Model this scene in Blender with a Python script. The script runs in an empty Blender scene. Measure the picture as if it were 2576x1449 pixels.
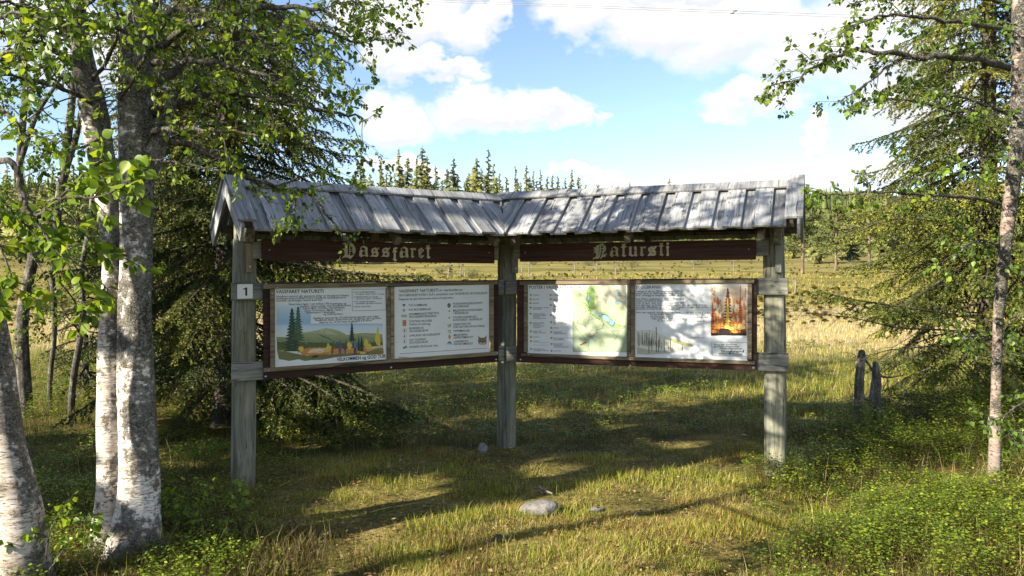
import bpy, bmesh, math, random
import numpy as np
from mathutils import Vector, Matrix

# ------------------------------------------------------------------ camera, world, sun, exposure
SC = bpy.context.scene
COL = SC.collection
EYE = 1.62
PITCH = math.radians(-0.82)
FPX = 1934.5                      # focal length in pixels of a 2576 px wide picture
cam_data = bpy.data.cameras.new('camera')
cam_data.sensor_width = 36.0
cam_data.lens = 36.0 * FPX / 2576.0
cam_data.clip_start = 0.05
cam_data.clip_end = 6000
cam = bpy.data.objects.new('camera', cam_data)
COL.objects.link(cam)
cam.location = (0, 0, EYE)
cam.rotation_euler = (math.radians(90) + PITCH, 0, 0)
SC.camera = cam

SUN_EL = math.radians(26.0)
SUN_AZ = math.atan2(-0.85, -0.527)          # from +Y towards +X
to_sun = Vector((math.sin(SUN_AZ) * math.cos(SUN_EL), math.cos(SUN_AZ) * math.cos(SUN_EL), math.sin(SUN_EL)))
sun_data = bpy.data.lights.new('sun', 'SUN')
sun_data.energy = 5.0
sun_data.angle = math.radians(0.5)
sun_data.color = (1.0, 0.90, 0.72)
sun = bpy.data.objects.new('sun', sun_data)
COL.objects.link(sun)
sun.rotation_euler = (-to_sun).to_track_quat('-Z', 'Y').to_euler()

SC.view_settings.view_transform = 'Standard'
SC.view_settings.look = 'None'
SC.view_settings.exposure = 1.72
SC.view_settings.gamma = 1.0
SC.view_settings.use_curve_mapping = False
SC.cycles.max_bounces = 8
SC.cycles.transparent_max_bounces = 8
SC.cycles.transmission_bounces = 6
SC.cycles.diffuse_bounces = 4
SC.cycles.caustics_reflective = False
SC.cycles.caustics_refractive = False
try:
    SC.cycles.use_denoising = True
except Exception:
    pass

world = bpy.data.worlds.new('World')
SC.world = world
world.use_nodes = True


class N:
    """small helper to write node trees"""
    def __init__(self, tree):
        self.t = tree
        self.n = tree.nodes
        self.l = tree.links

    def new(self, kind, **kw):
        nd = self.n.new(kind)
        for k, v in kw.items():
            setattr(nd, k, v)
        return nd

    def put(self, sock, v):
        if isinstance(v, bpy.types.NodeSocket):
            self.l.new(v, sock)
        elif v is not None:
            sock.default_value = v

    def math(self, op, a, b=None, c=None, clamp=False):
        nd = self.new('ShaderNodeMath', operation=op)
        nd.use_clamp = clamp
        self.put(nd.inputs[0], a)
        if b is not None:
            self.put(nd.inputs[1], b)
        if c is not None:
            self.put(nd.inputs[2], c)
        return nd.outputs[0]

    def vmath(self, op, a, b=None):
        nd = self.new('ShaderNodeVectorMath', operation=op)
        self.put(nd.inputs[0], a)
        if b is not None:
            self.put(nd.inputs[1], b)
        return nd.outputs[1] if op in ('LENGTH', 'DOT_PRODUCT', 'DISTANCE') else nd.outputs[0]

    def ramp(self, fac, stops, interp='LINEAR'):
        nd = self.new('ShaderNodeValToRGB')
        cr = nd.color_ramp
        cr.interpolation = interp
        while len(cr.elements) < len(stops):
            cr.elements.new(0.5)
        for e, (p, c) in zip(cr.elements, stops):
            e.position = p
            e.color = c if len(c) == 4 else (*c, 1)
        self.put(nd.inputs[0], fac)
        return nd.outputs[0]

    def rng(self, v, a, b, c=0.0, d=1.0, smooth=False):
        nd = self.new('ShaderNodeMapRange')
        if smooth:
            nd.interpolation_type = 'SMOOTHSTEP'
        self.put(nd.inputs[0], v)
        for i, x in zip((1, 2, 3, 4), (a, b, c, d)):
            self.put(nd.inputs[i], x)
        return nd.outputs[0]

    def noise(self, vec, scale, detail=4, rough=0.55, dist=0.0, col=False):
        nd = self.new('ShaderNodeTexNoise')
        self.put(nd.inputs['Vector'], vec)
        self.put(nd.inputs['Scale'], scale)
        self.put(nd.inputs['Detail'], detail)
        self.put(nd.inputs['Roughness'], rough)
        self.put(nd.inputs['Distortion'], dist)
        return nd.outputs[1] if col else nd.outputs[0]

    def mapping(self, vec, scale=(1, 1, 1), loc=(0, 0, 0), rot=(0, 0, 0)):
        nd = self.new('ShaderNodeMapping')
        self.put(nd.inputs[0], vec)
        self.put(nd.inputs[1], loc)
        self.put(nd.inputs[2], rot)
        self.put(nd.inputs[3], scale)
        return nd.outputs[0]

    def mix(self, fac, a, b, kind='MIX'):
        nd = self.new('ShaderNodeMix', data_type='RGBA', blend_type=kind)
        self.put(nd.inputs[0], fac)
        for s, v in ((nd.inputs[6], a), (nd.inputs[7], b)):
            if not isinstance(v, bpy.types.NodeSocket):
                v = v if len(v) == 4 else (*v, 1)
            self.put(s, v)
        return nd.outputs[2]

    def sep(self, v):
        nd = self.new('ShaderNodeSeparateXYZ')
        self.put(nd.inputs[0], v)
        return nd.outputs

    def comb(self, x, y, z):
        nd = self.new('ShaderNodeCombineXYZ')
        for s, v in zip(nd.inputs, (x, y, z)):
            self.put(s, v)
        return nd.outputs[0]


def build_world():
    w = N(world.node_tree)
    w.n.clear()
    out = w.new('ShaderNodeOutputWorld')
    bg = w.new('ShaderNodeBackground')
    w.l.new(bg.outputs[0], out.inputs[0])
    sky = w.new('ShaderNodeTexSky', sky_type='NISHITA')
    sky.sun_disc = False
    sky.sun_elevation = SUN_EL
    sky.sun_rotation = SUN_AZ % (2 * math.pi)
    sky.altitude = 800
    sky.air_density = 1.0
    sky.dust_density = 0.5
    sky.ozone_density = 1.6
    d = w.vmath('NORMALIZE', w.new('ShaderNodeTexCoord').outputs['Generated'])
    x, y, z = w.sep(d)
    az = w.math('ARCTAN2', x, y)
    el = w.math('ARCSINE', z)
    p = w.comb(az, el, 0.0)
    # billowy edges: the place looked up is pushed around by noise in direction space
    nz = w.noise(w.mapping(d, (1, 1, 1.6)), 5.5, 5, 0.62, col=True)
    nz2 = w.noise(w.mapping(d, (1, 1, 1.6)), 17.0, 3, 0.6, col=True)
    off = w.vmath('ADD', w.vmath('SCALE', w.vmath('SUBTRACT', nz, (0.5, 0.5, 0.5))),
                  w.vmath('SCALE', w.vmath('SUBTRACT', nz2, (0.5, 0.5, 0.5))))
    # scales of the two SCALE nodes
    scn = [n for n in w.n if n.type == 'VECT_MATH' and n.operation == 'SCALE']
    scn[0].inputs['Scale'].default_value = 0.11
    scn[1].inputs['Scale'].default_value = 0.06
    q = w.vmath('ADD', p, off)
    # cumulus banks (azimuth, elevation, half width, half height) in radians
    blobs = [
        (-0.025, 0.209, 0.100, 0.034), (-0.056, 0.220, 0.048, 0.042), (0.053, 0.214, 0.050, 0.028), (0.086, 0.198, 0.028, 0.014), (-0.145, 0.205, 0.055, 0.045),
        (-0.122, 0.268, 0.050, 0.024), (-0.076, 0.266, 0.055, 0.016), (-0.160, 0.290, 0.045, 0.040), (-0.127, 0.323, 0.085, 0.045), (-0.063, 0.310, 0.055, 0.032),
        (-0.021, 0.321, 0.022, 0.032), (-0.185, 0.325, 0.060, 0.050), (0.098, 0.324, 0.085, 0.036), (0.184, 0.316, 0.110, 0.045), (0.281, 0.303, 0.120, 0.062),
        (0.365, 0.268, 0.085, 0.062), (0.439, 0.280, 0.120, 0.075), (0.296, 0.210, 0.080, 0.023), (0.256, 0.202, 0.038, 0.013), (0.375, 0.178, 0.020, 0.022),
        (0.480, 0.219, 0.090, 0.070), (0.543, 0.160, 0.080, 0.050), (0.083, 0.128, 0.075, 0.014), (0.200, 0.123, 0.085, 0.020), (0.287, 0.118, 0.090, 0.017),
        (0.397, 0.119, 0.100, 0.022), (0.461, 0.122, 0.060, 0.022), (-0.147, 0.138, 0.055, 0.024), (-0.331, 0.214, 0.100, 0.060), (-0.530, 0.259, 0.100, 0.060),
        (0.159, 0.367, 0.300, 0.035),
    ]
    dens = None
    shade = None
    for (a, e, hw, hh) in blobs:
        hw, hh = hw * 0.84, hh * (0.84 if e > 0.16 else 0.62)
        v = w.mapping(q, (1 / hw, 1 / hh, 0), (-a / hw, -e / hh, 0))
        r = w.vmath('LENGTH', v)
        m = w.rng(r, 1.22, 0.66, 0, 1, True)
        dens = m if dens is None else w.math('MAXIMUM', dens, m)
        # lower part of every bank is greyer
        s = w.math('MULTIPLY', m, w.rng(w.sep(v)[1], -0.75, 0.15, 1.0, 0.0, True))
        shade = s if shade is None else w.math('MAXIMUM', shade, s)
    # the same fair-weather clouds go on over the rest of the sky
    pl = w.vmath('DIVIDE', d, w.comb(w.math('ADD', w.math('ABSOLUTE', z), 0.12), w.math('ADD', w.math('ABSOLUTE', z), 0.12), 1.0))
    field = w.noise(w.mapping(pl, (1, 1, 0.2)), 0.9, 5, 0.6)
    fm = w.rng(field, 0.52, 0.62, 0, 1, True)
    outside = w.rng(w.math('ABSOLUTE', az), 0.62, 0.85, 0, 1, True)
    outside = w.math('MAXIMUM', outside, w.rng(el, 0.46, 0.6, 0, 1, True))
    outside = w.math('MULTIPLY', outside, w.rng(z, 0.0, 0.08, 0, 1))
    dens = w.math('MAXIMUM', dens, w.math('MULTIPLY', fm, outside))
    soft = w.noise(w.mapping(d, (1, 1, 1.5)), 9.0, 3, 0.6)
    dens = w.math('MULTIPLY', dens, w.rng(soft, 0.22, 0.5, 0.55, 1.0))
    cloud = w.mix(w.math('MULTIPLY', shade, 0.75), (3.4, 3.4, 3.4, 1), (2.3, 2.33, 2.6, 1))
    skyc = w.mix(1.0, sky.outputs[0], (0.74, 0.72, 0.72, 1), 'MULTIPLY')
    col = w.mix(dens, skyc, cloud)
    w.l.new(col, bg.inputs[0])
    bg.inputs[1].default_value = 0.11


build_world()
world.cycles.sampling_method = 'NONE'      # an even sky needs no importance map

# ------------------------------------------------------------------ geometry helpers
CP, SP = math.cos(PITCH), math.sin(PITCH)


def ray(xd, yd):
    """direction of the sight line through a place of the 2576x1449 photograph"""
    a = (xd - 1288.0) / FPX
    b = (724.5 - yd) / FPX
    return Vector((a, CP - b * SP, SP + b * CP))


def U(xd, yd, dist):
    """world point at forward distance dist"""
    r = ray(xd, yd)
    k = dist / r.y
    return Vector((r.x * k, dist, EYE + r.z * k))


def h2(ix, iy, seed):
    ix = ix.astype(np.int64)
    iy = iy.astype(np.int64)
    n = (ix * 374761393 + iy * 668265263 + seed * 974634777) & 0xffffffff
    n = ((n ^ (n >> 13)) * 1274126177) & 0xffffffff
    n = n ^ (n >> 16)
    return (n & 0xffff) / 65535.0


def vn(x, y, s, seed=0):
    x = np.asarray(x, float) * s + 1000.0
    y = np.asarray(y, float) * s + 1000.0
    ix, iy = np.floor(x), np.floor(y)
    fx, fy = x - ix, y - iy
    fx = fx * fx * (3 - 2 * fx)
    fy = fy * fy * (3 - 2 * fy)
    a, b = h2(ix, iy, seed), h2(ix + 1, iy, seed)
    c, d = h2(ix, iy + 1, seed), h2(ix + 1, iy + 1, seed)
    return (a * (1 - fx) + b * fx) * (1 - fy) + (c * (1 - fx) + d * fx) * fy


def fbm(x, y, s, seed=0):
    return 0.55 * vn(x, y, s, seed) + 0.3 * vn(x, y, s * 2.1, seed + 7) + 0.15 * vn(x, y, s * 4.3, seed + 13)


def sstep(a, b, v):
    t = np.clip((v - a) / (b - a), 0, 1)
    return t * t * (3 - 2 * t)


PROF_Y = [-200, 20, 30, 40, 60, 80, 100, 150, 250, 500, 800, 1000, 2600]
PROF_Z = [0, 0, 0.18, 0.62, 1.75, 3.05, 4.5, 8.5, 15, 28, 44, 52, 60]


def terrain(x, y):
    x = np.asarray(x, float)
    y = np.asarray(y, float)
    z = np.interp(y, PROF_Y, PROF_Z)
    z = z + 55 * np.exp(-(((x - 385) / 150) ** 2 + ((y - 930) / 230) ** 2))
    z = z + 46 * np.exp(-(((x + 420) / 200) ** 2 + ((y - 700) / 230) ** 2))
    near = sstep(120, 20, y)
    z = z + near * (0.11 * (fbm(x, y, 0.7, 3) - 0.5) + 0.05 * (vn(x, y, 2.6, 5) - 0.5))
    z = z + sstep(16, 40, y) * sstep(140, 90, y) * (0.5 * (fbm(x, y, 0.09, 11) - 0.5) + 0.30 * (fbm(x, y * 1.6, 0.45, 12) - 0.5))
    z = z + 0.10 * sstep(1.6, 3.0, x - (y - 4.2) * 0.40) * sstep(10, 7, y)
    return z


def tz(x, y):
    return float(terrain(np.array([x]), np.array([y]))[0])


_KS = np.geomspace(2.0, 900, 1400)


def ground_at(xd, yd):
    """place where the sight line meets the ground"""
    r = ray(xd, yd)
    hit = EYE + r.z * _KS <= terrain(r.x * _KS, r.y * _KS)
    k = float(_KS[int(np.argmax(hit))]) if hit.any() else 100.0
    return Vector((r.x * k, r.y * k, tz(r.x * k, r.y * k)))


def unit(v):
    return v / (np.linalg.norm(v) + 1e-9)


class MB:
    """collects vertices and faces of one mesh"""
    def __init__(self):
        self.v, self.f3, self.f4, self.c = [], [], [], []
        self.n = 0

    def add(self, verts, tris=None, quads=None, col=None):
        verts = np.asarray(verts, np.float32).reshape(-1, 3)
        self.v.append(verts)
        if tris is not None and len(tris):
            self.f3.append(np.asarray(tris, np.int64).reshape(-1, 3) + self.n)
        if quads is not None and len(quads):
            self.f4.append(np.asarray(quads, np.int64).reshape(-1, 4) + self.n)
        if col is None:
            col = (1, 1, 1)
        col = np.asarray(col, np.float32)
        if col.ndim == 1:
            col = np.broadcast_to(col[:3], (len(verts), 3))
        self.c.append(col)
        self.n += len(verts)

    def tube(self, pts, radii, sides=6, col=None, cap=True, wob=0.0, rng=None):
        P = np.asarray(pts, float)
        n = len(P)
        R = np.broadcast_to(np.asarray(radii, float), (n,)).copy()
        T = np.gradient(P, axis=0)
        T /= (np.linalg.norm(T, axis=1)[:, None] + 1e-9)
        ref = np.array([0, 0, 1.0]) if abs(T[0][2]) < 0.9 else np.array([1.0, 0, 0])
        u = unit(np.cross(T[0], ref))
        ang = np.arange(sides) / sides * 2 * math.pi
        ca, sa = np.cos(ang), np.sin(ang)
        vs = np.empty((n, sides, 3))
        for i in range(n):
            u = unit(u - T[i] * np.dot(u, T[i]))
            w_ = np.cross(T[i], u)
            rr = R[i]
            if wob and rng is not None:
                rr = R[i] * (1 + wob * (rng.random(sides) - 0.5))
                vs[i] = P[i] + (ca * rr)[:, None] * u + (sa * rr)[:, None] * w_
            else:
                vs[i] = P[i] + rr * (ca[:, None] * u + sa[:, None] * w_)
        q = []
        for i in range(n - 1):
            a = i * sides
            b = a + sides
            for j in range(sides):
                k = (j + 1) % sides
                q.append((a + j, a + k, b + k, b + j))
        verts = vs.reshape(-1, 3)
        tr = []
        if cap:
            verts = np.vstack([verts, P[-1:]])
            e = n * sides
            a = (n - 1) * sides
            tr = [(a + j, a + (j + 1) % sides, e) for j in range(sides)]
        self.add(verts, tr, q, col)

    def mesh(self, name, smooth=False, color=True):
        me = bpy.data.meshes.new(name)
        if not self.v:
            return me
        V = np.vstack(self.v)
        C = np.vstack(self.c)
        f3 = np.vstack(self.f3) if self.f3 else np.zeros((0, 3), np.int64)
        f4 = np.vstack(self.f4) if self.f4 else np.zeros((0, 4), np.int64)
        nl = f3.size + f4.size
        npoly = len(f3) + len(f4)
        me.vertices.add(len(V))
        me.vertices.foreach_set('co', V.astype(np.float32).ravel())
        me.loops.add(nl)
        me.loops.foreach_set('vertex_index', np.concatenate([f3.ravel(), f4.ravel()]).astype(np.int32))
        me.polygons.add(npoly)
        starts = np.concatenate([np.arange(len(f3)) * 3, f3.size + np.arange(len(f4)) * 4]).astype(np.int32)
        me.polygons.foreach_set('loop_start', starts)
        if smooth:
            me.polygons.foreach_set('use_smooth', np.ones(npoly, bool))
        me.update(calc_edges=True)
        if color:
            at = me.color_attributes.new('Col', 'FLOAT_COLOR', 'POINT')
            at.data.foreach_set('color', np.hstack([C, np.ones((len(C), 1), np.float32)]).astype(np.float32).ravel())
        return me


def obj(name, me, mat=None, parent=None, loc=None):
    o = bpy.data.objects.new(name, me)
    COL.objects.link(o)
    if mat is not None and me is not None and not me.materials:
        me.materials.append(mat)
    if parent is not None:
        o.parent = parent
    if loc is not None:
        o.location = loc
    return o


def empty(name, loc=(0, 0, 0)):
    o = bpy.data.objects.new(name, None)
    COL.objects.link(o)
    o.empty_display_size = 0.2
    o.location = loc
    return o


def tag(o, label=None, cat=None, group=None, kind=None):
    if label:
        o['label'] = label
    if cat:
        o['category'] = cat
    if group:
        o['group'] = group
    if kind:
        o['kind'] = kind
    return o

# ------------------------------------------------------------------ materials
def material(name):
    m = bpy.data.materials.new(name)
    m.use_nodes = True
    w = N(m.node_tree)
    w.n.clear()
    out = w.new('ShaderNodeOutputMaterial')
    return m, w, out


def principled(w, out, col, rough=0.8, bump=None, bstr=0.3, bdist=0.01, spec=0.3):
    b = w.new('ShaderNodeBsdfPrincipled')
    w.put(b.inputs['Base Color'], col if isinstance(col, bpy.types.NodeSocket) else (*col[:3], 1))
    w.put(b.inputs['Roughness'], rough)
    b.inputs['Specular IOR Level'].default_value = spec
    if bump is not None:
        bn = w.new('ShaderNodeBump')
        bn.inputs['Strength'].default_value = bstr
        bn.inputs['Distance'].default_value = bdist
        w.put(bn.inputs['Height'], bump)
        w.l.new(bn.outputs[0], b.inputs['Normal'])
    w.l.new(b.outputs[0], out.inputs[0])
    return b


def wood(name, dark, mid, light, axis='X', rough=0.8, knots=True, stain=None, gscale=1.0):
    """weathered plank: grain along a local axis, cracks, knots, tone varies from board to board"""
    m, w, out = material(name)
    tc = w.new('ShaderNodeTexCoord').outputs['Object']
    inf = w.new('ShaderNodeObjectInfo').outputs['Random']
    shift = w.comb(w.math('MULTIPLY', inf, 37.0), w.math('MULTIPLY', inf, 11.0), w.math('MULTIPLY', inf, 5.0))
    tc = w.vmath('ADD', tc, shift)
    sl = 0.9
    sc = {'X': (sl, 22, 22), 'Y': (22, sl, 22), 'Z': (22, 22, sl)}[axis]
    sc = tuple(v * gscale for v in sc)
    # knots bend the grain
    warp = w.noise(tc, 3.2, 2, 0.5, col=True)
    warp = w.vmath('MULTIPLY', w.vmath('SUBTRACT', warp, (0.5, 0.5, 0.5)), (0.05, 0.05, 0.05))
    g = w.vmath('ADD', tc, warp) if knots else tc
    fine = w.noise(w.mapping(g, sc), 2.2, 6, 0.65)
    wide = w.noise(w.mapping(g, tuple(v * 0.3 for v in sc)), 2.0, 3, 0.5)
    blot = w.noise(tc, 4.0, 4, 0.6)
    f = w.math('ADD', w.math('MULTIPLY', fine, 0.65), w.math('MULTIPLY', wide, 0.35))
    col = w.ramp(f, [(0.36, dark), (0.48, mid), (0.62, light)])
    crack = w.noise(w.mapping(g, tuple(v * (0.5 if v < 2 else 0.8) for v in sc)), 3.0, 2, 0.5)
    cm = w.rng(crack, 0.37, 0.32, 0, 0.9)
    col = w.mix(cm, col, tuple(c * 0.25 for c in dark))
    col = w.mix(w.rng(blot, 0.35, 0.7, 0.0, 0.45), col, tuple(c * 0.72 for c in mid))
    if stain:
        st = w.noise(tc, 1.7, 3, 0.6)
        col = w.mix(w.rng(st, 0.5, 0.75, 0.0, 0.6), col, stain)
    bri = w.rng(inf, 0, 1, 0.78, 1.18)
    bc = w.new('ShaderNodeCombineColor')
    for s in bc.inputs[:3]:
        w.l.new(bri, s)
    col = w.mix(1.0, col, bc.outputs[0], 'MULTIPLY')
    h = w.math('SUBTRACT', f, w.math('MULTIPLY', cm, 0.8))
    principled(w, out, col, rough, h, 0.55, 0.006)
    return m


def leafmat(name, trans=0.35, rough=0.45, spec=0.35, tint=(1, 1, 1), tsat=(1.35, 1.25, 0.45), vary=0.0):
    """thin plant tissue coloured by its own attribute, lets some light through"""
    m, w, out = material(name)
    a = w.new('ShaderNodeAttribute')
    a.attribute_name = 'Col'
    col = w.mix(1.0, a.outputs['Color'], (*tint, 1), 'MULTIPLY')
    if vary:
        inf = w.new('ShaderNodeObjectInfo').outputs['Random']
        cc = w.new('ShaderNodeCombineColor')
        w.l.new(w.rng(inf, 0, 1, 1 - vary, 1 + vary), cc.inputs[0])
        w.l.new(w.rng(inf, 0, 1, 1 - vary * .8, 1 + vary * .8), cc.inputs[1])
        w.l.new(w.rng(inf, 0, 1, 1, 1 + vary * .3), cc.inputs[2])
        col = w.mix(1.0, col, cc.outputs[0], 'MULTIPLY')
    b = w.new('ShaderNodeBsdfPrincipled')
    w.put(b.inputs['Base Color'], col)
    b.inputs['Roughness'].default_value = rough
    b.inputs['Specular IOR Level'].default_value = spec
    t = w.new('ShaderNodeBsdfTranslucent')
    w.put(t.inputs[0], w.mix(1.0, col, (*tsat, 1), 'MULTIPLY'))
    mx = w.new('ShaderNodeMixShader')
    mx.inputs[0].default_value = trans
    w.l.new(b.outputs[0], mx.inputs[1])
    w.l.new(t.outputs[0], mx.inputs[2])
    w.l.new(mx.outputs[0], out.inputs[0])
    return m


def colmat(name, rough=0.8, spec=0.2):
    m, w, out = material(name)
    a = w.new('ShaderNodeAttribute')
    a.attribute_name = 'Col'
    principled(w, out, a.outputs['Color'], rough, spec=spec)
    return m


def birch_bark(name, dark_amount, white=(0.62, 0.58, 0.52), lichen=0.5):
    """papery white bark: dark lenticels, torn black patches, crusts of grey lichen that thicken upwards"""
    m, w, out = material(name)
    tc = w.new('ShaderNodeTexCoord').outputs['Object']
    x, y, z = w.sep(tc)
    lent = w.math('MULTIPLY', w.rng(w.noise(w.mapping(tc, (16, 16, 90)), 1.6, 3, 0.6), 0.59, 0.67, 0, 1), w.rng(w.noise(tc, 4.5, 3, 0.6), 0.36, 0.58, 0.35, 1.0))
    nx = w.sep(w.new('ShaderNodeNewGeometry').outputs['Normal'])[0]  # right-hand faces go darker: thicker lichen plus shade painted into the bark
    band = w.rng(w.noise(w.mapping(tc, (5, 5, 30)), 1.5, 5, 0.7), 0.55, 0.68, 0, 1)
    peel = w.noise(w.mapping(tc, (2.5, 2.5, 14)), 2.0, 5, 0.6)
    patch = w.noise(w.mapping(tc, (6.0, 6.0, 3.6)), 1.1, 3, 0.55)
    crust = w.noise(tc, 26, 6, 0.72)
    fine = w.noise(tc, 95, 3, 0.65)
    base = w.mix(w.rng(peel, 0.4, 0.65), white, (white[0] * 0.66, white[1] * 0.57, white[2] * 0.50))
    base = w.mix(w.rng(crust, 0.45, 0.7, 0, 0.55), base, (white[0] * 0.42, white[1] * 0.40, white[2] * 0.36))
    col = w.mix(w.math('MULTIPLY', lent, 0.92), base, (0.026, 0.020, 0.016))
    col = w.mix(w.math('MULTIPLY', band, 0.65), col, (0.055, 0.042, 0.034))
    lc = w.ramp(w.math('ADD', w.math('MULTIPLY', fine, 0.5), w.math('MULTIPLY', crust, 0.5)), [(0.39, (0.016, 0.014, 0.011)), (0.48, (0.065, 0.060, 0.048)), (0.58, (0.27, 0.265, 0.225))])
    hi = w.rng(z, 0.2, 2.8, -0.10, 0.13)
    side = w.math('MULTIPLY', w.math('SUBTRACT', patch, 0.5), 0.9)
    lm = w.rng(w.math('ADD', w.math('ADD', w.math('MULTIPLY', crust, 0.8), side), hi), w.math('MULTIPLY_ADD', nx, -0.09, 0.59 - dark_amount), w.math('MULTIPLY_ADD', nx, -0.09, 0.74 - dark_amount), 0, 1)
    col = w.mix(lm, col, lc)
    foot = w.rng(w.math('ADD', z, w.math('MULTIPLY', crust, 0.5)), 0.48, 0.20, 0, 0.9)
    col = w.mix(foot, col, lc)
    hgt = w.math('ADD', w.math('MULTIPLY', w.math('MULTIPLY', lm, crust), 1.4), w.math('MULTIPLY', w.math('SUBTRACT', peel, lent), 0.35))
    principled(w, out, col, 0.8, hgt, 1.0, 0.03)
    return m


def rough_bark(name, dark, light, scale=1.0):
    m, w, out = material(name)
    tc = w.new('ShaderNodeTexCoord').outputs['Object']
    a = w.noise(w.mapping(tc, (9 * scale, 9 * scale, 3 * scale)), 3, 6, 0.65)
    f = w.noise(tc, 60 * scale, 4, 0.7)
    col = w.ramp(w.math('ADD', w.math('MULTIPLY', a, 0.6), w.math('MULTIPLY', f, 0.4)),
                 [(0.36, tuple(c * 0.35 for c in dark)), (0.5, dark), (0.68, light)])
    principled(w, out, col, 0.9, w.math('ADD', a, w.math('MULTIPLY', f, 0.5)), 0.9, 0.02)
    return m


def stone_mat(name, a, b):
    m, w, out = material(name)
    tc = w.new('ShaderNodeTexCoord').outputs['Object']
    n1 = w.noise(tc, 9, 7, 0.68)
    n2 = w.noise(tc, 60, 4, 0.7)
    col = w.ramp(n1, [(0.34, a), (0.52, tuple((p + q) / 2 for p, q in zip(a, b))), (0.66, b)])
    col = w.mix(w.rng(n2, 0.55, 0.7, 0, 0.7), col, tuple(c * 0.25 for c in a))
    principled(w, out, col, 0.9, w.math('ADD', n1, w.math('MULTIPLY', n2, 0.4)), 0.8, 0.02)
    return m


def plain(name, col, rough=0.6, spec=0.3, metal=0.0):
    m, w, out = material(name)
    tc = w.new('ShaderNodeTexCoord').outputs['Object']
    n = w.noise(tc, 8, 4, 0.6)
    c = w.mix(w.rng(n, 0.3, 0.7, 0, 0.25), col, tuple(v * 0.7 for v in col))
    b = principled(w, out, c, rough, spec=spec)
    b.inputs['Metallic'].default_value = metal
    return m


def ground_mat():
    m, w, out = material('ground_soil_moss')
    geo = w.new('ShaderNodeNewGeometry').outputs['Position']
    x, y, z = w.sep(geo)
    big = w.noise(w.mapping(geo, (0.25, 0.9, 1)), 0.5, 5, 0.6)
    mid = w.noise(geo, 1.7, 6, 0.65)
    fine = w.noise(geo, 24, 5, 0.7)
    band = w.noise(w.mapping(geo, (0.05, 0.42, 1)), 1.0, 6, 0.62)
    speck = w.noise(geo, 85, 3, 0.7)
    near = w.ramp(w.math('ADD', w.math('MULTIPLY', mid, 0.35), w.math('ADD', w.math('MULTIPLY', fine, 0.35), w.math('MULTIPLY', speck, 0.30))),
                  [(0.37, (0.016, 0.014, 0.007)), (0.46, (0.060, 0.058, 0.014)), (0.53, (0.14, 0.115, 0.032)), (0.62, (0.30, 0.225, 0.085))])
    bog = w.ramp(w.math('ADD', w.math('MULTIPLY', band, 0.7), w.math('MULTIPLY', fine, 0.3)),
                 [(0.30, (0.045, 0.048, 0.014)), (0.42, (0.11, 0.098, 0.026)), (0.52, (0.17, 0.145, 0.042)), (0.66, (0.25, 0.215, 0.09))])
    pale = w.ramp(w.math('ADD', w.math('MULTIPLY', mid, 0.5), w.math('MULTIPLY', fine, 0.5)),
                  [(0.32, (0.20, 0.16, 0.08)), (0.6, (0.36, 0.30, 0.17))])
    yy = w.math('ADD', y, w.math('MULTIPLY', w.math('SUBTRACT', big, 0.5), 10.0))
    c = w.mix(w.rng(yy, 13, 20), near, pale)
    c = w.mix(w.rng(yy, 29, 36), c, bog)
    forest = (0.035, 0.042, 0.014)
    c = w.mix(w.rng(yy, 100, 130), c, forest)
    # open bare fell on the high hill
    c = w.mix(w.rng(w.math('ADD', z, w.math('MULTIPLY', big, 14.0)), 94, 101), c, (0.16, 0.16, 0.075))
    principled(w, out, c, 0.95, w.math('ADD', mid, w.math('MULTIPLY', fine, 0.5)), 0.8, 0.05, 0.1)
    return m


M = {}
M['ground'] = ground_mat()
M['roof'] = wood('weathered_grey_roof_board', (0.095, 0.098, 0.106), (0.22, 0.226, 0.24), (0.38, 0.386, 0.40), stain=(0.13, 0.14, 0.125))
M['post'] = wood('weathered_green_post', (0.035, 0.034, 0.024), (0.13, 0.13, 0.095), (0.29, 0.275, 0.205), axis='Z', stain=(0.11, 0.135, 0.115), gscale=0.8)
M['rail'] = wood('grey_green_rail', (0.075, 0.076, 0.064), (0.155, 0.16, 0.14), (0.27, 0.27, 0.235))
M['strip'] = wood('tan_weathered_batten', (0.065, 0.050, 0.030), (0.17, 0.135, 0.082), (0.30, 0.245, 0.155))
M['under'] = wood('dark_roof_timber', (0.05, 0.042, 0.03), (0.10, 0.085, 0.06), (0.16, 0.14, 0.10))
M['brown'] = wood('oxblood_stained_board', (0.022, 0.010, 0.008), (0.040, 0.017, 0.013), (0.064, 0.029, 0.022), knots=False)
M['letter'] = wood('pale_cut_letter_wood', (0.34, 0.30, 0.19), (0.46, 0.42, 0.29), (0.54, 0.50, 0.37))
M['poster'] = plain('white_poster_sheet', (0.66, 0.68, 0.69), 0.4, 0.35)
M['print'] = colmat('poster_print', 0.45, 0.3)
M['ink'] = plain('black_ink', (0.012, 0.012, 0.014), 0.5)
M['metal'] = plain('zinc_bolt', (0.55, 0.55, 0.56), 0.35, 0.5, 0.8)
M['nail'] = plain('rusty_nail', (0.03, 0.025, 0.022), 0.7)
M['leaf'] = leafmat('birch_leaf', 0.50, tint=(1.30, 1.22, 1.0))
M['needle'] = leafmat('spruce_needle', 0.18, 0.55, 0.25)
M['farneedle'] = leafmat('far_needle', 0.22, 0.6, 0.15, vary=0.35)
M['grass'] = leafmat('grass_blade', 0.30, 0.55, 0.2, tsat=(1.2, 1.15, 0.6))
M['shrub'] = leafmat('bilberry_leaf', 0.36, 0.45, 0.3)
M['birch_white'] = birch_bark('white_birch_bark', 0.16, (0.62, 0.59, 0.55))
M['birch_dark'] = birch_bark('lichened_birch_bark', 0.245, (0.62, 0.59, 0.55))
M['birch_brown'] = birch_bark('brownish_birch_bark', 0.19, (0.46, 0.42, 0.38))
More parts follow.
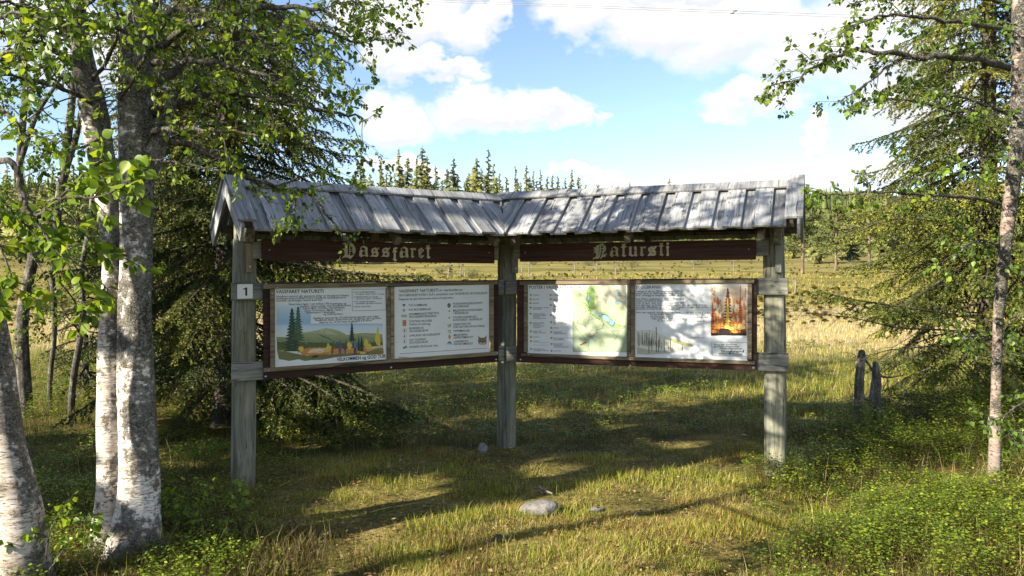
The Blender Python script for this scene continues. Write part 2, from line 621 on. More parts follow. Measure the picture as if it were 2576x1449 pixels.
M['birch_pink'] = birch_bark('pinkish_birch_bark', 0.26, (0.27, 0.225, 0.20))
M['bark'] = rough_bark('spruce_bark', (0.060, 0.046, 0.036), (0.17, 0.15, 0.13))
M['twig'] = rough_bark('lichen_twig', (0.055, 0.046, 0.038), (0.24, 0.23, 0.20), 1.6)
M['pinebark'] = rough_bark('pine_bark', (0.13, 0.090, 0.062), (0.30, 0.225, 0.165))
M['deadwood'] = rough_bark('dead_grey_wood', (0.16, 0.145, 0.125), (0.36, 0.34, 0.31))
M['lichen'] = colmat('beard_lichen', 0.9)
M['stumpbark'] = rough_bark('lichened_stump', (0.070, 0.061, 0.052), (0.32, 0.30, 0.265), 0.8)
M['stone'] = stone_mat('grey_stone', (0.085, 0.08, 0.072), (0.27, 0.26, 0.24))
M['darkstone'] = stone_mat('mossy_stone', (0.03, 0.032, 0.02), (0.09, 0.085, 0.06))
M['wire'] = plain('aluminium_wire', (0.35, 0.34, 0.36), 0.5, 0.4, 0.3)

# ------------------------------------------------------------------ the information kiosk
K4 = 2576.0 / 4096.0


class Wing:
    """a vertical wall plane: point o, unit direction d along it, normal n towards the viewer"""
    def __init__(self, p0, p1):
        self.o = Vector((p0[0], p0[1], 0))
        e = Vector((p1[0] - p0[0], p1[1] - p0[1], 0))
        self.len = e.length
        self.d = e.normalized()
        self.n = Vector((self.d.y, -self.d.x, 0))
        self.rot = Matrix((self.d, -self.n, Vector((0, 0, 1)))).transposed()   # local x along, y away, z up

    def hit(self, x4, y4, off=0.0):
        """(s, z) on the plane lying off in front of the wall, at a place of the 4096 px photograph"""
        r = ray(x4 * K4, y4 * K4)
        c = Vector((0, 0, EYE))
        k = (self.n.dot(self.o) + off - self.n.dot(c)) / self.n.dot(r)
        p = c + r * k
        return (p - self.o).dot(self.d), p.z

    def at(self, s, off, z):
        return self.o + self.d * s + self.n * off + Vector((0, 0, z))


WL = Wing((-1.931, 5.97), (-0.122, 7.06))
WR = Wing((0.043, 7.02), (1.990, 6.24))
kiosk = empty('information_kiosk', (-0.1, 6.6, 0.0))
tag(kiosk, 'weathered wooden information kiosk with two angled notice boards under a grey plank roof', 'information kiosk')
KO = Vector(kiosk.location)


def bevel_prism(poly, thick, bev=0.004, jit=0.0):
    """flat polygon in local xy, thickness in -z, upper edges broken by a small bevel"""
    bm = bmesh.new()
    top = [bm.verts.new((x, y, 0)) for x, y in poly]
    bot = [bm.verts.new((x, y, -thick)) for x, y in poly]
    n = len(poly)
    bm.faces.new(top)
    bm.faces.new(bot[::-1])
    for i in range(n):
        j = (i + 1) % n
        bm.faces.new((top[i], bot[i], bot[j], top[j]))
    bmesh.ops.recalc_face_normals(bm, faces=bm.faces)
    if bev:
        bmesh.ops.bevel(bm, geom=list(bm.edges), offset=bev, segments=1, affect='EDGES', clamp_overlap=True)
    me = bpy.data.meshes.new('plank')
    bm.to_mesh(me)
    bm.free()
    return me


def box_me(lx, ly, lz, bev=0.004):
    me = bevel_prism([(-lx / 2, -ly / 2), (lx / 2, -ly / 2), (lx / 2, ly / 2), (-lx / 2, ly / 2)], lz, bev)
    me.transform(Matrix.Translation((0, 0, lz / 2)))
    return me


def put(name, me, mat, rot3, loc, parent=kiosk):
    o = obj(name, me, mat, parent)
    m = rot3.to_4x4()
    m.translation = Vector(loc)
    if parent is kiosk:
        m.translation = m.translation - KO
    else:
        m = (Matrix.Translation(KO) @ parent.matrix_basis).inverted() @ m
    o.matrix_basis = m
    return o


def plank_on(wing, name, mat, s0, s1, z0, z1, off0, off1, bev=0.004, parent=kiosk, jit=0.0):
    """box on a wing from s0..s1, z0..z1 and between two offsets (off1 the front)"""
    me = box_me(s1 - s0, abs(off1 - off0), z1 - z0, bev)
    return put(name, me, mat, wing.rot, wing.at((s0 + s1) / 2, (off0 + off1) / 2, (z0 + z1) / 2), parent)


def slant_plank(wing, name, mat, s0, za0, zb0, s1, za1, zb1, off0, off1, bev=0.004, parent=kiosk):
    """board whose upper (zb) and lower (za) edges run at a slight slope, grain along local x"""
    zc = (za0 + zb0 + za1 + zb1) / 4
    sc = (s0 + s1) / 2
    me = bevel_prism([(s0 - sc, za0 - zc), (s1 - sc, za1 - zc), (s1 - sc, zb1 - zc), (s0 - sc, zb0 - zc)], off1 - off0, bev)
    # local: x along, y up, z towards the viewer
    rot = Matrix((wing.d, Vector((0, 0, 1)), wing.n)).transposed()
    return put(name, me, mat, rot, wing.at(sc, off1, zc), parent)


rk = random.Random(5)
# ---- posts: squared logs with rounded corners, slightly leaning and tapering
def post(wing, x4c, y4, off, width, ztop, lean, label):
    s, _ = wing.hit(x4c, y4, off)
    c = wing.at(s, off, 0)
    mb = MB()
    prof = []
    for k in range(20):
        a = k / 20 * 2 * math.pi
        ca, sa = math.cos(a), math.sin(a)
        e = 0.42
        prof.append((abs(ca) ** e * math.copysign(1, ca), abs(sa) ** e * math.copysign(1, sa)))
    zs = [-0.35, 0, 0.25, 0.5, 0.8, 1.1, 1.4, 1.65, ztop - 0.006, ztop]
    vs = []
    for i, z in enumerate(zs):
        t = z / ztop
        hw = width / 2 * (1.03 - 0.06 * t) * (0.97 if i == len(zs) - 1 else 1)
        for px, py in prof:
            q = wing.d * (px * hw) - wing.n * (py * hw)
            vs.append((q.x + lean * z + 0.003 * math.sin(z * 3.1 + x4c), q.y, z))
    n = len(prof)
    qs = [(i * n + j, i * n + (j + 1) % n, (i + 1) * n + (j + 1) % n, (i + 1) * n + j) for i in range(len(zs) - 1) for j in range(n)]
    vs.append((lean * ztop, 0, ztop))
    e = len(vs) - 1
    a = (len(zs) - 1) * n
    mb.add(vs, [(a + j, a + (j + 1) % n, e) for j in range(n)], qs)
    me = mb.mesh('post', smooth=True, color=False)
    o = obj('post', me, M['post'], kiosk, c - KO)
    if label:
        o['label'] = label
    return s, c


sPL, cPL = post(WL, 968, 1350, -0.155, 0.168, 1.915, 0.014, 'left kiosk post carrying the number plate')
sPC, cPC = post(WL, 2027, 1350, -0.155, 0.150, 1.93, 0.0, 'middle kiosk post at the bend')
sPR, cPR = post(WR, 3108, 1350, -0.155, 0.172, 1.94, -0.016, 'right kiosk post')

# ---- rails behind the boards
def rail(wing, xa, xb, ya0, ya1, yb0, yb1, off0, off1):
    s0, z1 = wing.hit(xa, ya0, off1)
    _, z0 = wing.hit(xa, ya1, off1)
    s1, z3 = wing.hit(xb, yb0, off1)
    _, z2 = wing.hit(xb, yb1, off1)
    return slant_plank(wing, 'rail', M['rail'], s0, z0, z1, s1, z2, z3, off0, off1)


rail(WL, 929, 2019, 1131, 1203, 1120, 1178, -0.068, -0.021)
rail(WL, 929, 2019, 1454, 1528, 1384, 1446, -0.068, -0.021)
rail(WR, 2021, 3153, 1119, 1178, 1112, 1180, -0.068, -0.021)
rail(WR, 2021, 3153, 1384, 1446, 1414, 1488, -0.068, -0.021)
# rail behind the sign boards
rail(WL, 1010, 1995, 966, 1034, 985, 1040, -0.068, -0.021)
rail(WR, 2056, 3075, 982, 1036, 960, 1022, -0.068, -0.021)

# ---- brown notice boards
def corners_plank(wing, name, mat, tl, tr, br, bl, off0, off1, bev=0.004):
    s0, z1 = wing.hit(*tl, off1)
    _, z0 = wing.hit(*bl, off1)
    s1, z3 = wing.hit(*tr, off1)
    _, z2 = wing.hit(*br, off1)
    return slant_plank(wing, name, mat, s0, z0, z1, s1, z2, z3, off0, off1, bev)


o = corners_plank(WL, 'notice_board', M['brown'], (1053, 1131), (1995, 1120), (1995, 1447), (1053, 1518), -0.02, 0.0)
o['label'] = 'dark brown backing board of the left wing'
o = corners_plank(WR, 'notice_board', M['brown'], (2067, 1120), (3029, 1112.6), (3029, 1483), (2067, 1449), -0.02, 0.0)
o['label'] = 'dark brown backing board of the right wing'

# ---- posters
def poster(wing, tl, tr, br, bl, label):
    o = corners_plank(wing, 'poster', M['poster'], tl, tr, br, bl, 0.001, 0.004, 0.0)
    o['label'] = label
    return o


P1 = poster(WL, (1099, 1154), (1549, 1146), (1551, 1444), (1097, 1475), 'welcome poster with painted hikers and mountain')
P2 = poster(WL, (1576, 1148), (1962, 1135), (1964, 1408), (1578, 1440), 'sponsor list poster with lynx head')
P3 = poster(WR, (2108, 1138), (2509, 1135), (2515, 1429), (2110, 1414), 'trail map poster with numbered list')
P4 = poster(WR, (2540, 1133), (2992, 1133), (2997, 1443), (2541, 1428), 'forest fire poster with photograph of burning spruce')

# ---- tan battens round the posters
def batten(wing, tl, tr, br, bl, off1=0.022):
    return corners_plank(wing, 'frame_strip', M['strip'], tl, tr, br, bl, 0.0045, off1, 0.003)


batten(WL, (1054, 1136), (1993, 1124), (1993, 1137), (1054, 1156))            # top
batten(WL, (1054, 1473), (1993, 1406), (1993, 1421), (1054, 1490))            # bottom
batten(WL, (1081, 1157), (1100, 1156), (1099, 1471), (1079, 1472))
batten(WL, (1548, 1149), (1562, 1148), (1564, 1439), (1550, 1440))
batten(WL, (1563, 1148), (1578, 1147), (1580, 1438), (1565, 1439))
batten(WL, (1960, 1138), (1976, 1138), (1977, 1406), (1962, 1407))
batten(WR, (2078, 1125), (3017, 1118), (3017, 1133), (2078, 1139))
batten(WR, (2084, 1412), (3020, 1446), (3020, 1459), (2084, 1426))
batten(WR, (2095, 1140), (2109, 1140), (2113, 1411), (2099, 1411))
batten(WR, (2508, 1137), (2522, 1137), (2527, 1426), (2513, 1426))
batten(WR, (2523, 1137), (2539, 1137), (2543, 1427), (2528, 1427))
batten(WR, (2990, 1134), (3008, 1134), (3012, 1440), (2995, 1440))

# ---- sign boards
SL = corners_plank(WL, 'sign_board', M['brown'], (1048, 956.5), (1979, 979), (1979, 1054), (1048, 1042.6), -0.021, 0.004)
SL['label'] = 'dark brown board with cut-out word on the left wing'
SR = corners_plank(WR, 'sign_board', M['brown'], (2079, 976), (3024, 957.6), (3024, 1038.8), (2079, 1047), -0.021, 0.004)
SR['label'] = 'dark brown board with cut-out word on the right wing'


def child_on_wing(name, me, mat, parent, wing):
    """mesh given in wing coordinates (s, off, z) becomes a child of a part"""
    me.transform(Matrix.Translation(wing.o) @ Matrix((wing.d, wing.n, Vector((0, 0, 1)))).transposed().to_4x4())
    o = obj(name, me, mat, parent)
    o.matrix_basis = (Matrix.Translation(KO) @ parent.matrix_basis).inverted()
    return o


def cut_letter(wing, parent, org, scale, loops, off0=0.0042, off1=0.013):
    cu = bpy.data.curves.new('letter', 'CURVE')
    cu.dimensions = '2D'
    cu.fill_mode = 'BOTH'
    cu.extrude = (off1 - off0) / 2
    for lp in loops:
        sp = cu.splines.new('POLY')
        sp.points.add(len(lp) - 1)
        for q, (x, y) in zip(sp.points, lp):
            s, z = wing.hit(org[0] + x / scale, org[1] + y / scale, off1)
            q.co = (s, z, 0, 1)
        sp.use_cyclic_u = True
    t = bpy.data.objects.new('letter_tmp', cu)
    COL.objects.link(t)
    bpy.context.view_layer.update()
    me = bpy.data.meshes.new_from_object(t.evaluated_get(bpy.context.evaluated_depsgraph_get()))
    bpy.data.objects.remove(t)
    me.transform(Matrix(((1, 0, 0, 0), (0, 0, 1, (off0 + off1) / 2), (0, 1, 0, 0), (0, 0, 0, 1))))
    me.materials.clear()
    return child_on_wing('letter', me, M['letter'], parent, wing)


def circ(cx, cy, r, n=16):
    return [(cx + r * math.cos(k / n * 2 * math.pi), cy + r * math.sin(k / n * 2 * math.pi)) for k in range(n)]


def sh(lps, dx, dy):
    return [[(x + dx, y + dy) for x, y in l] for l in lps]


gV = [[(120, 180), (150, 145), (190, 133), (230, 145), (265, 185), (270, 230), (270, 460), (300, 465), (312, 440), (315, 190), (330, 155), (362, 140), (395, 160), (435, 210), (470, 270), (482, 340), (470, 410), (435, 470), (390, 520), (345, 563), (300, 540), (240, 522), (180, 525), (122, 550), (130, 520), (175, 480), (200, 460), (200, 390), (190, 345), (165, 322), (125, 320), (145, 290), (195, 275), (203, 250), (205, 215), (185, 180), (160, 175)],
      [(333, 210), (360, 225), (385, 265), (405, 305), (370, 315), (335, 315)], [(333, 335), (380, 325), (405, 325), (400, 355), (335, 358)], [(333, 380), (370, 370), (410, 380), (410, 420), (370, 495), (330, 460)]]
ga = [[(578, 480), (585, 355), (625, 325), (605, 275), (630, 250), (695, 215), (740, 230), (795, 270), (795, 400), (812, 495), (780, 517), (745, 485), (700, 485), (625, 517)],
      [(625, 270), (670, 258), (730, 275), (735, 350), (690, 350), (640, 330)], [(655, 370), (730, 368), (732, 460), (680, 465), (648, 445)]]
gs = [[(865, 508), (920, 450), (930, 425), (895, 385), (905, 300), (940, 285), (1000, 262), (1060, 285), (1100, 255), (1108, 262), (1100, 300), (1040, 350), (1085, 395), (1075, 490), (1030, 515), (940, 500)],
      [(950, 315), (1005, 320), (1005, 345), (965, 375), (950, 350)], [(955, 425), (990, 408), (1022, 420), (1020, 455), (990, 470), (955, 450)]]
gf = [[(1452, 380), (1465, 355), (1485, 345), (1480, 290), (1500, 270), (1550, 252), (1590, 270), (1578, 305), (1540, 300), (1535, 345), (1575, 350), (1565, 395), (1537, 395), (1540, 500), (1535, 580), (1582, 580), (1570, 600), (1525, 633), (1462, 580), (1480, 560), (1492, 500), (1490, 395)]]
gr = [[(1915, 300), (1965, 272), (2000, 290), (2045, 275), (2080, 310), (2060, 340), (2020, 310), (2000, 330), (2000, 490), (2040, 490), (2000, 537), (1938, 515), (1955, 480), (1955, 330)]]
ge = [[(2140, 510), (2150, 480), (2150, 400), (2138, 330), (2155, 310), (2220, 262), (2285, 330), (2280, 360), (2215, 410), (2215, 480), (2290, 465), (2295, 490), (2220, 552)], [(2195, 335), (2215, 325), (2235, 345), (2215, 385), (2200, 370)]]
gt = [[(2318, 300), (2340, 265), (2375, 260), (2340, 200), (2390, 215), (2440, 197), (2420, 260), (2470, 275), (2450, 305), (2420, 300), (2418, 500), (2455, 505), (2445, 530), (2412, 560), (2357, 525), (2372, 490), (2370, 300)]]
for g in (gV, ga, gs, sh(gs, 288, 2), gf, sh(ga, 1068, 25), gr, ge, gt):
    cut_letter(WL, SL, (1350, 950), 6.605, g)
hN = [[(145, 640), (170, 600), (240, 560), (255, 530), (255, 470), (215, 445), (160, 435), (215, 410), (240, 405), (215, 385), (160, 370), (215, 350), (240, 345), (165, 305), (180, 290), (245, 290), (255, 240), (330, 215), (430, 173), (480, 190), (530, 245), (545, 300), (535, 380), (490, 440), (440, 500), (500, 495), (565, 455), (520, 570), (440, 572), (375, 632), (370, 620), (400, 560), (440, 440), (415, 415), (385, 430), (375, 520), (340, 600), (300, 625), (220, 620), (180, 635)],
      [(338, 228), (362, 228), (350, 420), (340, 510), (318, 515)], [(395, 235), (455, 285), (455, 320), (395, 320)], [(385, 348), (460, 345), (455, 395), (385, 395)]]
ha = [[(658, 530), (672, 410), (712, 385), (695, 320), (795, 255), (905, 310), (890, 400), (890, 480), (912, 545), (885, 568), (840, 530), (790, 530), (712, 572)],
      [(725, 310), (765, 300), (830, 335), (825, 400), (780, 395), (725, 370)], [(745, 410), (830, 410), (828, 515), (780, 520), (745, 515)]]
ht = [[(972, 295), (1000, 262), (1040, 250), (1000, 180), (1060, 190), (1128, 172), (1085, 250), (1155, 255), (1135, 290), (1085, 295), (1088, 515), (1135, 515), (1115, 550), (1080, 573), (1008, 535), (1030, 500), (1030, 295)]]
hu = [[(1218, 290), (1260, 250), (1305, 290), (1290, 350), (1290, 490), (1340, 520), (1380, 490), (1378, 340), (1360, 285), (1405, 248), (1445, 285), (1440, 480), (1472, 520), (1425, 562), (1370, 535), (1310, 562), (1220, 530), (1232, 400)]]
hr = [[(1540, 300), (1575, 262), (1620, 280), (1690, 258), (1720, 295), (1690, 328), (1640, 300), (1620, 340), (1625, 500), (1675, 505), (1610, 557), (1540, 520), (1560, 490), (1565, 330)]]
hs = [[(1758, 545), (1820, 460), (1825, 430), (1785, 395), (1785, 310), (1830, 285), (1890, 255), (1950, 275), (2000, 245), (2038, 245), (2030, 280), (1965, 360), (2015, 410), (2010, 510), (1960, 540), (1850, 540)], [(1870, 335), (1905, 345), (1870, 370)], [(1870, 450), (1900, 435), (1930, 450), (1905, 472)]]
hi_ = [[(2312, 260), (2355, 235), (2400, 265), (2380, 330), (2385, 480), (2400, 520), (2345, 548), (2312, 520), (2335, 480), (2330, 330)], circ(2357, 182, 40)]
for g in (hN, ha, ht, hu, hr, hs, sh(ht, 1108, -25), hi_):
    cut_letter(WR, SR, (2350, 950), 7.36, g)

# ---- number plate on the left post
npl = corners_plank(WL, 'number_plate', M['poster'], (949, 1137), (1011, 1136), (1011, 1194), (949, 1195.5), -0.0205, -0.0165, 0.001)
npl['label'] = 'small white plate with a black 1'
one = [[(972, 1158), (972, 1154), (980, 1153), (984, 1149.5), (989, 1149.5), (989, 1183), (981, 1183), (981, 1158)]]
o = cut_letter(WL, npl, (0, 0), 1.0, one, -0.0164, -0.0158)
o.name = 'numeral'
o.data.materials.clear()
o.data.materials.append(M['ink'])

# ---- bolts and screws
mbb = MB()
ringn = 8
vs = [(0.009 * math.cos(k / ringn * 6.2832), 0.009 * math.sin(k / ringn * 6.2832), 0) for k in range(ringn)]
vs += [(0.006 * math.cos(k / ringn * 6.2832), 0.006 * math.sin(k / ringn * 6.2832), 0.005) for k in range(ringn)]
mbb.add(vs + [(0, 0, 0.006)], [(8 + k, 8 + (k + 1) % 8, 16) for k in range(8)], [(k, (k + 1) % 8, 8 + (k + 1) % 8, 8 + k) for k in range(8)])
bolt_me = mbb.mesh('bolt', True, False)
bolt_me.materials.append(M['metal'])


def bolt(wing, x4, y4, off, k=1.0):
    s, z = wing.hit(x4, y4, off)
    o = put('bolt', bolt_me, None, Matrix((wing.d, Vector((0, 0, 1)), wing.n)).transposed() @ Matrix.Diagonal((k, k, k)), wing.at(s, off, z))
    return o


for x, y in ((1064, 1136), (1565, 1129.5), (1063, 1506), (1565, 1470), (1985, 1438)):
    bolt(WL, x, y, 0.001)
for x, y in ((3014, 1472), (2082, 1438), (2520, 1463)):
    bolt(WR, x, y, 0.001)
for x, y in ((1075, 1483), (1990, 1412), (1548, 1139), (1110, 1150), (1984, 1130), (1560, 1440), (1090, 1175)):
    bolt(WL, x, y, 0.0225, 0.45)
for x, y in ((2114, 1419), (2988, 1126), (2994, 1452), (2515, 1127), (2532, 1165), (2517, 1165), (2520, 1438), (3000, 1160), (3003, 1415), (2103, 1165), (2104, 1385)):
    bolt(WR, x, y, 0.0225, 0.45)
for wg, x, y in ((WL, 1078, 1000), (WL, 1957, 1011), (WR, 2101, 1010), (WR, 2995, 997)):
    bolt(wg, x, y, 0.0045, 0.6)

# ---- roof
PITCHR = math.radians(35.0)
HALF = 0.52                      # horizontal half span
ROFF = -0.10                     # ridge lies a little behind the board plane
RZ0 = EYE + 0.735                # ridge of the under boards


def roofz(x):
    return 0.009 * x


bis = (WL.n + WR.n).normalized()
# ridge meeting point: intersection of the two ridge lines
def line_x(a, da, b, db):
    den = da.x * db.y - da.y * db.x
    t = ((b.x - a.x) * db.y - (b.y - a.y) * db.x) / den
    return a + da * t


RA = WL.at(0, ROFF, 0)
RB = WR.at(0, ROFF, 0)
RC = line_x(RA, WL.d, RB, WR.d)
sCL = (RC - WL.o).dot(WL.d)
sCR = (RC - WR.o).dot(WR.d)
SLOPE = HALF / math.cos(PITCHR)
half_ang = 0.5 * WL.d.angle(WR.d)
tan_h = math.tan(half_ang)


class Slope:
    """roof plane: a(long) from the valley/hip outwards, t down the slope"""
    def __init__(self, wing, sc, sgn_along, front):
        self.w = wing
        self.e = wing.d * sgn_along            # away from the bend
        self.f = wing.n if front else -wing.n   # horizontally down the slope
        self.front = front
        self.down = self.f * math.cos(PITCHR) - Vector((0, 0, math.sin(PITCHR)))
        self.up = self.f * math.sin(PITCHR) + Vector((0, 0, math.cos(PITCHR)))
        # a slight rise of the whole roof to the right, as it has settled
        self.e3 = (self.e + Vector((0, 0, 0.009 * self.e.x))).normalized()
        self.org = Vector((RC.x, RC.y, RZ0 + roofz(RC.x)))

    def limit(self, t):
        """where a board at slope distance t must stop (valley in front, hip behind)"""
        h = t * math.cos(PITCHR) * tan_h
        return h if self.front else -h

    def board(self, name, mat, a0, a1, t0, t1, top, thick, clip=True, bev=0.003, tilt=0.0):
        # polygon in (t, a): clip by a >= limit(t)
        poly = [(t0, a0), (t1, a0), (t1, a1), (t0, a1)]
        if clip:
            k = math.cos(PITCHR) * tan_h * (1 if self.front else -1)
            out = []
            g = lambda p: p[1] - k * p[0] - 0.003
            for i in range(len(poly)):
                p, q = poly[i], poly[(i + 1) % len(poly)]
                gp, gq = g(p), g(q)
                if gp >= 0:
                    out.append(p)
                if gp * gq < 0:
                    u_ = gp / (gp - gq)
                    out.append((p[0] + (q[0] - p[0]) * u_, p[1] + (q[1] - p[1]) * u_))
            poly = out
        if len(poly) < 3:
            return None
        area = 0.5 * abs(sum(poly[i][0] * poly[(i + 1) % len(poly)][1] - poly[(i + 1) % len(poly)][0] * poly[i][1] for i in range(len(poly))))
        if area < 0.002:
            return None
        ct = sum(p[0] for p in poly) / len(poly)
        ca = sum(p[1] for p in poly) / len(poly)
        X = self.down
        Z = self.up
        Y = Z.cross(X)
        sg = 1 if Y.dot(self.e3) > 0 else -1
        lp = [(p[0] - ct, (p[1] - ca) * sg) for p in poly]
        if sg < 0:
            lp = lp[::-1]
        me = bevel_prism(lp, thick, bev)
        rot = Matrix((X, Y, Z)).transposed()
        if tilt:
            rot = rot @ Matrix.Rotation(tilt, 3, 'X')
        return put(name, me, mat, rot, self.org + self.e3 * ca + self.down * ct + self.up * top)

    def pt(self, a, t, h):
        return self.org + self.e3 * a + self.down * t + self.up * h


LEN_L = sCL + 0.235                # from the bend to the gable
LEN_R = (WR.len - sCR) + 0.31
slopes = {}
for wing, sc, sg, ln, key in ((WL, sCL, -1, LEN_L, 'L'), (WR, sCR, 1, LEN_R, 'R')):
    for front in (True, False):
        S = Slope(wing, sc, sg, front)
        slopes[key, front] = S
        pitchw = 0.2175 if key == 'L' else 0.2155
        a = ln - 0.075
        i = 0
        while a > -0.55:
            # lower boards lie in the gaps, upper boards cover the joints
            S.board('roof_board', M['roof'], a - 0.145 + rk.uniform(-.004, .004), a, 0.02, SLOPE + rk.uniform(-.006, .012) + (0 if front else .03), 0.0, 0.022)
            c1 = a - 0.145 / 2 - pitchw / 2 + 0.070
            S.board('roof_board', M['roof'], c1 - 0.140, c1 + rk.uniform(-.004, .004), 0.03, SLOPE + 0.018 + rk.uniform(-.012, .012) + (0 if front else .055), 0.0245, 0.022, tilt=rk.uniform(-.012, .012))
            a -= pitchw
            i += 1
        # ridge cap
        S.board('ridge_board', M['roof'], -0.4, ln - 0.05, -0.012, 0.098, 0.047, 0.02)
        # flat cap board along the gable edge and the upright barge board under it
        S.board('barge_cap', M['roof'], ln - 0.085, ln + 0.045, -0.02, SLOPE - 0.005, 0.0715, 0.023, clip=False)
        S.board('barge_board', M['roof'], ln + 0.004, ln + 0.028, 0.012, SLOPE + 0.06, 0.047, 0.125, clip=False)
        # purlins under the boards
        S.board('purlin', M['under'], -0.4, ln - 0.02, SLOPE - 0.13, SLOPE - 0.085, -0.0225, 0.045)
        S.board('purlin', M['under'], -0.4, ln - 0.02, 0.03, 0.075, -0.0225, 0.06)
        for a_ in (ln - 0.26, ln * 0.5, 0.30):
            S.board('rafter', M['under'], a_ - 0.024, a_ + 0.024, 0.02, SLOPE - 0.02, -0.069, 0.07, clip=False)

# nails standing proud here and there on the near slope
nail_mb = MB()
nail_mb.tube([(0, 0, -0.004), (0, 0, 0.010)], [0.0016, 0.0016], 5)
nail_mb.tube([(0, 0, 0.010), (0, 0, 0.012)], [0.0042, 0.0042], 6)
nail_me = nail_mb.mesh('nail', False, False)
nail_me.materials.append(M['nail'])
for key, ln in (('L', LEN_L), ('R', LEN_R)):
    S = slopes[key, True]
    pitchw = 0.2175 if key == 'L' else 0.2155
    a = ln - 0.075
    while a > 0.2:
        c1 = a - 0.145 / 2 - pitchw / 2 + 0.070 - 0.07
        for t in (0.17, 0.33, 0.53):
            for dx in (-0.045, 0.045):
                if t < SLOPE and c1 + dx > S.limit(t) + 0.03:
                    p = S.pt(c1 + dx + rk.uniform(-.01, .01), t + rk.uniform(-.02, .02), 0.0245)
                    put('nail', nail_me, None, Matrix((S.down, S.up.cross(S.down), S.up)).transposed(), p)
        a -= pitchw

# ---- head timbers, struts and brackets under the roof
def vplank(wing, name, mat, s, w_, z0, z1, off0, off1, lean=0.0):
    me = box_me(z1 - z0, w_, off1 - off0, 0.004)      # local x is the length
    rot = Matrix((Vector((0, 0, 1)), wing.d * -1, wing.n)).transposed()
    if lean:
        rot = Matrix.Rotation(lean, 3, wing.n) @ rot
    return put(name, me, mat, rot, wing.at(s, (off0 + off1) / 2, (z0 + z1) / 2))


for wing, s in ((WL, sPL), (WL, sPC), (WR, sPR)):
    vplank(wing, 'head_block', M['post'], s, 0.10, 1.90, 2.22, -0.20, -0.11)
for wing, s0, s1 in ((WL, sPL - 0.05, sCL - 0.06), (WR, sCR + 0.06, sPR + 0.05)):
    plank_on(wing, 'ridge_beam', M['under'], s0, s1, 2.165, 2.245, -0.135, -0.07)
    vplank(wing, 'strut', M['under'], (s0 + s1) / 2 - 0.04, 0.055, 1.78, 2.16, -0.075, -0.03)
for wing, s, w_ in ((WL, sPL + 0.035, 0.058), (WL, sPC + 0.02, 0.05), (WR, sPR + 0.012, 0.05)):
    vplank(wing, 'bracket', M['post'], s, w_ * 1.25, 1.885, 2.10, -0.069, 0.010, -0.10)
    vplank(wing, 'bracket', M['strip'] if wing is WL and w_ > .055 else M['rail'], s + 0.002, w_, 1.655, 1.882, -0.069, -0.022, 0.0)
    o = put('bolt', bolt_me, None, Matrix((wing.d, Vector((0, 0, 1)), wing.n)).transposed(), wing.at(s, -0.0215, 1.70))

# ------------------------------------------------------------------ print on the posters
TEXTS = []   # (wing, parent, text, (x0,y0,x1,y1) baseline ends in 4096 px, cap height px, bold)


def T(region, text, x0, y0, x1, y1, h, bold=0.009, col=None):
    wing, parent, ox, oy, sc = region
    TEXTS.append((wing, parent, text, (ox + x0 / sc, oy + y0 / sc, ox + x1 / sc, oy + y1 / sc), h / sc, bold, col or (0.012, 0.012, 0.015)))


R1 = (WL, P1, 1060, 1130, 4.14)
R2 = (WL, P2, 1560, 1120, 4.2615)
R3 = (WR, P3, 2080, 1120, 4.529)
R4 = (WR, P4, 2500, 1120, 4.2615)
for a in [
    ("VASSFARET NATURSTI", 180, 180, 968, 168, 54, .016),
    ("Vassfaret natursti går gjennom deler av Vassfaret-Vidalen", 182, 247, 1388, 228, 34),
    ("landskapsvernområde, Indre Vassfaret landskapsvern-", 182, 282, 1350, 262, 34),
    ("område og Bringen naturreservat.", 182, 318, 950, 303, 34),
    ("Naturstien ligger i sin helhet i Flå kommune og", 390, 375, 1345, 360, 33),
    ("passerer kjente steder som Raudfjellsetrene", 580, 410, 1422, 390, 33),
    ("Likkistefjell, Domfet, Olsonheimen,", 627, 443, 1330, 426, 33),
    ("Øvre Grunntjern, Mølla, Nedre", 652, 478, 1283, 465, 33),
    ("Grunntjern, Nevlingen", 677, 514, 1162, 503, 33),
    ("og Steinhyttlien.", 963, 541, 1300, 533, 32),
    ("Vassfaret natursti har 20 informasjonsposter som viser", 793, 608, 1885, 572, 33),
    ("Vassfarets natur, kulturhistorie, skogbruk, jakt og fiske.", 825, 640, 1925, 603, 33),
    ("Stien er ca. 16 km lang og gangtid 6-8 timer", 900, 678, 1772, 640, 33),
    ("ILD og BÅLBRENNING", 1497, 172, 1825, 168, 24), ("er forbudt i tiden 15.april - 15.sept.", 1497, 205, 1978, 198, 24),
    ("BÅNDTVANG for hunder", 1500, 252, 1877, 246, 24), ("i perioden 1.april - 25.oktober", 1500, 280, 1940, 273, 24),
    ("Vis respekt for gamle", 1500, 328, 1823, 323, 24), ("boplasser og kulturminner", 1503, 358, 1937, 350, 24),
    ("Bruk naturvett.", 1500, 410, 1757, 405, 24),
    ("VELKOMMEN og GOD TUR", 1190, 1302, 2000, 1243, 56, .022)]:
    T(R1, *a)
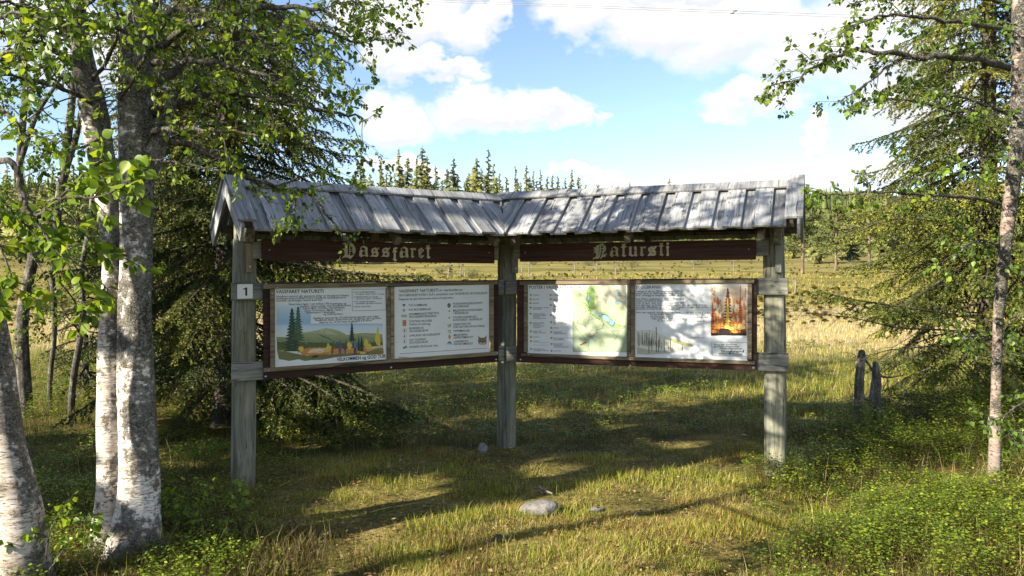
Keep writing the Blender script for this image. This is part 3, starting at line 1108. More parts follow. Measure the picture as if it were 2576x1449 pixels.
for a in [
    ("VASSFARET NATURSTI", 155, 215, 820, 195, 50, .012), ("er utarbeidet av:", 840, 192, 1243, 184, 44),
    ("SKOGBRUKSETATEN i FLÅ i samarbeid med", 152, 280, 1086, 254, 38), ("BUSKERUD SKOGSELSKAP", 1112, 252, 1660, 240, 38),
    ("Følgende har gitt økonomisk støtte til naturstien:", 148, 345, 1080, 315, 34),
    ("FLÅ KOMMUNE", 318, 446, 632, 442, 35), ("FLÅ SKOGEIERLAG", 318, 524, 697, 512, 35), ("DRAMMENSDISTRIKTETS", 320, 600, 835, 580, 35),
    ("SKOGEIERFORENING", 325, 645, 790, 630, 35), ("STATENS SKOGER", 325, 724, 717, 710, 35), ("Valdres forvaltning", 325, 772, 687, 762, 35),
    ("BUSKERUD", 328, 842, 573, 832, 35), ("SKOGSELSKAP", 328, 890, 655, 875, 35), ("OPPLAND SKOGSELSKAP", 325, 968, 858, 938, 35),
    ("DET NORSKE", 330, 1040, 610, 1024, 35), ("SKOGSELSKAP", 330, 1086, 650, 1070, 35), ("NORSKE SKOG avd. Hen", 330, 1160, 815, 1132, 35),
    ("FORSIKRINGSSELSKAPET", 1073, 423, 1580, 407, 35), ("SKOGBRAND", 1075, 468, 1347, 462, 35), ("MILJØVERNAVDELINGEN", 1075, 540, 1573, 522, 35),
    ("i BUSKERUD", 1078, 583, 1338, 578, 35), ("FYLKESLANDBRUKS-", 1075, 655, 1485, 640, 35), ("KONTORET i BUSKERUD", 1077, 702, 1577, 682, 35),
    ("DIREKTORATET", 1077, 774, 1383, 762, 35), ("FOR NATURFORVALTNING", 1078, 820, 1613, 798, 35), ("TIPPEMIDLER", 1075, 888, 1360, 878, 35),
    ("MILJØVERN-", 1082, 957, 1330, 945, 35), ("DEPARTEMENTET", 1083, 1000, 1420, 988, 35), ("LANDBRUKS-", 1085, 1068, 1342, 1055, 35),
    ("DEPARTEMENTET", 1085, 1112, 1417, 1098, 35)]:
    T(R2, *a)
T(R3, "POSTER I VASSFARET NATURSTI", 162, 158, 1190, 160, 56, .014)
LIST = [
    (190, 272, '1', ["SKOGBRANN"]), (190, 348, '2', ["FJELLSKOG"]), (190, 420, '3', ["BARSKOGER"]),
    (190, 500, '4', ["FJELLGRENSER I VASSFARET", "LANGSETHAUGEN"]), (192, 612, '5', ["VASSFARET-VIDALEN", "LANDSKAPSVERNOMRÅDE", "VASSFARETS", "BOSETTINGSHISTORIE"]),
    (194, 778, '6', ["BJØRNENS SKJEBNE", "I VASSFARET", "SPOR OG SPORTEGN", "ETTER BJØRN"]), (196, 928, '7', ["DOMFET SETER", "DYRELIV I FJELLSKOG"]),
    (198, 1032, '8', ["PLANTELIV"]), (198, 1108, '9', ["VASSFARET"]), (200, 1250, '10', ["URSKOG/NATURSKOG", "VEGETASJON I VASSFARET"]),
    (552, 272, '11', ["VILTMARKER"]), (553, 346, '12', ["BRINGEN NATURRESERVAT", "FISKE I VASSFARET"]),
    (555, 453, '13', ["KULTURVERNPLASSEN", "TØMMERFLØTNINGEN", "I VASSFARET", "VASSFARET-VIDALEN", "LANDSKAPSVERNOMRÅDE"]),
    (560, 635, '14', ["VASSFARETS", "BOSETTINGSHISTORIE", "VASSFARET UNDER KRIGEN"]), (562, 766, '15', ["INDRE VASSFARET", "LANDSKAPSVERNOMRÅDE"]),
    (564, 868, '16', ["STORFUGL"]), (566, 943, '17', ["FLERBRUKSVEI", "FLERSIDIG SKOGBRUK"]), (568, 1052, '18', ["JAKT OG FANGST I ELDRE TID", "JAKT I NYERE TID"]),
    (570, 1158, '19', ["MIKKJEL FØNHUS", "OG VASSFARET", "STEDSNAVN I BJØRNEBOKA"]), (572, 1284, '20', ["SKOGSKOLER"])]
for (x, y, num, lines) in LIST:
    T(R3, num, x - 8 * len(num), y + 9, x + 9 * len(num), y + 9, 19)
    for i, ln in enumerate(lines):
        T(R3, ln, x + 42, y + 10 + i * 27, x + 42 + 12.6 * len(ln), y + 11 + i * 27, 19)
for a in [
    ("SKOGBRANN", 182, 148, 605, 145, 52),
    ("I Norge er det ca. 700 skogbranner hvert år", 182, 210, 990, 202, 32), ("svarer dette ca. 2000 daa tapt skog. Det er", 182, 243, 970, 237, 32), ("til år, avhengig av temperatur, nedbør og vind", 182, 278, 1010, 270, 32),
    ("Hele 70% av skogbrannene skyldes uforsiktighet i", 182, 338, 1030, 334, 32), ("skogen. Årsaken til skogbranner er", 182, 370, 830, 366, 32), ("mus, propan eller andre gassaparater kan", 182, 405, 1005, 402, 32),
    ("med sigaretter og fyrstikker. Glass i naturen kan være årsak til brann", 182, 440, 1395, 440, 32), ("tennelse. Maskiner og utstyr som brukes i skogen kan under", 182, 473, 1415, 475, 32), ("spesielle forhold forårsake skogbrand", 182, 506, 930, 506, 32),
    ("Hvis det oppstår skogbrann, vær rask,      du kan greie å sluk-", 182, 566, 1443, 574, 32), ("Du kan kvele ilden", 420, 602, 765, 604, 32), ("med sand eller", 1110, 606, 1375, 608, 32),
    ("ne med plagg, eller", 430, 640, 780, 640, 32), ("ledning ved", 1180, 644, 1408, 644, 32), ("f.eks. å lede fra ildens ytterkant", 460, 674, 1000, 674, 32), ("Er det vanskelig å", 552, 708, 910, 706, 32), ("skal du", 1220, 714, 1370, 714, 32),
    ("TELEFON 110", 1110, 1000, 1352, 1000, 28, .01, (0.25, 0.03, 0.02)),
    ("Skog kan forsikres", 1512, 1112, 1905, 1110, 30), ("gjennom skogeiernes", 1512, 1146, 1948, 1146, 30), ("forsikringsselskap", 1612, 1180, 1995, 1182, 30),
    ("Skogbrand", 1630, 1240, 2025, 1236, 44, .02)]:
    T(R4, *a)


def make_texts():
    tmp = []
    cuset = {}
    for (wing, parent, text, b, h, bold, col) in TEXTS:
        key = (text, bold)
        if key not in cuset:
            cu = bpy.data.curves.new('txt', 'FONT')
            cu.body = text
            cu.size = 1.0
            cu.resolution_u = 2
            cu.offset = bold
            t = bpy.data.objects.new('txt_tmp', cu)
            COL.objects.link(t)
            tmp.append(t)
            cuset[key] = t
    bpy.context.view_layer.update()
    dg = bpy.context.evaluated_depsgraph_get()
    geo = {}
    for k, t in cuset.items():
        me = bpy.data.meshes.new_from_object(t.evaluated_get(dg))
        V = np.empty(len(me.vertices) * 3, np.float32)
        me.vertices.foreach_get('co', V)
        me.calc_loop_triangles()
        F = np.empty(len(me.loop_triangles) * 3, np.int32)
        me.loop_triangles.foreach_get('vertices', F)
        geo[k] = (V.reshape(-1, 3), F.reshape(-1, 3))
        bpy.data.meshes.remove(me)
    for t in tmp:
        bpy.data.objects.remove(t)
    cap = 0.70
    per = {}
    for (wing, parent, text, b, h, bold, col) in TEXTS:
        V, F = geo[(text, bold)]
        if not len(V):
            continue
        x0, y0, x1, y1 = b
        w_ = V[:, 0].max()
        px = x0 + (x1 - x0) * V[:, 0] / w_
        py = y0 + (y1 - y0) * V[:, 0] / w_ - V[:, 1] / cap * h
        # plane of the print: linear in 1/depth is close to affine on one line of text
        off = 0.0049
        pts = np.empty((len(V), 3))
        sA, zA = wing.hit(x0, y0, off)
        sB, zB = wing.hit(x1, y1, off)
        sC, zC = wing.hit(x0, y0 - h, off)
        sD, zD = wing.hit(x1, y1 - h, off)
        u = V[:, 0] / w_
        # perspective-correct place along the line
        sm, _ = wing.hit((x0 + x1) / 2, (y0 + y1) / 2, off)
        um = (sm - sA) / (sB - sA + 1e-9)
        uu = u + (um - 0.5) * 4 * u * (1 - u)
        v = V[:, 1] / cap
        pts[:, 0] = sA + (sB - sA) * uu
        pts[:, 1] = off
        pts[:, 2] = (zA + (zB - zA) * uu) + v * ((zC - zA) * (1 - uu) + (zD - zB) * uu)
        per.setdefault((parent, wing), MB()).add(pts, F, None, col)
    for (parent, wing), mb in per.items():
        child_on_wing('lettering', mb.mesh('lettering'), M['print'], parent, wing)['kind'] = 'stuff'


make_texts()


class Paint:
    """flat coloured shapes printed on a poster, each a hair above the one before"""
    def __init__(self, region):
        self.w, self.p, self.ox, self.oy, self.sc = region
        self.mb = MB()
        self.k = 0
        self.rng = random.Random(3)
        self.dim = 0.9

    def P(self, x, y):
        s, z = self.w.hit(self.ox + x / self.sc, self.oy + y / self.sc, 0.0045)
        return s, z

    def poly(self, pts, col, grad=None, jit=0.0):
        """grad: list of (y, colour) stops"""
        self.k += 1
        off = 0.0042 + 0.00001 * self.k
        bm = bmesh.new()
        vs = []
        for x, y in pts:
            v = bm.verts.new((x, y, 0))
            vs.append(v)
        ed = [bm.edges.new((vs[i], vs[(i + 1) % len(vs)])) for i in range(len(vs))]
        bmesh.ops.triangle_fill(bm, use_beauty=True, use_dissolve=False, edges=ed)
        bm.verts.index_update()
        V, C = [], []
        for v in bm.verts:
            s, z = self.P(v.co.x, v.co.y)
            V.append((s, off, z))
            if grad:
                ys = [g[0] for g in grad]
                C.append([np.interp(v.co.y, ys, [g[1][i] for g in grad]) for i in range(3)])
            else:
                C.append(col)
        F = [[v.index for v in f.verts] for f in bm.faces]
        bm.free()
        if F:
            self.mb.add(V, F, None, np.array(C) * self.dim)

    def rect(self, x0, y0, x1, y1, col, grad=None):
        if grad:
            ys = sorted(set([y0, y1] + [g[0] for g in grad if y0 < g[0] < y1]))
            for a, b in zip(ys, ys[1:]):
                self.poly([(x0, a), (x1, a), (x1, b), (x0, b)], None, grad)
        else:
            self.poly([(x0, y0), (x1, y0), (x1, y1), (x0, y1)], col)

    def line(self, pts, w_, col):
        for (a, b), (c, d) in zip(pts, pts[1:]):
            L = math.hypot(c - a, d - b) + 1e-6
            nx, ny = -(d - b) / L * w_ / 2, (c - a) / L * w_ / 2
            self.poly([(a + nx, b + ny), (c + nx, d + ny), (c - nx, d - ny), (a - nx, b - ny)], col)

    def conifer(self, x, yt, yb, hw, col, n=11, col2=None):
        L, R = [], []
        r = self.rng
        for i in range(n):
            t0 = i / n
            t1 = (i + 1) / n
            wd = hw * (0.12 + 0.88 * t1) * r.uniform(0.75, 1.1)
            yy = yt + (yb - yt) * t1
            y0 = yt + (yb - yt) * t0
            L += [(x - wd * 0.38, y0 + (yy - y0) * 0.25), (x - wd, yy)]
            wd = hw * (0.12 + 0.88 * t1) * r.uniform(0.75, 1.1)
            R += [(x + wd * 0.38, y0 + (yy - y0) * 0.25), (x + wd, yy + r.uniform(-4, 4))]
        self.poly([(x, yt)] + R + L[::-1], col)
        if col2:
            for i in range(n - 1):
                t = (i + 0.8) / n
                yy = yt + (yb - yt) * t
                wd = hw * t * 0.8
                self.poly([(x - wd * r.uniform(.2, .9), yy + 10), (x + wd * r.uniform(-.2, .5), yy - 8), (x + wd * r.uniform(0, .7), yy + 3)], col2)

    def blob(self, x, y, rx, ry, col, n=12, jit=0.25):
        self.poly([(x + rx * math.cos(k / n * 6.2832) * (1 + self.rng.uniform(-jit, jit)), y + ry * math.sin(k / n * 6.2832) * (1 + self.rng.uniform(-jit, jit))) for k in range(n)], col)

    def done(self, name):
        o = child_on_wing(name, self.mb.mesh(name), M['print'], self.p, self.w)
        o['kind'] = 'stuff'
        return o


W_ = (0.72, 0.74, 0.75)
INK = (0.012, 0.012, 0.015)
# ---- poster 1: painted landscape
p = Paint(R1)
sky_g = [(330, W_), (420, (0.50, 0.62, 0.72)), (620, (0.30, 0.47, 0.64)), (680, (0.30, 0.47, 0.66)), (730, (0.52, 0.63, 0.72)), (850, (0.60, 0.66, 0.70)), (960, (0.64, 0.68, 0.68))]
p.rect(190, 330, 420, 680, None, sky_g)
p.rect(420, 360, 640, 680, None, sky_g)
p.rect(640, 470, 760, 680, None, sky_g)
p.rect(190, 680, 1950, 960, None, sky_g)
p.poly([(190, 900), (420, 905), (640, 830), (760, 812), (870, 790), (1000, 755), (1120, 770), (1240, 805), (1310, 840), (1350, 870), (1450, 850), (1640, 832), (1830, 840), (1945, 860), (1955, 1060), (200, 1060)], None,
       [(750, (0.40, 0.42, 0.26)), (880, (0.30, 0.33, 0.16)), (960, (0.16, 0.23, 0.15)), (1060, (0.10, 0.17, 0.10))])
p.poly([(870, 850), (960, 880), (1080, 930), (1180, 1000), (1160, 1000), (1050, 935), (930, 890)], (0.06, 0.12, 0.12))
p.poly([(900, 800), (960, 770), (1060, 800), (1180, 860), (1060, 860), (940, 830)], (0.45, 0.45, 0.27))
p.poly([(200, 980), (600, 990), (1100, 1000), (1500, 1010), (1950, 980), (1955, 1130), (200, 1130)], None, [(980, (0.06, 0.10, 0.04)), (1080, (0.12, 0.15, 0.05)), (1130, (0.16, 0.15, 0.05))])
for i in range(42):
    p.conifer(230 + i * 41 + p.rng.uniform(-12, 12), 985 + p.rng.uniform(-25, 15), 1090, 13, (0.05, 0.085, 0.03), 5)
p.poly([(540, 1130), (740, 1080), (1000, 1075), (1100, 1100), (1300, 1095), (1800, 1060), (1955, 1040), (1955, 1190), (1200, 1210), (640, 1210)], (0.55, 0.24, 0.06))
p.poly([(760, 1110), (900, 1090), (1050, 1100), (1020, 1150), (880, 1170), (700, 1165)], (0.66, 0.55, 0.36))
p.poly([(1650, 1080), (1945, 1040), (1950, 1075), (1700, 1110)], (0.62, 0.52, 0.36))
grs = [(200, 1130), (330, 1140), (480, 1170), (700, 1215), (900, 1195), (1180, 1190), (1500, 1170), (1700, 1150), (1850, 1100), (1960, 1090), (1965, 1170), (1800, 1195), (1500, 1205), (1150, 1240), (950, 1280), (760, 1285), (660, 1300), (560, 1270), (400, 1300), (230, 1265)]
p.poly(grs, None, [(1090, (0.20, 0.19, 0.07)), (1200, (0.13, 0.14, 0.05)), (1300, (0.16, 0.18, 0.08))])
for i in range(60):
    x = p.rng.uniform(220, 1950)
    y = np.interp(x, [200, 700, 1200, 1960], [1270, 1290, 1225, 1160]) + p.rng.uniform(-90, 18)
    p.line([(x, y), (x + p.rng.uniform(-14, 20), y - p.rng.uniform(20, 45))], 4, p.rng.choice([(0.07, 0.09, 0.03), (0.25, 0.22, 0.09), (0.10, 0.12, 0.05)]))
for k in range(170):
    x, y = p.rng.uniform(210, 1940), p.rng.uniform(800, 1000)
    if y > np.interp(x, [190, 640, 870, 1000, 1120, 1310, 1350, 1640, 1945], [905, 835, 800, 765, 775, 845, 875, 840, 865]) + 12:
        l_ = p.rng.uniform(10, 45)
        p.line([(x, y), (x + l_, y + l_ * p.rng.uniform(.1, .5))], p.rng.uniform(3, 8), p.rng.choice([(0.42, 0.42, 0.26), (0.20, 0.27, 0.14), (0.14, 0.22, 0.16), (0.34, 0.36, 0.20), (0.48, 0.45, 0.28)]))
for k in range(60):
    x, y = p.rng.uniform(560, 1900), p.rng.uniform(1085, 1200)
    p.line([(x, y), (x + p.rng.uniform(20, 90), y + p.rng.uniform(-8, 4))], p.rng.uniform(3, 8), p.rng.choice([(0.62, 0.40, 0.16), (0.42, 0.16, 0.04), (0.66, 0.52, 0.32), (0.30, 0.22, 0.07)]))
DKG = (0.025, 0.055, 0.035)
p.conifer(445, 420, 1140, 165, DKG, 14, (0.10, 0.17, 0.11))
p.line([(545, 420), (552, 1165)], 12, (0.16, 0.08, 0.05))
p.conifer(548, 395, 960, 130, (0.05, 0.10, 0.055), 13, (0.16, 0.22, 0.12))
p.conifer(1437, 660, 970, 62, DKG, 9)
p.conifer(1550, 875, 1130, 32, DKG, 8)
p.conifer(1597, 890, 1140, 50, DKG, 8)
p.conifer(1340, 930, 1020, 14, DKG, 5)
YEL = (0.62, 0.48, 0.06)
for (x, y, rx, ry) in ((1870, 930, 45, 95), (1868, 820, 18, 70), (1885, 1010, 30, 40), (1670, 1000, 36, 70), (1720, 1060, 34, 55), (1400, 1050, 38, 65), (1050, 1085, 42, 60), (1040, 1030, 14, 35), (600, 1105, 40, 50), (1610, 1165, 50, 26)):
    p.blob(x, y, rx, ry, YEL, 14, 0.35)
for x, y0, y1 in ((1868, 900, 1095), (1050, 1050, 1215), (1668, 1000, 1120)):
    p.line([(x, y0), (x + 6, y1)], 6, (0.40, 0.33, 0.22))


def hiker(x, yt, yb, w_, coat, pants):
    h = yb - yt
    p.blob(x, yt + h * 0.07, w_ * 0.32, h * 0.075, (0.20, 0.12, 0.07), 8, 0.05)
    p.poly([(x - w_ * .6, yt + h * .2), (x + w_ * .3, yt + h * .15), (x + w_ * .7, yt + h * .3), (x + w_ * .55, yt + h * .6), (x - w_ * .5, yt + h * .6)], coat)
    p.poly([(x - w_ * .5, yt + h * .6), (x + w_ * .5, yt + h * .58), (x + w_ * .62, yb), (x + w_ * .25, yb), (x + w_ * .05, yt + h * .72), (x - w_ * .15, yb), (x - w_ * .5, yb)], pants)


hiker(1113, 1055, 1200, 26, (0.22, 0.07, 0.05), (0.06, 0.08, 0.14))
hiker(1238, 945, 1190, 42, (0.06, 0.10, 0.20), (0.08, 0.11, 0.18))
p.line([(1215, 1010), (1170, 985)], 16, (0.06, 0.10, 0.20))
hiker(1325, 1000, 1195, 36, (0.16, 0.05, 0.06), (0.10, 0.16, 0.20))
hiker(1490, 915, 1200, 42, (0.10, 0.17, 0.34), (0.07, 0.06, 0.04))
p.poly([(765, 1255), (790, 1218), (850, 1208), (868, 1190), (875, 1212), (862, 1232), (840, 1238), (838, 1252), (828, 1240), (795, 1240), (780, 1258)], (0.02, 0.015, 0.012))
bx = [(1440, 112), (1995, 108), (2003, 452), (1445, 470), (1440, 112)]
p.line(bx, 5, (0.05, 0.05, 0.05))
for y in (160, 241, 318, 400):
    p.blob(1473, y, 9, 9, INK, 5, 0.1)
p.done('picture')

# ---- poster 2: emblems, rule, lynx head
p = Paint(R2)
p.line([(165, 1258), (1660, 1160)], 6, INK)
p.rect(140, 1308, 305, 1330, (0.52, 0.48, 0.34))
p.line([(150, 1321), (270, 1318)], 6, (0.2, 0.18, 0.12))
p.poly([(215, 412), (260, 412), (258, 440), (238, 458), (218, 440)], (0.03, 0.025, 0.03))
p.poly([(226, 438), (248, 438), (238, 455)], W_)
p.blob(238, 515, 24, 27, (0.22, 0.24, 0.24), 12, .05)
for dx in (-10, 2, 13):
    p.line([(238 + dx, 494), (238 + dx, 536)], 4, W_)
p.rect(195, 592, 245, 634, (0.16, 0.24, 0.05))
p.rect(212, 604, 236, 622, W_)
p.line([(290, 596), (255, 598), (250, 612), (288, 614), (284, 628), (246, 630)], 10, (0.20, 0.27, 0.06))
p.rect(215, 685, 277, 783, (0.50, 0.07, 0.03))
for yy in (720, 765):
    p.line([(228, yy), (264, yy)], 7, (0.66, 0.40, 0.08))
    for dx in (0, 16, 32):
        p.line([(230 + dx, yy - 22), (230 + dx, yy)], 7, (0.66, 0.40, 0.08))
for y, c in ((858, (0.1, 0.1, 0.1)), (952, (0.35, 0.36, 0.38)), (1044, (0.35, 0.36, 0.38))):
    p.blob(250, y, 37, 37, c, 18, 0)
    p.blob(250, y, 33, 33, W_, 18, 0)
    p.conifer(248, y - 26, y + 22, 17, (0.02, 0.035, 0.05), 4)
GR = (0.03, 0.14, 0.06)
for x0, y0 in ((240, 1130), (272, 1118)):
    p.line([(x0, y0), (x0, y0 + 50)], 8, GR)
    for k in (14, 30):
        p.line([(x0 - 22, y0 + k + 12), (x0, y0 + k - 6), (x0 + 22, y0 + k + 8)], 8, GR)
p.blob(1006, 434, 28, 40, (0.03, 0.09, 0.04), 18, 0)
p.conifer(1006, 408, 460, 14, (0.30, 0.42, 0.28), 4)
for y in (530, 643):
    p.blob(1010, y, 13, 14, (0.36, 0.02, 0.05), 12, 0)
p.blob(1012, 776, 35, 36, (0.30, 0.32, 0.33), 18, 0)
p.blob(1012, 776, 30, 31, W_, 18, 0)
p.poly([(990, 765), (1004, 760), (1006, 805), (996, 800)], (0.30, 0.30, 0.05))
p.poly([(1012, 760), (1035, 752), (1030, 785), (1016, 806)], (0.22, 0.06, 0.04))
for (a, b, c) in (((990, 855), (1006, 872), (0.10, 0.30, 0.10)), ((1034, 855), (1016, 872), (0.45, 0.06, 0.05)), ((988, 903), (1004, 886), (0.60, 0.50, 0.12)), ((1036, 898), (1018, 886), (0.05, 0.12, 0.35))):
    p.line([a, b], 16, c)
p.poly([(994, 945), (1036, 942), (1036, 985), (1015, 1008), (996, 985)], (0.50, 0.16, 0.03))
p.poly([(1004, 955), (1022, 950), (1026, 980), (1012, 995)], (0.66, 0.45, 0.08))
p.line([(1010, 930), (1020, 930)], 12, (0.40, 0.12, 0.03))
p.poly([(970, 1085), (995, 1055), (1012, 1085)], (0.05, 0.14, 0.36))
p.poly([(1018, 1085), (1036, 1055), (1062, 1085)], (0.05, 0.14, 0.36))
p.blob(1015, 1060, 17, 18, (0.06, 0.26, 0.10), 10, .1)
p.line([(962, 1103), (1070, 1098)], 7, (0.35, 0.40, 0.45))
FUR = (0.20, 0.155, 0.09)
p.poly([(1495, 942), (1510, 962), (1545, 985), (1610, 982), (1640, 955), (1655, 930), (1645, 975), (1640, 1000), (1650, 1050), (1640, 1090), (1600, 1112), (1545, 1112), (1510, 1085), (1500, 1040), (1510, 990)], FUR)
p.poly([(1497, 945), (1508, 965), (1528, 990), (1512, 995)], (0.04, 0.03, 0.025))
p.poly([(1653, 934), (1638, 962), (1618, 985), (1640, 985)], (0.04, 0.03, 0.025))
p.poly([(1520, 1065), (1570, 1075), (1630, 1060), (1620, 1100), (1575, 1112), (1535, 1105)], (0.50, 0.46, 0.38))
p.poly([(1560, 1045), (1600, 1045), (1580, 1065)], (0.12, 0.06, 0.05))
p.line([(1555, 1082), (1578, 1086), (1605, 1080)], 5, INK)
for sx in (-1, 1):
    p.line([(1580 + sx * 22, 1025), (1580 + sx * 45, 1016)], 6, INK)
    p.poly([(1580 + sx * 15, 1010), (1580 + sx * 50, 1000), (1580 + sx * 48, 1010)], (0.45, 0.38, 0.26))
for k in range(30):
    x, y = p.rng.uniform(1515, 1640), p.rng.uniform(990, 1060)
    p.line([(x, y), (x + p.rng.uniform(-4, 4), y + 10)], 3, (0.07, 0.05, 0.035))
p.done('picture')

# ---- poster 3: numbered discs and the map
p = Paint(R3)
p.dim = 0.72
for (x, y, num, lines) in LIST:
    p.blob(x, y, 20, 20, (0.62, 0.46, 0.05), 12, 0.0)
    p.blob(x + 31, y, 4, 4, INK, 6, 0)
for yy in (1132, 1178):
    p.line([(238, yy), (522, yy + 2)], 4, (0.2, 0.2, 0.2))
T9 = None
mg = [(100, (0.42, 0.46, 0.30)), (400, (0.42, 0.50, 0.30)), (800, (0.46, 0.53, 0.33)), (1300, (0.40, 0.50, 0.33))]
MAPP = [(945, 172), (1195, 172), (1235, 160), (1258, 102), (1920, 102), (1945, 1308), (962, 1300)]
p.poly(MAPP, None, mg)
p.poly([(1260, 102), (1360, 102), (1350, 300), (1370, 500), (1300, 560), (1240, 480), (1200, 350), (1210, 180)], (0.26, 0.42, 0.13))
p.poly([(1080, 360), (1200, 420), (1280, 560), (1400, 560), (1560, 590), (1660, 700), (1760, 800), (1925, 830), (1870, 880), (1740, 890), (1640, 840), (1500, 740), (1380, 700), (1280, 620), (1180, 460)], (0.32, 0.45, 0.15))
p.poly([(1240, 480), (1300, 500), (1290, 580), (1250, 560)], (0.16, 0.36, 0.07))
p.poly([(1380, 140), (1560, 110), (1910, 110), (1915, 360), (1750, 420), (1500, 450), (1400, 300)], (0.46, 0.46, 0.36))
p.poly([(1000, 560), (1160, 560), (1200, 640), (1080, 780), (970, 740)], (0.52, 0.54, 0.34))
p.poly([(1110, 830), (1350, 900), (1380, 980), (1240, 1010), (1120, 920)], (0.46, 0.50, 0.38))
p.poly([(1640, 480), (1780, 450), (1840, 560), (1700, 600)], (0.52, 0.50, 0.33))
WAT = (0.30, 0.55, 0.78)
DK = (0.05, 0.16, 0.38)
for lake in ([(1222, 300), (1255, 293), (1252, 340), (1240, 392), (1218, 380), (1214, 330)], [(1305, 570), (1335, 565), (1345, 600), (1325, 618), (1308, 600)],
             [(1390, 650), (1420, 600), (1468, 595), (1455, 625), (1410, 668), (1385, 670)], [(1492, 635), (1540, 630), (1600, 665), (1625, 725), (1710, 745), (1700, 800), (1670, 825), (1625, 800), (1590, 755), (1510, 715), (1490, 680)],
             [(1330, 1055), (1365, 1055), (1375, 1090), (1340, 1095)], [(1262, 1125), (1285, 1115), (1282, 1148), (1265, 1150)], [(1730, 395), (1795, 395), (1785, 430), (1745, 432)], [(1820, 385), (1850, 395), (1825, 402)],
             [(1742, 195), (1770, 195), (1798, 240), (1740, 300), (1728, 305), (1735, 280), (1768, 250)], [(1710, 110), (1752, 106), (1750, 130), (1712, 132)], [(1005, 480), (1028, 480), (1015, 530), (985, 555), (990, 510)],
             [(1810, 855), (1880, 850), (1845, 870)], [(1650, 858), (1665, 855), (1685, 905), (1672, 900)], [(1012, 795), (1040, 790), (1030, 806)]):
    cx = sum(q[0] for q in lake) / len(lake)
    cy = sum(q[1] for q in lake) / len(lake)
    p.poly([(cx + (x - cx) * 1.16, cy + (y - cy) * 1.16) for x, y in lake], DK)
    p.poly(lake, WAT)
ROAD = (0.05, 0.09, 0.05)
p.line([(950, 180), (1040, 300), (1100, 390), (1190, 430), (1250, 500), (1275, 560)], 6, (0.05, 0.16, 0.06))
p.line([(1216, 180), (1220, 290), (1236, 400), (1250, 480), (1280, 570)], 6, (0.05, 0.16, 0.06))
p.line([(1275, 560), (1360, 605), (1480, 610), (1600, 650), (1700, 780), (1800, 830), (1920, 832), (1860, 890), (1740, 920), (1660, 925), (1690, 980), (1760, 1020), (1680, 1110), (1600, 1200), (1540, 1290)], 5, ROAD)
p.line([(960, 745), (980, 820), (1060, 920), (1130, 1000), (1210, 1100), (1250, 1160), (1230, 1210), (1270, 1300)], 5, ROAD)
p.line([(1240, 1140), (1250, 1080), (1310, 1050), (1260, 990), (1265, 930), (1330, 905)], 4, ROAD)
dots = [(1040, 775), (1090, 690), (1130, 610), (1190, 575), (1240, 550), (1275, 600), (1330, 635), (1390, 690), (1440, 710), (1490, 745), (1520, 800), (1485, 875), (1400, 905), (1390, 960), (1340, 1000), (1270, 1030), (1215, 1105)]
p.line(dots, 4, (0.10, 0.05, 0.02))
p.line([(1040, 775), (1165, 825), (1220, 885), (1320, 905)], 4, (0.10, 0.05, 0.02))
for x, y in dots:
    p.blob(x, y, 9, 9, (0.07, 0.03, 0.02), 6, .1)
for k in range(26):
    x, y = p.rng.uniform(975, 1860), p.rng.uniform(640, 1260)
    a = p.rng.uniform(0, 3.1)
    pts = [(x, y)]
    for j in range(5):
        a += p.rng.uniform(-.7, .7)
        pts.append((min(1930, max(965, pts[-1][0] + 34 * math.cos(a))), min(1295, pts[-1][1] + 34 * math.sin(a))))
    p.line(pts, 2.5, (0.20, 0.24, 0.13))
for k in range(14):
    x, y = p.rng.uniform(960, 1860), p.rng.uniform(190, 560)
    a = p.rng.uniform(0, 3.1)
    pts = [(x, y)]
    for j in range(5):
        a += p.rng.uniform(-.7, .7)
        pts.append((min(1920, max(955, pts[-1][0] + 34 * math.cos(a))), max(180, pts[-1][1] + 34 * math.sin(a))))
    p.line(pts, 2.5, (0.22, 0.22, 0.12))
p.poly([(1085, 1172), (1180, 1122), (1185, 1112), (1212, 1125), (1198, 1150), (1190, 1142), (1088, 1188)], (0.36, 0.05, 0.03))
p.line(MAPP + MAPP[:1], 3, (0.10, 0.14, 0.10))
p.done('picture')

# ---- poster 4: photograph of burning spruces, drawing of burnt forest, box
p = Paint(R4)
fg = [(90, (0.76, 0.62, 0.50)), (250, (0.80, 0.55, 0.35)), (450, (0.75, 0.42, 0.20)), (620, (0.62, 0.24, 0.08)), (780, (0.50, 0.12, 0.03)), (850, (0.30, 0.06, 0.015)), (950, (0.03, 0.012, 0.008))]
p.rect(1465, 92, 2072, 948, None, fg)
OR = (0.75, 0.30, 0.03)
YW = (0.80, 0.62, 0.14)
for (x, y, rx, ry, c) in ((1600, 480, 90, 160, (0.82, 0.74, 0.60)), (1750, 420, 80, 250, (0.82, 0.72, 0.50)), (1640, 250, 120, 130, (0.80, 0.72, 0.62)), (1900, 690, 120, 120, (0.60, 0.16, 0.04)), (1960, 330, 60, 200, (0.78, 0.52, 0.36)), (1560, 780, 80, 60, OR), (1800, 800, 110, 60, YW), (1980, 800, 80, 50, YW), (1740, 660, 60, 140, YW), (1520, 880, 50, 30, OR), (1880, 880, 60, 25, OR)):
    p.blob(x, y, rx, ry, c, 14, 0.25)
for k in range(120):
    x, y = p.rng.uniform(1475, 2062), p.rng.uniform(300, 820)
    h_ = p.rng.uniform(15, 60)
    c = p.rng.choice([(0.80, 0.60, 0.36), (0.72, 0.36, 0.12), (0.60, 0.20, 0.05), (0.82, 0.70, 0.48), (0.50, 0.13, 0.04)])
    p.blob(x, y, h_ * .4, h_, c, 7, 0.4)
p.conifer(1752, 125, 800, 115, (0.26, 0.05, 0.015), 13)
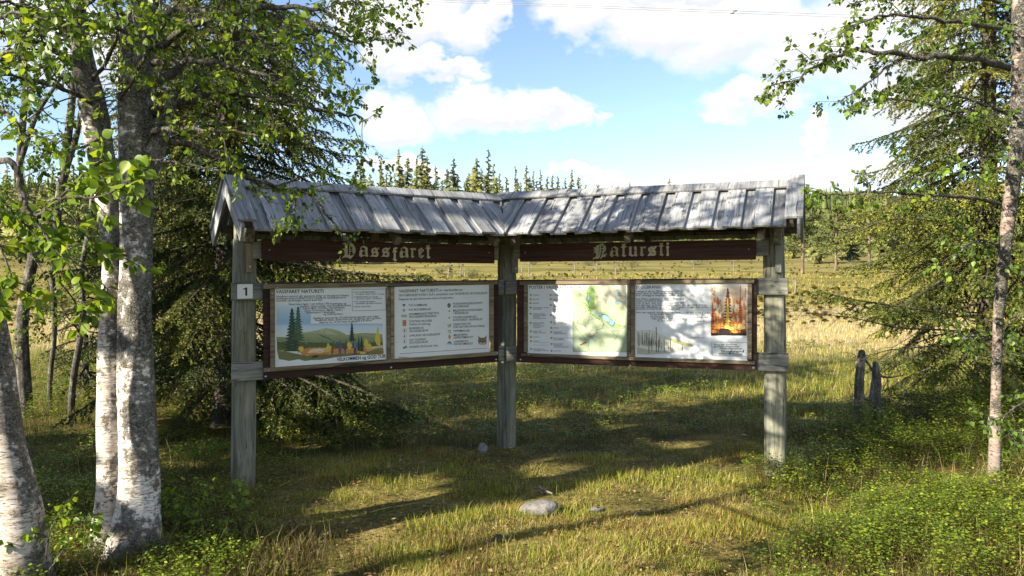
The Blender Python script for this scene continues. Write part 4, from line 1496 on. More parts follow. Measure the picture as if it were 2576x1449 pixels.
p.conifer(1750, 300, 840, 70, (0.82, 0.55, 0.10), 12)
p.line([(1965, 92), (1968, 720)], 9, (0.22, 0.05, 0.02))
p.conifer(1966, 280, 640, 60, (0.36, 0.08, 0.025), 9)
p.line([(1495, 380), (1500, 850)], 9, (0.16, 0.03, 0.012))
p.conifer(1497, 400, 800, 42, (0.28, 0.05, 0.02), 9)
for k in range(46):
    x = p.rng.uniform(1480, 2060)
    y = p.rng.uniform(740, 900)
    hh = p.rng.uniform(20, 80)
    p.poly([(x - 10, y), (x + p.rng.uniform(-12, 12), y - hh), (x + 12, y)], p.rng.choice([OR, YW, (0.55, 0.12, 0.02), (0.80, 0.45, 0.06)]))
p.poly([(1600, 850), (1640, 822), (1760, 830), (1800, 860), (1780, 915), (1610, 915)], (0.018, 0.010, 0.008))
p.rect(1466, 905, 2071, 947, (0.018, 0.010, 0.008))
for k in range(14):
    x = p.rng.uniform(1470, 1520) if k % 2 else p.rng.uniform(2030, 2060)
    y = p.rng.uniform(110, 290)
    p.line([(x, y), (x + 14, y + 22)], 9, (0.16, 0.04, 0.02))
GY = (0.10, 0.10, 0.075)
p.poly([(195, 860), (480, 850), (560, 900), (740, 985), (830, 1000), (1080, 1075), (1165, 1110), (1150, 1140), (900, 1150), (600, 1180), (210, 1190)], (0.62, 0.62, 0.50))
p.poly([(740, 990), (850, 1000), (1080, 1075), (1165, 1110), (1140, 1135), (960, 1110), (830, 1060)], (0.34, 0.34, 0.16))
p.poly([(205, 1140), (400, 1190), (700, 1200), (990, 1150), (980, 1200), (760, 1250), (400, 1272), (205, 1260)], (0.40, 0.40, 0.32))
for k in range(70):
    x = p.rng.uniform(205, 500 if k < 48 else 980)
    b = np.interp(x, [200, 500, 980], [1130, 1130, 1150]) + p.rng.uniform(-50, 10)
    t = b - p.rng.uniform(60, 240 if k < 48 else 90)
    p.line([(x, b), (x + p.rng.uniform(-5, 5), max(t, 850))], p.rng.uniform(4, 8), p.rng.choice([GY, (0.18, 0.18, 0.14), (0.26, 0.26, 0.20)]))
for x, t, b, w_ in ((532, 800, 1235, 13), (405, 980, 1245, 12), (455, 985, 1210, 11), (570, 1020, 1235, 12), (585, 965, 1150, 9), (668, 1020, 1220, 10), (775, 1000, 1205, 9), (980, 1100, 1200, 8), (738, 1055, 1190, 8), (615, 1060, 1190, 8), (365, 900, 1110, 9), (905, 1110, 1175, 7)):
    p.line([(x, t), (x + 4, b)], w_, (0.045, 0.042, 0.03))
bx = [(1480, 1055), (2085, 1062), (2090, 1300), (1485, 1292), (1480, 1055)]
p.line(bx, 5, (0.04, 0.04, 0.05))
p.poly([(1600, 1240), (1625, 1250), (2005, 1255), (2000, 1268), (1620, 1264), (1600, 1255)], INK)
p.line([(1600, 1278), (2010, 1284)], 7, (0.12, 0.12, 0.12))
p.done('picture')

# ------------------------------------------------------------------ ground
def build_ground():
    ys = np.concatenate([np.linspace(-40, 2, 22)[:-1], np.linspace(2, 14, 90)[:-1], np.linspace(14, 40, 80)[:-1], np.geomspace(40, 2500, 110)])
    bs = np.linspace(-1, 1, 161)
    bs = np.sign(bs) * (0.45 * np.abs(bs) + 0.55 * np.abs(bs) ** 2.2)
    Y = np.repeat(ys, len(bs))
    half = np.maximum(30, 16 + 1.5 * np.abs(Y))
    X = np.tile(bs, len(ys)) * half
    Z = terrain(X, Y)
    n = len(bs)
    q = []
    for i in range(len(ys) - 1):
        a = np.arange(n - 1) + i * n
        q.append(np.stack([a, a + 1, a + 1 + n, a + n], 1))
    mb = MB()
    mb.add(np.stack([X, Y, Z], 1), None, np.vstack(q))
    o = obj('ground', mb.mesh('ground', True, False), M['ground'])
    tag(o, 'rough mossy clearing running out into a straw coloured bog', kind='structure')


build_ground()

# ------------------------------------------------------------------ ground cover
rg = np.random.default_rng(11)


def sample(n, y0, y1, k=0.72, m=0.6, power=1.0):
    """points on the ground in view, thinning out with distance"""
    u_ = rg.random(n)
    Y = y0 * (y1 / y0) ** (u_ ** power)
    X = (rg.random(n) * 2 - 1) * (k * Y + m)
    return X, Y


def right_mask(X, Y):
    return sstep(-0.15, 0.45, X - (1.28 + (Y - 4.2) * 0.44) + 0.9 * (fbm(X, Y, 1.1, 21) - 0.5)) * sstep(10.0, 8.0, Y)


def left_mask(X, Y):
    b = np.interp(Y, [3.5, 4.2, 5.2, 6.0, 6.8, 7.2, 7.8], [-1.0, -1.25, -1.75, -1.9, -1.5, -0.4, 3.0])
    return sstep(-0.15, 0.45, b - X + 0.8 * (fbm(X, Y, 1.2, 31) - 0.5)) * sstep(17, 11, Y + 4 * (fbm(X, Y, .5, 32) - .5))


def blades(name, X, Y, h, w, lean, col, mat, seg=2, lift=0.0):
    if seg == 1:
        return blades1(name, X, Y, h, w, lean, col)
    n = len(X)
    Z = terrain(X, Y) + lift
    a = rg.random(n) * 2 * math.pi
    d = np.stack([np.cos(a), np.sin(a), np.zeros(n)], 1)
    f = rg.random(n) * 2 * math.pi
    s = np.stack([np.cos(f), np.sin(f), np.zeros(n)], 1)
    b = np.stack([X, Y, Z - 0.01], 1)
    up = np.array([0, 0, 1.0])
    L = lean[:, None]
    H = h[:, None]
    W = w[:, None]
    mid = b + up * H * 0.55 * np.cos(L * 0.5) + d * H * 0.5 * np.sin(L * 0.6)
    tip = b + up * H * np.cos(L) + d * H * np.sin(L)
    V = np.stack([b - s * W / 2, b + s * W / 2, mid + s * W * 0.4, mid - s * W * 0.4, tip], 1).reshape(-1, 3)
    i = np.arange(n) * 5
    mb = MB()
    mb.add(V, np.stack([i + 3, i + 2, i + 4], 1), np.stack([i, i + 1, i + 2, i + 3], 1), np.repeat(col, 5, 0))
    return mb.mesh(name)


def blades1(name, X, Y, h, w, lean, col):
    n = len(X)
    a = rg.random(n) * 6.2832
    d = np.stack([np.cos(a), np.sin(a), np.zeros(n)], 1)
    f = a + 1.2 + rg.random(n)
    s = np.stack([np.cos(f), np.sin(f), np.zeros(n)], 1) * w[:, None] / 2
    b = np.stack([X, Y, terrain(X, Y) - 0.01], 1)
    tip = b + np.array([0, 0, 1.0]) * (h * np.cos(lean))[:, None] + d * (h * np.sin(lean))[:, None]
    i = np.arange(n) * 3
    mb = MB()
    mb.add(np.stack([b - s, b + s, tip], 1).reshape(-1, 3), np.stack([i, i + 1, i + 2], 1), None, np.repeat(col, 3, 0))
    return mb.mesh(name)


def mixc(cols, w):
    """pick colours by weights (n, k)"""
    cols = np.array(cols)
    w = np.clip(w, 1e-4, None)
    w = w / w.sum(1, keepdims=True)
    r = rg.random(len(w))[:, None]
    idx = (np.cumsum(w, 1) < r).sum(1).clip(0, len(cols) - 1)
    c = cols[idx]
    return c * (0.75 + 0.5 * rg.random((len(c), 1))) * (1 + 0.12 * (rg.random((len(c), 3)) - 0.5))


GREEN = (0.150, 0.185, 0.024)
LIME = (0.265, 0.275, 0.036)
STRAW = (0.44, 0.33, 0.11)
PALE = (0.48, 0.40, 0.22)
RUST = (0.17, 0.085, 0.030)
DARKG = (0.050, 0.078, 0.016)

# short grass of the clearing
X, Y = sample(560000, 3.6, 9.5, 0.72, 0.6)
keep = rg.random(len(X)) > np.maximum(right_mask(X, Y) * np.interp(Y, [4.2, 5.2], [.45, .9]), left_mask(X, Y) * .93)
X, Y = X[keep], Y[keep]
tuft = fbm(X, Y, 2.2, 41)
dry = fbm(X, Y, 1.3, 42)
keep = rg.random(len(X)) < 0.40 + 0.75 * sstep(0.36, 0.6, tuft)
X, Y, tuft, dry = X[keep], Y[keep], tuft[keep], dry[keep]
h = (0.016 + 0.038 * rg.random(len(X))) * (0.40 + 1.35 * sstep(0.40, 0.68, tuft)) * np.interp(Y, [3.6, 6, 9], [0.95, 1, 1.1])
flat = rg.random(len(X)) < 0.16 + 0.42 * sstep(0.44, 0.62, dry)
lean = np.where(flat, 0.9 + 0.6 * rg.random(len(X)), 0.15 + 0.7 * rg.random(len(X)))
col = mixc([GREEN, LIME, STRAW, PALE, RUST], np.stack([np.where(flat, .06, 1.0), np.where(flat, .08, .8), np.where(flat, 1.0, .15) + 0.5 * sstep(.5, .65, dry), np.where(flat, .5, .06), np.where(flat, .30, .05) + 1.1 * sstep(.52, .66, fbm(X, Y, .8, 45))], 1))
o = obj('grass', blades('grass', X, Y, h * np.where(flat, 1.4, 1), np.full(len(X), 0.0036) * (0.7 + 0.7 * rg.random(len(X))), lean, col, None, 1), M['grass'])
tag(o, 'short green and dry grass of the clearing in front of the kiosk', kind='stuff')

# taller green tufts, lit between the stones and the right post
cx = np.array([ground_at(a, b)[:2] for a, b in ((1650, 1215), (1720, 1195), (1560, 1200), (1800, 1215), (1340, 1300), (1440, 1290), (1250, 1235), (1880, 1220), (1760, 1340), (1930, 1330), (1100, 1330), (1480, 1225), (980, 1220), (1620, 1380), (1200, 1300), (850, 1190), (1380, 1400), (1000, 1400), (2050, 1300), (1500, 1160), (1150, 1190))])
pick = rg.integers(0, len(cx), 7000)
X = cx[pick, 0] + rg.normal(0, 0.13, len(pick))
Y = cx[pick, 1] + rg.normal(0, 0.10, len(pick))
h = 0.03 + 0.075 * rg.random(len(X))
col = mixc([GREEN, LIME, STRAW], np.tile([[1.0, 1.0, 0.25]], (len(X), 1)))
o = obj('tall_grass', blades('tall_grass', X, Y, h, np.full(len(X), 0.0036), 0.1 + 0.45 * rg.random(len(X)), col, None), M['grass'])
tag(o, 'taller fresh green grass tufts standing in the clearing', kind='stuff')

# sedge and straw of the bog
X, Y = sample(170000, 8.5, 62, 0.72, 1.0, 0.9)
keep = rg.random(len(X)) > left_mask(X, Y) * 0.75
X, Y = X[keep], Y[keep]
g = fbm(X, Y, 0.45, 51)
st = sstep(13, 21, Y + 7 * (fbm(X, Y, 0.25, 52) - 0.5))
bog = sstep(27, 36, Y + 12 * (fbm(X, Y * 2.5, 0.07, 53) - 0.5))
h = (0.10 + 0.13 * rg.random(len(X))) * np.interp(Y, [8, 16, 40, 60], [0.8, 1.0, 1.15, 1.3])
col = mixc([GREEN, LIME, STRAW, PALE, RUST, DARKG], np.stack([1.0 * (1 - st) + .05 + .65 * bog, 1.0 * (1 - st) + .08 + .60 * bog, .35 + 1.0 * st, .1 + 1.3 * st * (1 - bog), .06 + .30 * bog + .2 * (1 - st) * sstep(.5, .6, g), .3 * (1 - st) + .15 * bog], 1))
w = 0.0042 * np.interp(Y, [8, 20, 60], [1.3, 2.6, 7.0])
o = obj('bog_sedge', blades('bog_sedge', X, Y, h, w, 0.15 + 0.7 * rg.random(len(X)), col, None, 1), M['grass'])
tag(o, 'dry straw coloured sedge covering the open bog', kind='stuff')


def leaflets(name, X, Y, hgt, size, col):
    """small oval leaves held up on the shrub's crown surface"""
    n = len(X)
    Z = terrain(X, Y) + hgt
    a = rg.random(n) * 2 * math.pi
    t = np.stack([np.cos(a), np.sin(a), 0.35 * (rg.random(n) - 0.3)], 1)
    t /= np.linalg.norm(t, axis=1)[:, None]
    nn = np.stack([rg.normal(0, .5, n), rg.normal(0, .5, n), np.ones(n)], 1)
    nn -= t * (nn * t).sum(1)[:, None]
    nn /= np.linalg.norm(nn, axis=1)[:, None]
    s = np.cross(nn, t)
    b = np.stack([X, Y, Z], 1)
    S = size[:, None]
    V = np.stack([b - t * S * .5, b + s * S * .3, b + t * S * .5 - nn * S * .06, b - s * S * .3], 1).reshape(-1, 3)
    i = np.arange(n) * 4
    mb = MB()
    mb.add(V, None, np.stack([i, i + 1, i + 2, i + 3], 1), np.repeat(col, 4, 0))
    return mb


def stems(mb, X, Y, hgt, w, col):
    n = len(X)
    Z = terrain(X, Y)
    a = rg.random(n) * 6.2832
    s = np.stack([np.cos(a), np.sin(a), np.zeros(n)], 1) * w
    b = np.stack([X, Y, Z - 0.01], 1)
    tip = b + np.stack([rg.normal(0, .04, n), rg.normal(0, .04, n), hgt], 1)
    V = np.stack([b - s, b + s, tip], 1).reshape(-1, 3)
    i = np.arange(n) * 3
    mb.add(V, np.stack([i, i + 1, i + 2], 1), None, np.repeat(col, 3, 0))


BIL = (0.130, 0.185, 0.014)
BIL2 = (0.205, 0.245, 0.020)
BIL3 = (0.070, 0.120, 0.012)
BILR = (0.20, 0.13, 0.03)


def shrub_cover(name, label, n, y0, y1, mask, hmax, size, seed, k=0.72, cols=(BIL, BIL2, BIL3, BILR), wts=(1, .8, .8, .06), power=1.0):
    X, Y = sample(n // 11, y0, y1, k, 0.6, power)          # sprigs
    X, Y = np.repeat(X, 11), np.repeat(Y, 11)
    sx, sy = X.copy(), Y.copy()
    m = mask(X, Y)
    clump = fbm(X, Y, 2.4, seed)
    fine = vn(X, Y, 7.0, seed + 1)
    spr = h2(np.floor(X * 5000), np.floor(Y * 5000), seed)
    X = X + rg.normal(0, .024, len(X))
    Y = Y + rg.normal(0, .024, len(X))
    keep = np.repeat(rg.random(len(X) // 11), 11) < m * (0.25 + 1.2 * sstep(0.32, 0.6, 0.7 * clump + 0.3 * fine))
    X, Y, m, clump, fine, spr = X[keep], Y[keep], m[keep], clump[keep], fine[keep], spr[keep]
    top = hmax * (0.10 + 0.45 * sstep(0.3, 0.72, clump) + 0.55 * sstep(.3, .7, vn(X, Y, .95, seed + 9)) + 0.30 * fine) * (0.4 + 0.6 * m) * (0.62 + 0.62 * spr)
    hgt = top * (0.42 + 0.58 * np.sqrt(rg.random(len(X))))
    tone = np.stack([np.full(len(X), w_) for w_ in wts], 1)
    tone[:, 1] *= 0.4 + 1.6 * sstep(.35, .65, fbm(X, Y, 1.5, seed + 5))
    col = mixc(cols, tone) * (0.72 + 0.5 * spr)[:, None]
    sz = size * (0.7 + 0.7 * rg.random(len(X))) * np.interp(Y, [4, 9, 16, 24], [1, 1.25, 1.9, 2.6])
    mb = leaflets(name, X, Y, hgt, sz, col)
    j = rg.random(len(X)) < 0.22
    stems(mb, X[j], Y[j], top[j], 0.0016, np.tile([[0.07, 0.06, 0.02]], (j.sum(), 1)))
    o = obj(name, mb.mesh(name), M['shrub'])
    tag(o, label, kind='stuff')


shrub_cover('bilberry_shrubs', 'dense bright green bilberry shrubs on the right below the spruce', 620000, 3.6, 10.5, lambda X, Y: right_mask(X, Y) * np.interp(Y, [4.0, 4.7], [.55, 1.0]) * sstep(.20, .42, fbm(X, Y, 1.5, 62)), 0.32, 0.0170, 61)
shrub_cover('bilberry_shrubs', 'darker bilberry shrubs under the birches and behind the kiosk', 330000, 3.6, 17.0, left_mask, 0.24, 0.018, 71)


def mid_mask(X, Y):
    return sstep(8, 10, Y) * sstep(24, 15, Y) * sstep(0.42, 0.56, fbm(X, Y, 0.8, 81)) * (1 - left_mask(X, Y)) * 0.9


shrub_cover('bog_shrubs', 'low yellow green dwarf shrubs between the kiosk and the bog', 70000, 8.0, 24.0, mid_mask, 0.26, 0.024, 82, cols=(BIL2, (0.15, 0.17, 0.03), BIL, BILR), wts=(1, 1, .5, .25))


def bogheath_mask(X, Y):
    return sstep(22, 30, Y) * sstep(0.46, 0.58, fbm(X, Y * 2.2, 0.16, 85))


shrub_cover('bog_heath', 'olive and brown dwarf heath in patches across the far bog', 70000, 22.0, 95.0, bogheath_mask, 0.42, 0.075, 86, cols=((0.13, 0.135, 0.035), (0.20, 0.19, 0.05), (0.09, 0.085, 0.03), (0.15, 0.10, 0.045)), wts=(1, .8, .6, .6))


def heath_mask(X, Y):
    a = sstep(0.0, 0.5, -0.95 - X * 1.0) * sstep(5.1, 4.5, Y)
    b = np.exp(-(((X + 0.35) / 0.35) ** 2 + ((Y - 4.35) / 0.28) ** 2))
    c = np.exp(-(((X - 1.9) / 0.6) ** 2 + ((Y - 4.2) / 0.3) ** 2))
    return np.clip(a + b + 0.8 * c, 0, 1) * sstep(.3, .5, fbm(X, Y, 2.0, 91))


X, Y = sample(110000, 3.6, 5.6, 0.72, 0.6)
m = heath_mask(X, Y)
keep = rg.random(len(X)) < m
X, Y = X[keep], Y[keep]
col = mixc([(0.070, 0.050, 0.022), (0.12, 0.115, 0.028), (0.15, 0.11, 0.06)], np.tile([[1.0, .8, .35]], (len(X), 1)))
o = obj('heather', blades('heather', X, Y, 0.05 + 0.09 * rg.random(len(X)), np.full(len(X), 0.005), 0.1 + 0.5 * rg.random(len(X)), col, None), M['grass'])
tag(o, 'brown heather sprigs along the lower edge of the clearing', kind='stuff')

# fallen leaves and needles between the blades
X, Y = sample(9000, 3.7, 8.5, 0.6, 0.4)
keep = rg.random(len(X)) > np.maximum(right_mask(X, Y), left_mask(X, Y)) * .8
X, Y = X[keep], Y[keep]
col = mixc([(0.20, 0.12, 0.055), (0.30, 0.20, 0.10), (0.09, 0.055, 0.03), (0.26, 0.20, 0.13)], np.tile([[1.0, .6, .8, .2]], (len(X), 1)))
mb = leaflets('leaf_litter', X, Y, 0.012 + 0.03 * rg.random(len(X)), 0.014 + 0.022 * rg.random(len(X)), col)
o = obj('leaf_litter', mb.mesh('leaf_litter'), M['grass'])
tag(o, 'brown fallen leaves scattered through the grass of the clearing', kind='stuff')

# dry stalks, heather and grass standing up through the shrubs on both sides
X, Y = sample(15000, 3.7, 8.5, 0.72, 0.5)
keep = rg.random(len(X)) < np.maximum(right_mask(X, Y), left_mask(X, Y) * .7) * (0.25 + 1.0 * sstep(.45, .6, fbm(X, Y, 1.4, 95)))
X, Y = X[keep], Y[keep]
col = mixc([(0.13, 0.085, 0.04), (0.30, 0.22, 0.10), (0.16, 0.18, 0.035), (0.085, 0.065, 0.035)], np.tile([[1.0, .7, .9, .7]], (len(X), 1)))
o = obj('dry_stalks', blades('dry_stalks', X, Y, 0.07 + 0.20 * rg.random(len(X)) ** 2 + 0.05, np.full(len(X), 0.0038), 0.1 + 0.7 * rg.random(len(X)), col, None), M['grass'])
tag(o, 'dry stalks and heather sprigs standing up through the bilberry shrubs', kind='stuff')

# ------------------------------------------------------------------ trees
def smooth(pts, it=2):
    P = np.asarray(pts, float)
    for _ in range(it):
        a = P[:-1] * 0.75 + P[1:] * 0.25
        b = P[:-1] * 0.25 + P[1:] * 0.75
        Q = np.empty((2 * len(a) + 2, P.shape[1]))
        Q[0] = P[0]
        Q[-1] = P[-1]
        Q[1:-1:2] = a
        Q[2:-1:2] = b
        P = Q
    return P


LEAF = np.array([(0, 0, 0), (-0.36, 0.30, .05), (-0.25, 0.62, .04), (0, 1, -.05), (0.25, 0.62, .04), (0.36, 0.30, .05)], float)
LEAF_Q = [(0, 1, 2, 3), (0, 3, 4, 5)]
LEAF_HI = np.array([(0, 0, 0), (-.20, .06, .03), (-.36, .22, .06), (-.39, .38, .07), (-.31, .58, .06), (-.17, .80, .03), (0, 1, -.06), (.17, .80, .03), (.31, .58, .06), (.39, .38, .07), (.36, .22, .06), (.20, .06, .03), (0, .35, 0), (0, .68, -.015)], float)
LEAF_HI_T = [(0, 12, 1), (1, 12, 2), (2, 12, 3), (3, 12, 13), (3, 13, 4), (4, 13, 5), (5, 13, 6), (6, 13, 7), (7, 13, 8), (8, 13, 9), (9, 13, 12), (9, 12, 10), (10, 12, 11), (11, 12, 0)]


class Birch:
    """collects wood, leaves and beard lichen of one broadleaf tree"""
    def __init__(self, seed, leaf=0.038):
        self.r = np.random.default_rng(seed)
        self.wood = MB()
        self.lp, self.la, self.ln, self.ls = [], [], [], []
        self.lich = MB()
        self.leaf = leaf

    def leaves(self, P, dens=1.0, size=1.0):
        """leaves along a twig"""
        r = self.r
        seg = np.diff(P, axis=0)
        L = np.linalg.norm(seg, axis=1)
        tot = L.sum()
        n = max(2, int(tot / 0.0078 * dens))
        t = np.sort(r.random(n)) ** 0.8 * tot
        cum = np.concatenate([[0], np.cumsum(L)])
        i = np.clip(np.searchsorted(cum, t) - 1, 0, len(seg) - 1)
        f = (t - cum[i]) / (L[i] + 1e-9)
        pos = P[i] + seg[i] * f[:, None]
        tan = seg[i] / (L[i][:, None] + 1e-9)
        rnd = r.normal(0, 1, (n, 3))
        side = rnd - tan * (rnd * tan).sum(1)[:, None]
        side /= np.linalg.norm(side, axis=1)[:, None] + 1e-9
        ax = tan * 0.35 + side * 0.75 + np.array([0, 0, -0.55]) + r.normal(0, .2, (n, 3))
        ax /= np.linalg.norm(ax, axis=1)[:, None]
        nn = np.array([0, 0, 1.0]) * 0.7 + r.normal(0, .6, (n, 3))
        nn -= ax * (nn * ax).sum(1)[:, None]
        nn /= np.linalg.norm(nn, axis=1)[:, None] + 1e-9
        self.lp.append(pos + ax * 0.010)
        self.la.append(ax)
        self.ln.append(nn)
        self.ls.append(self.leaf * size * (0.55 + 0.6 * r.random(n)))

    def beard(self, P, n):
        r = self.r
        i = r.integers(0, len(P) - 1, n)
        b = P[i] + (P[i + 1] - P[i]) * r.random((n, 1))
        d = r.normal(0, .5, (n, 3)) + np.array([0, 0, -.5])
        d /= np.linalg.norm(d, axis=1)[:, None]
        s = r.normal(0, 1, (n, 3))
        L = (0.010 + 0.03 * r.random(n))[:, None]
        V = np.stack([b - s * .003, b + s * .003, b + d * L], 1).reshape(-1, 3)
        k = np.arange(n) * 3
        c = np.array([(0.20, 0.20, 0.17)]) * (0.25 + 0.9 * r.random((n, 1)))
        self.lich.add(V, np.stack([k, k + 1, k + 2], 1), None, np.repeat(c, 3, 0))

    def twig(self, p, d, L, r0, droop, lvl, dens=1.0, size=1.0, bare=False):
        r = self.r
        n = 5
        P = [np.array(p, float)]
        d = unit(np.array(d, float))
        for k in range(n):
            P.append(P[-1] + d * L / n)
            d = unit(d + r.normal(0, .13, 3) + np.array([0, 0, -droop]))
        P = np.array(P)
        self.wood.tube(P, np.linspace(r0, max(r0 * 0.35, 0.0011), n + 1), 4 if r0 < .006 else 5)
        if lvl > 0:
            m = max(2, int(L / 0.10))
            for k in range(m):
                t = 0.2 + 0.8 * (k + r.random()) / m
                i = min(int(t * n), n - 1)
                q = P[i] + (P[i + 1] - P[i]) * (t * n - i)
                tan = unit(P[i + 1] - P[i])
                rn = r.normal(0, 1, 3)
                sd = unit(rn - tan * rn.dot(tan))
                self.twig(q, tan * .6 + sd * .8, L * r.uniform(.28, .5), r0 * .5, droop + .03, lvl - 1, dens, size, bare)
        if not bare:
            self.leaves(P[1:] if lvl > 0 else P, dens * (0.5 if lvl > 0 else 1.0), size)

    def branch(self, pts, r0, r1, nsub, slen, droop=0.06, lvl=1, dens=1.0, size=1.0, t0=0.15, beard=0, spread=0.85):
        r = self.r
        P = smooth([tuple(p) for p in pts], 2)
        P[1:-1] += r.normal(0, r0 * 0.35, P[1:-1].shape)
        R = np.linspace(r0, r1, len(P))
        self.wood.tube(P, R, 6)
        n = len(P) - 1
        for k in range(nsub):
            t = t0 + (1 - t0) * (k + r.random()) / nsub
            i = min(int(t * n), n - 1)
            q = P[i] + (P[i + 1] - P[i]) * (t * n - i)
            tan = unit(P[i + 1] - P[i])
            rn = r.normal(0, 1, 3)
            sd = unit(rn - tan * rn.dot(tan))
            self.twig(q, tan * .6 + sd * spread, slen * r.uniform(.55, 1.15), max(R[i] * .4, .002), droop, lvl, dens, size)
        self.leaves(P[int(n * .6):], dens, size)
        if beard:
            self.beard(P, beard)
        return P

    def leaf_mesh(self, skip=0, cols=None, order=None):
        p = np.vstack(self.lp)
        a = np.vstack(self.la)
        n = np.vstack(self.ln)
        s = np.concatenate(self.ls)
        idx = np.arange(len(p)) if order is None else order
        p, a, n, s = p[idx], a[idx], n[idx], s[idx]
        sd = np.cross(a, n)
        V = p[:, None, :] + s[:, None, None] * (LEAF[None, :, 0:1] * sd[:, None] + LEAF[None, :, 1:2] * a[:, None] + LEAF[None, :, 2:3] * n[:, None])
        k = np.arange(len(p)) * 6
        q = np.concatenate([np.stack([k + j for j in LEAF_Q[0]], 1), np.stack([k + j for j in LEAF_Q[1]], 1)])
        c = leaf_cols(len(p), self.r, cols)
        mb = MB()
        mb.add(V.reshape(-1, 3), None, q, np.repeat(c, 6, 0))
        return mb.mesh('crown')


def leaf_cols(n, r, cols=None):
    cols = np.array(cols or [(0.085, 0.155, 0.018), (0.135, 0.210, 0.022), (0.052, 0.100, 0.020), (0.180, 0.240, 0.030), (0.070, 0.130, 0.022), (0.040, 0.080, 0.016)])
    c = cols[r.integers(0, len(cols), n)]
    return c * (0.75 + 0.5 * r.random((n, 1)))


def trunk_tube(mb, pts, rad, rng, sides=20, flare=0.0):
    """bumpy stem; pts (n,3), rad (n)"""
    PR = np.hstack([np.asarray([tuple(p) for p in pts], float), np.asarray(rad, float)[:, None]])
    Q = smooth(PR, 3)
    n = max(30, len(Q))
    t = np.linspace(0, len(Q) - 1, n)
    Q = np.stack([np.interp(t, np.arange(len(Q)), Q[:, k]) for k in range(4)], 1)
    P, R = Q[:, :3], Q[:, 3]
    T_ = np.gradient(P, axis=0)
    T_ /= np.linalg.norm(T_, axis=1)[:, None]
    u = unit(np.cross(T_[0], [0, 1.0, 0.1]))
    ang = np.arange(sides) / sides * 6.2832
    vs = []
    ph = rng.random(6) * 6.28
    for i in range(n):
        u = unit(u - T_[i] * np.dot(u, T_[i]))
        w = np.cross(T_[i], u)
        z = P[i][2]
        bump = 0.045 * np.sin(2 * ang + ph[0] + 2.3 * z) + 0.035 * np.sin(3 * ang + ph[1] - 4.1 * z) + 0.025 * np.sin(5 * ang + ph[2] + 9 * z) + 0.02 * (rng.random(sides) - .5)
        fl = flare * math.exp(-max(z, 0) * 6.0) * (0.5 + 0.5 * np.sin(3 * ang + ph[3]))
        rr = R[i] * (1 + bump + fl)
        vs.append(P[i] + (np.cos(ang) * rr)[:, None] * u + (np.sin(ang) * rr)[:, None] * w)
    V = np.vstack(vs + [P[-1:]])
    q = [(i * sides + j, i * sides + (j + 1) % sides, (i + 1) * sides + (j + 1) % sides, (i + 1) * sides + j) for i in range(n - 1) for j in range(sides)]
    e = n * sides
    mb.add(V, [((n - 1) * sides + j, (n - 1) * sides + (j + 1) % sides, e) for j in range(sides)], q)


def local(me, org):
    me.transform(Matrix.Translation(-Vector(org)))
    return me


leaf_mb = MB()
leaf_mb.add(LEAF_HI, LEAF_HI_T, None, (0.11, 0.185, 0.020))
LEAF_A = leaf_mb.mesh('leaf')
leaf_mb = MB()
leaf_mb.add(LEAF_HI * np.array([1.05, 1, -1.4]), LEAF_HI_T, None, (0.155, 0.225, 0.026))
LEAF_B = leaf_mb.mesh('leaf')
leaf_mb = MB()
leaf_mb.add(LEAF_HI * np.array([.92, 1, 1.8]), LEAF_HI_T, None, (0.080, 0.145, 0.018))
LEAF_C = leaf_mb.mesh('leaf')
for m_ in (LEAF_A, LEAF_B, LEAF_C):
    m_.materials.append(M['leaf'])


def finish_birch(b, root, org, n_single=0, trunk_parts=(), cols=None):
    """parts of a birch: branches, crown; the leaves nearest the viewer are parts of their own"""
    org = Vector(org)
    obj('branches', local(b.wood.mesh('branches', True, False), org), M['twig'], root)['kind'] = 'stuff'
    if b.lich.n:
        obj('lichen', local(b.lich.mesh('lichen'), org), M['lichen'], root)['kind'] = 'stuff'
    p = np.vstack(b.lp)
    s = np.concatenate(b.ls)
    order = np.arange(len(p))
    if n_single:
        d = p - np.array([0, 0, EYE])
        app = s / np.linalg.norm(d, axis=1)
        xd = 1288 + FPX * d[:, 0] / np.maximum(d[:, 1], .1)
        yd = 697 - FPX * d[:, 2] / np.maximum(d[:, 1], .1)
        vis = (d[:, 1] > .3) & (xd > -10) & (xd < 2590) & (yd > -10) & (yd < 1460)
        app = np.where(vis, app, 0)
        big = np.argsort(-app)[:min(n_single, int(vis.sum()))]
        A, Nn = np.vstack(b.la), np.vstack(b.ln)
        for k, i in enumerate(big):
            a, n = Vector(A[i]), Vector(Nn[i])
            o = bpy.data.objects.new('leaf', (LEAF_A, LEAF_B, LEAF_C)[k % 3])
            COL.objects.link(o)
            o.parent = root
            m = Matrix((a.cross(n), a, n)).transposed() * 1.0
            m = (m @ Matrix.Diagonal((s[i],) * 3)).to_4x4()
            m.translation = Vector(p[i]) - org
            o.matrix_basis = m
        order = np.setdiff1d(order, big)
    if len(order):
        obj('crown', local(b.leaf_mesh(order=order, cols=cols), org), M['leaf'], root)['kind'] = 'stuff'


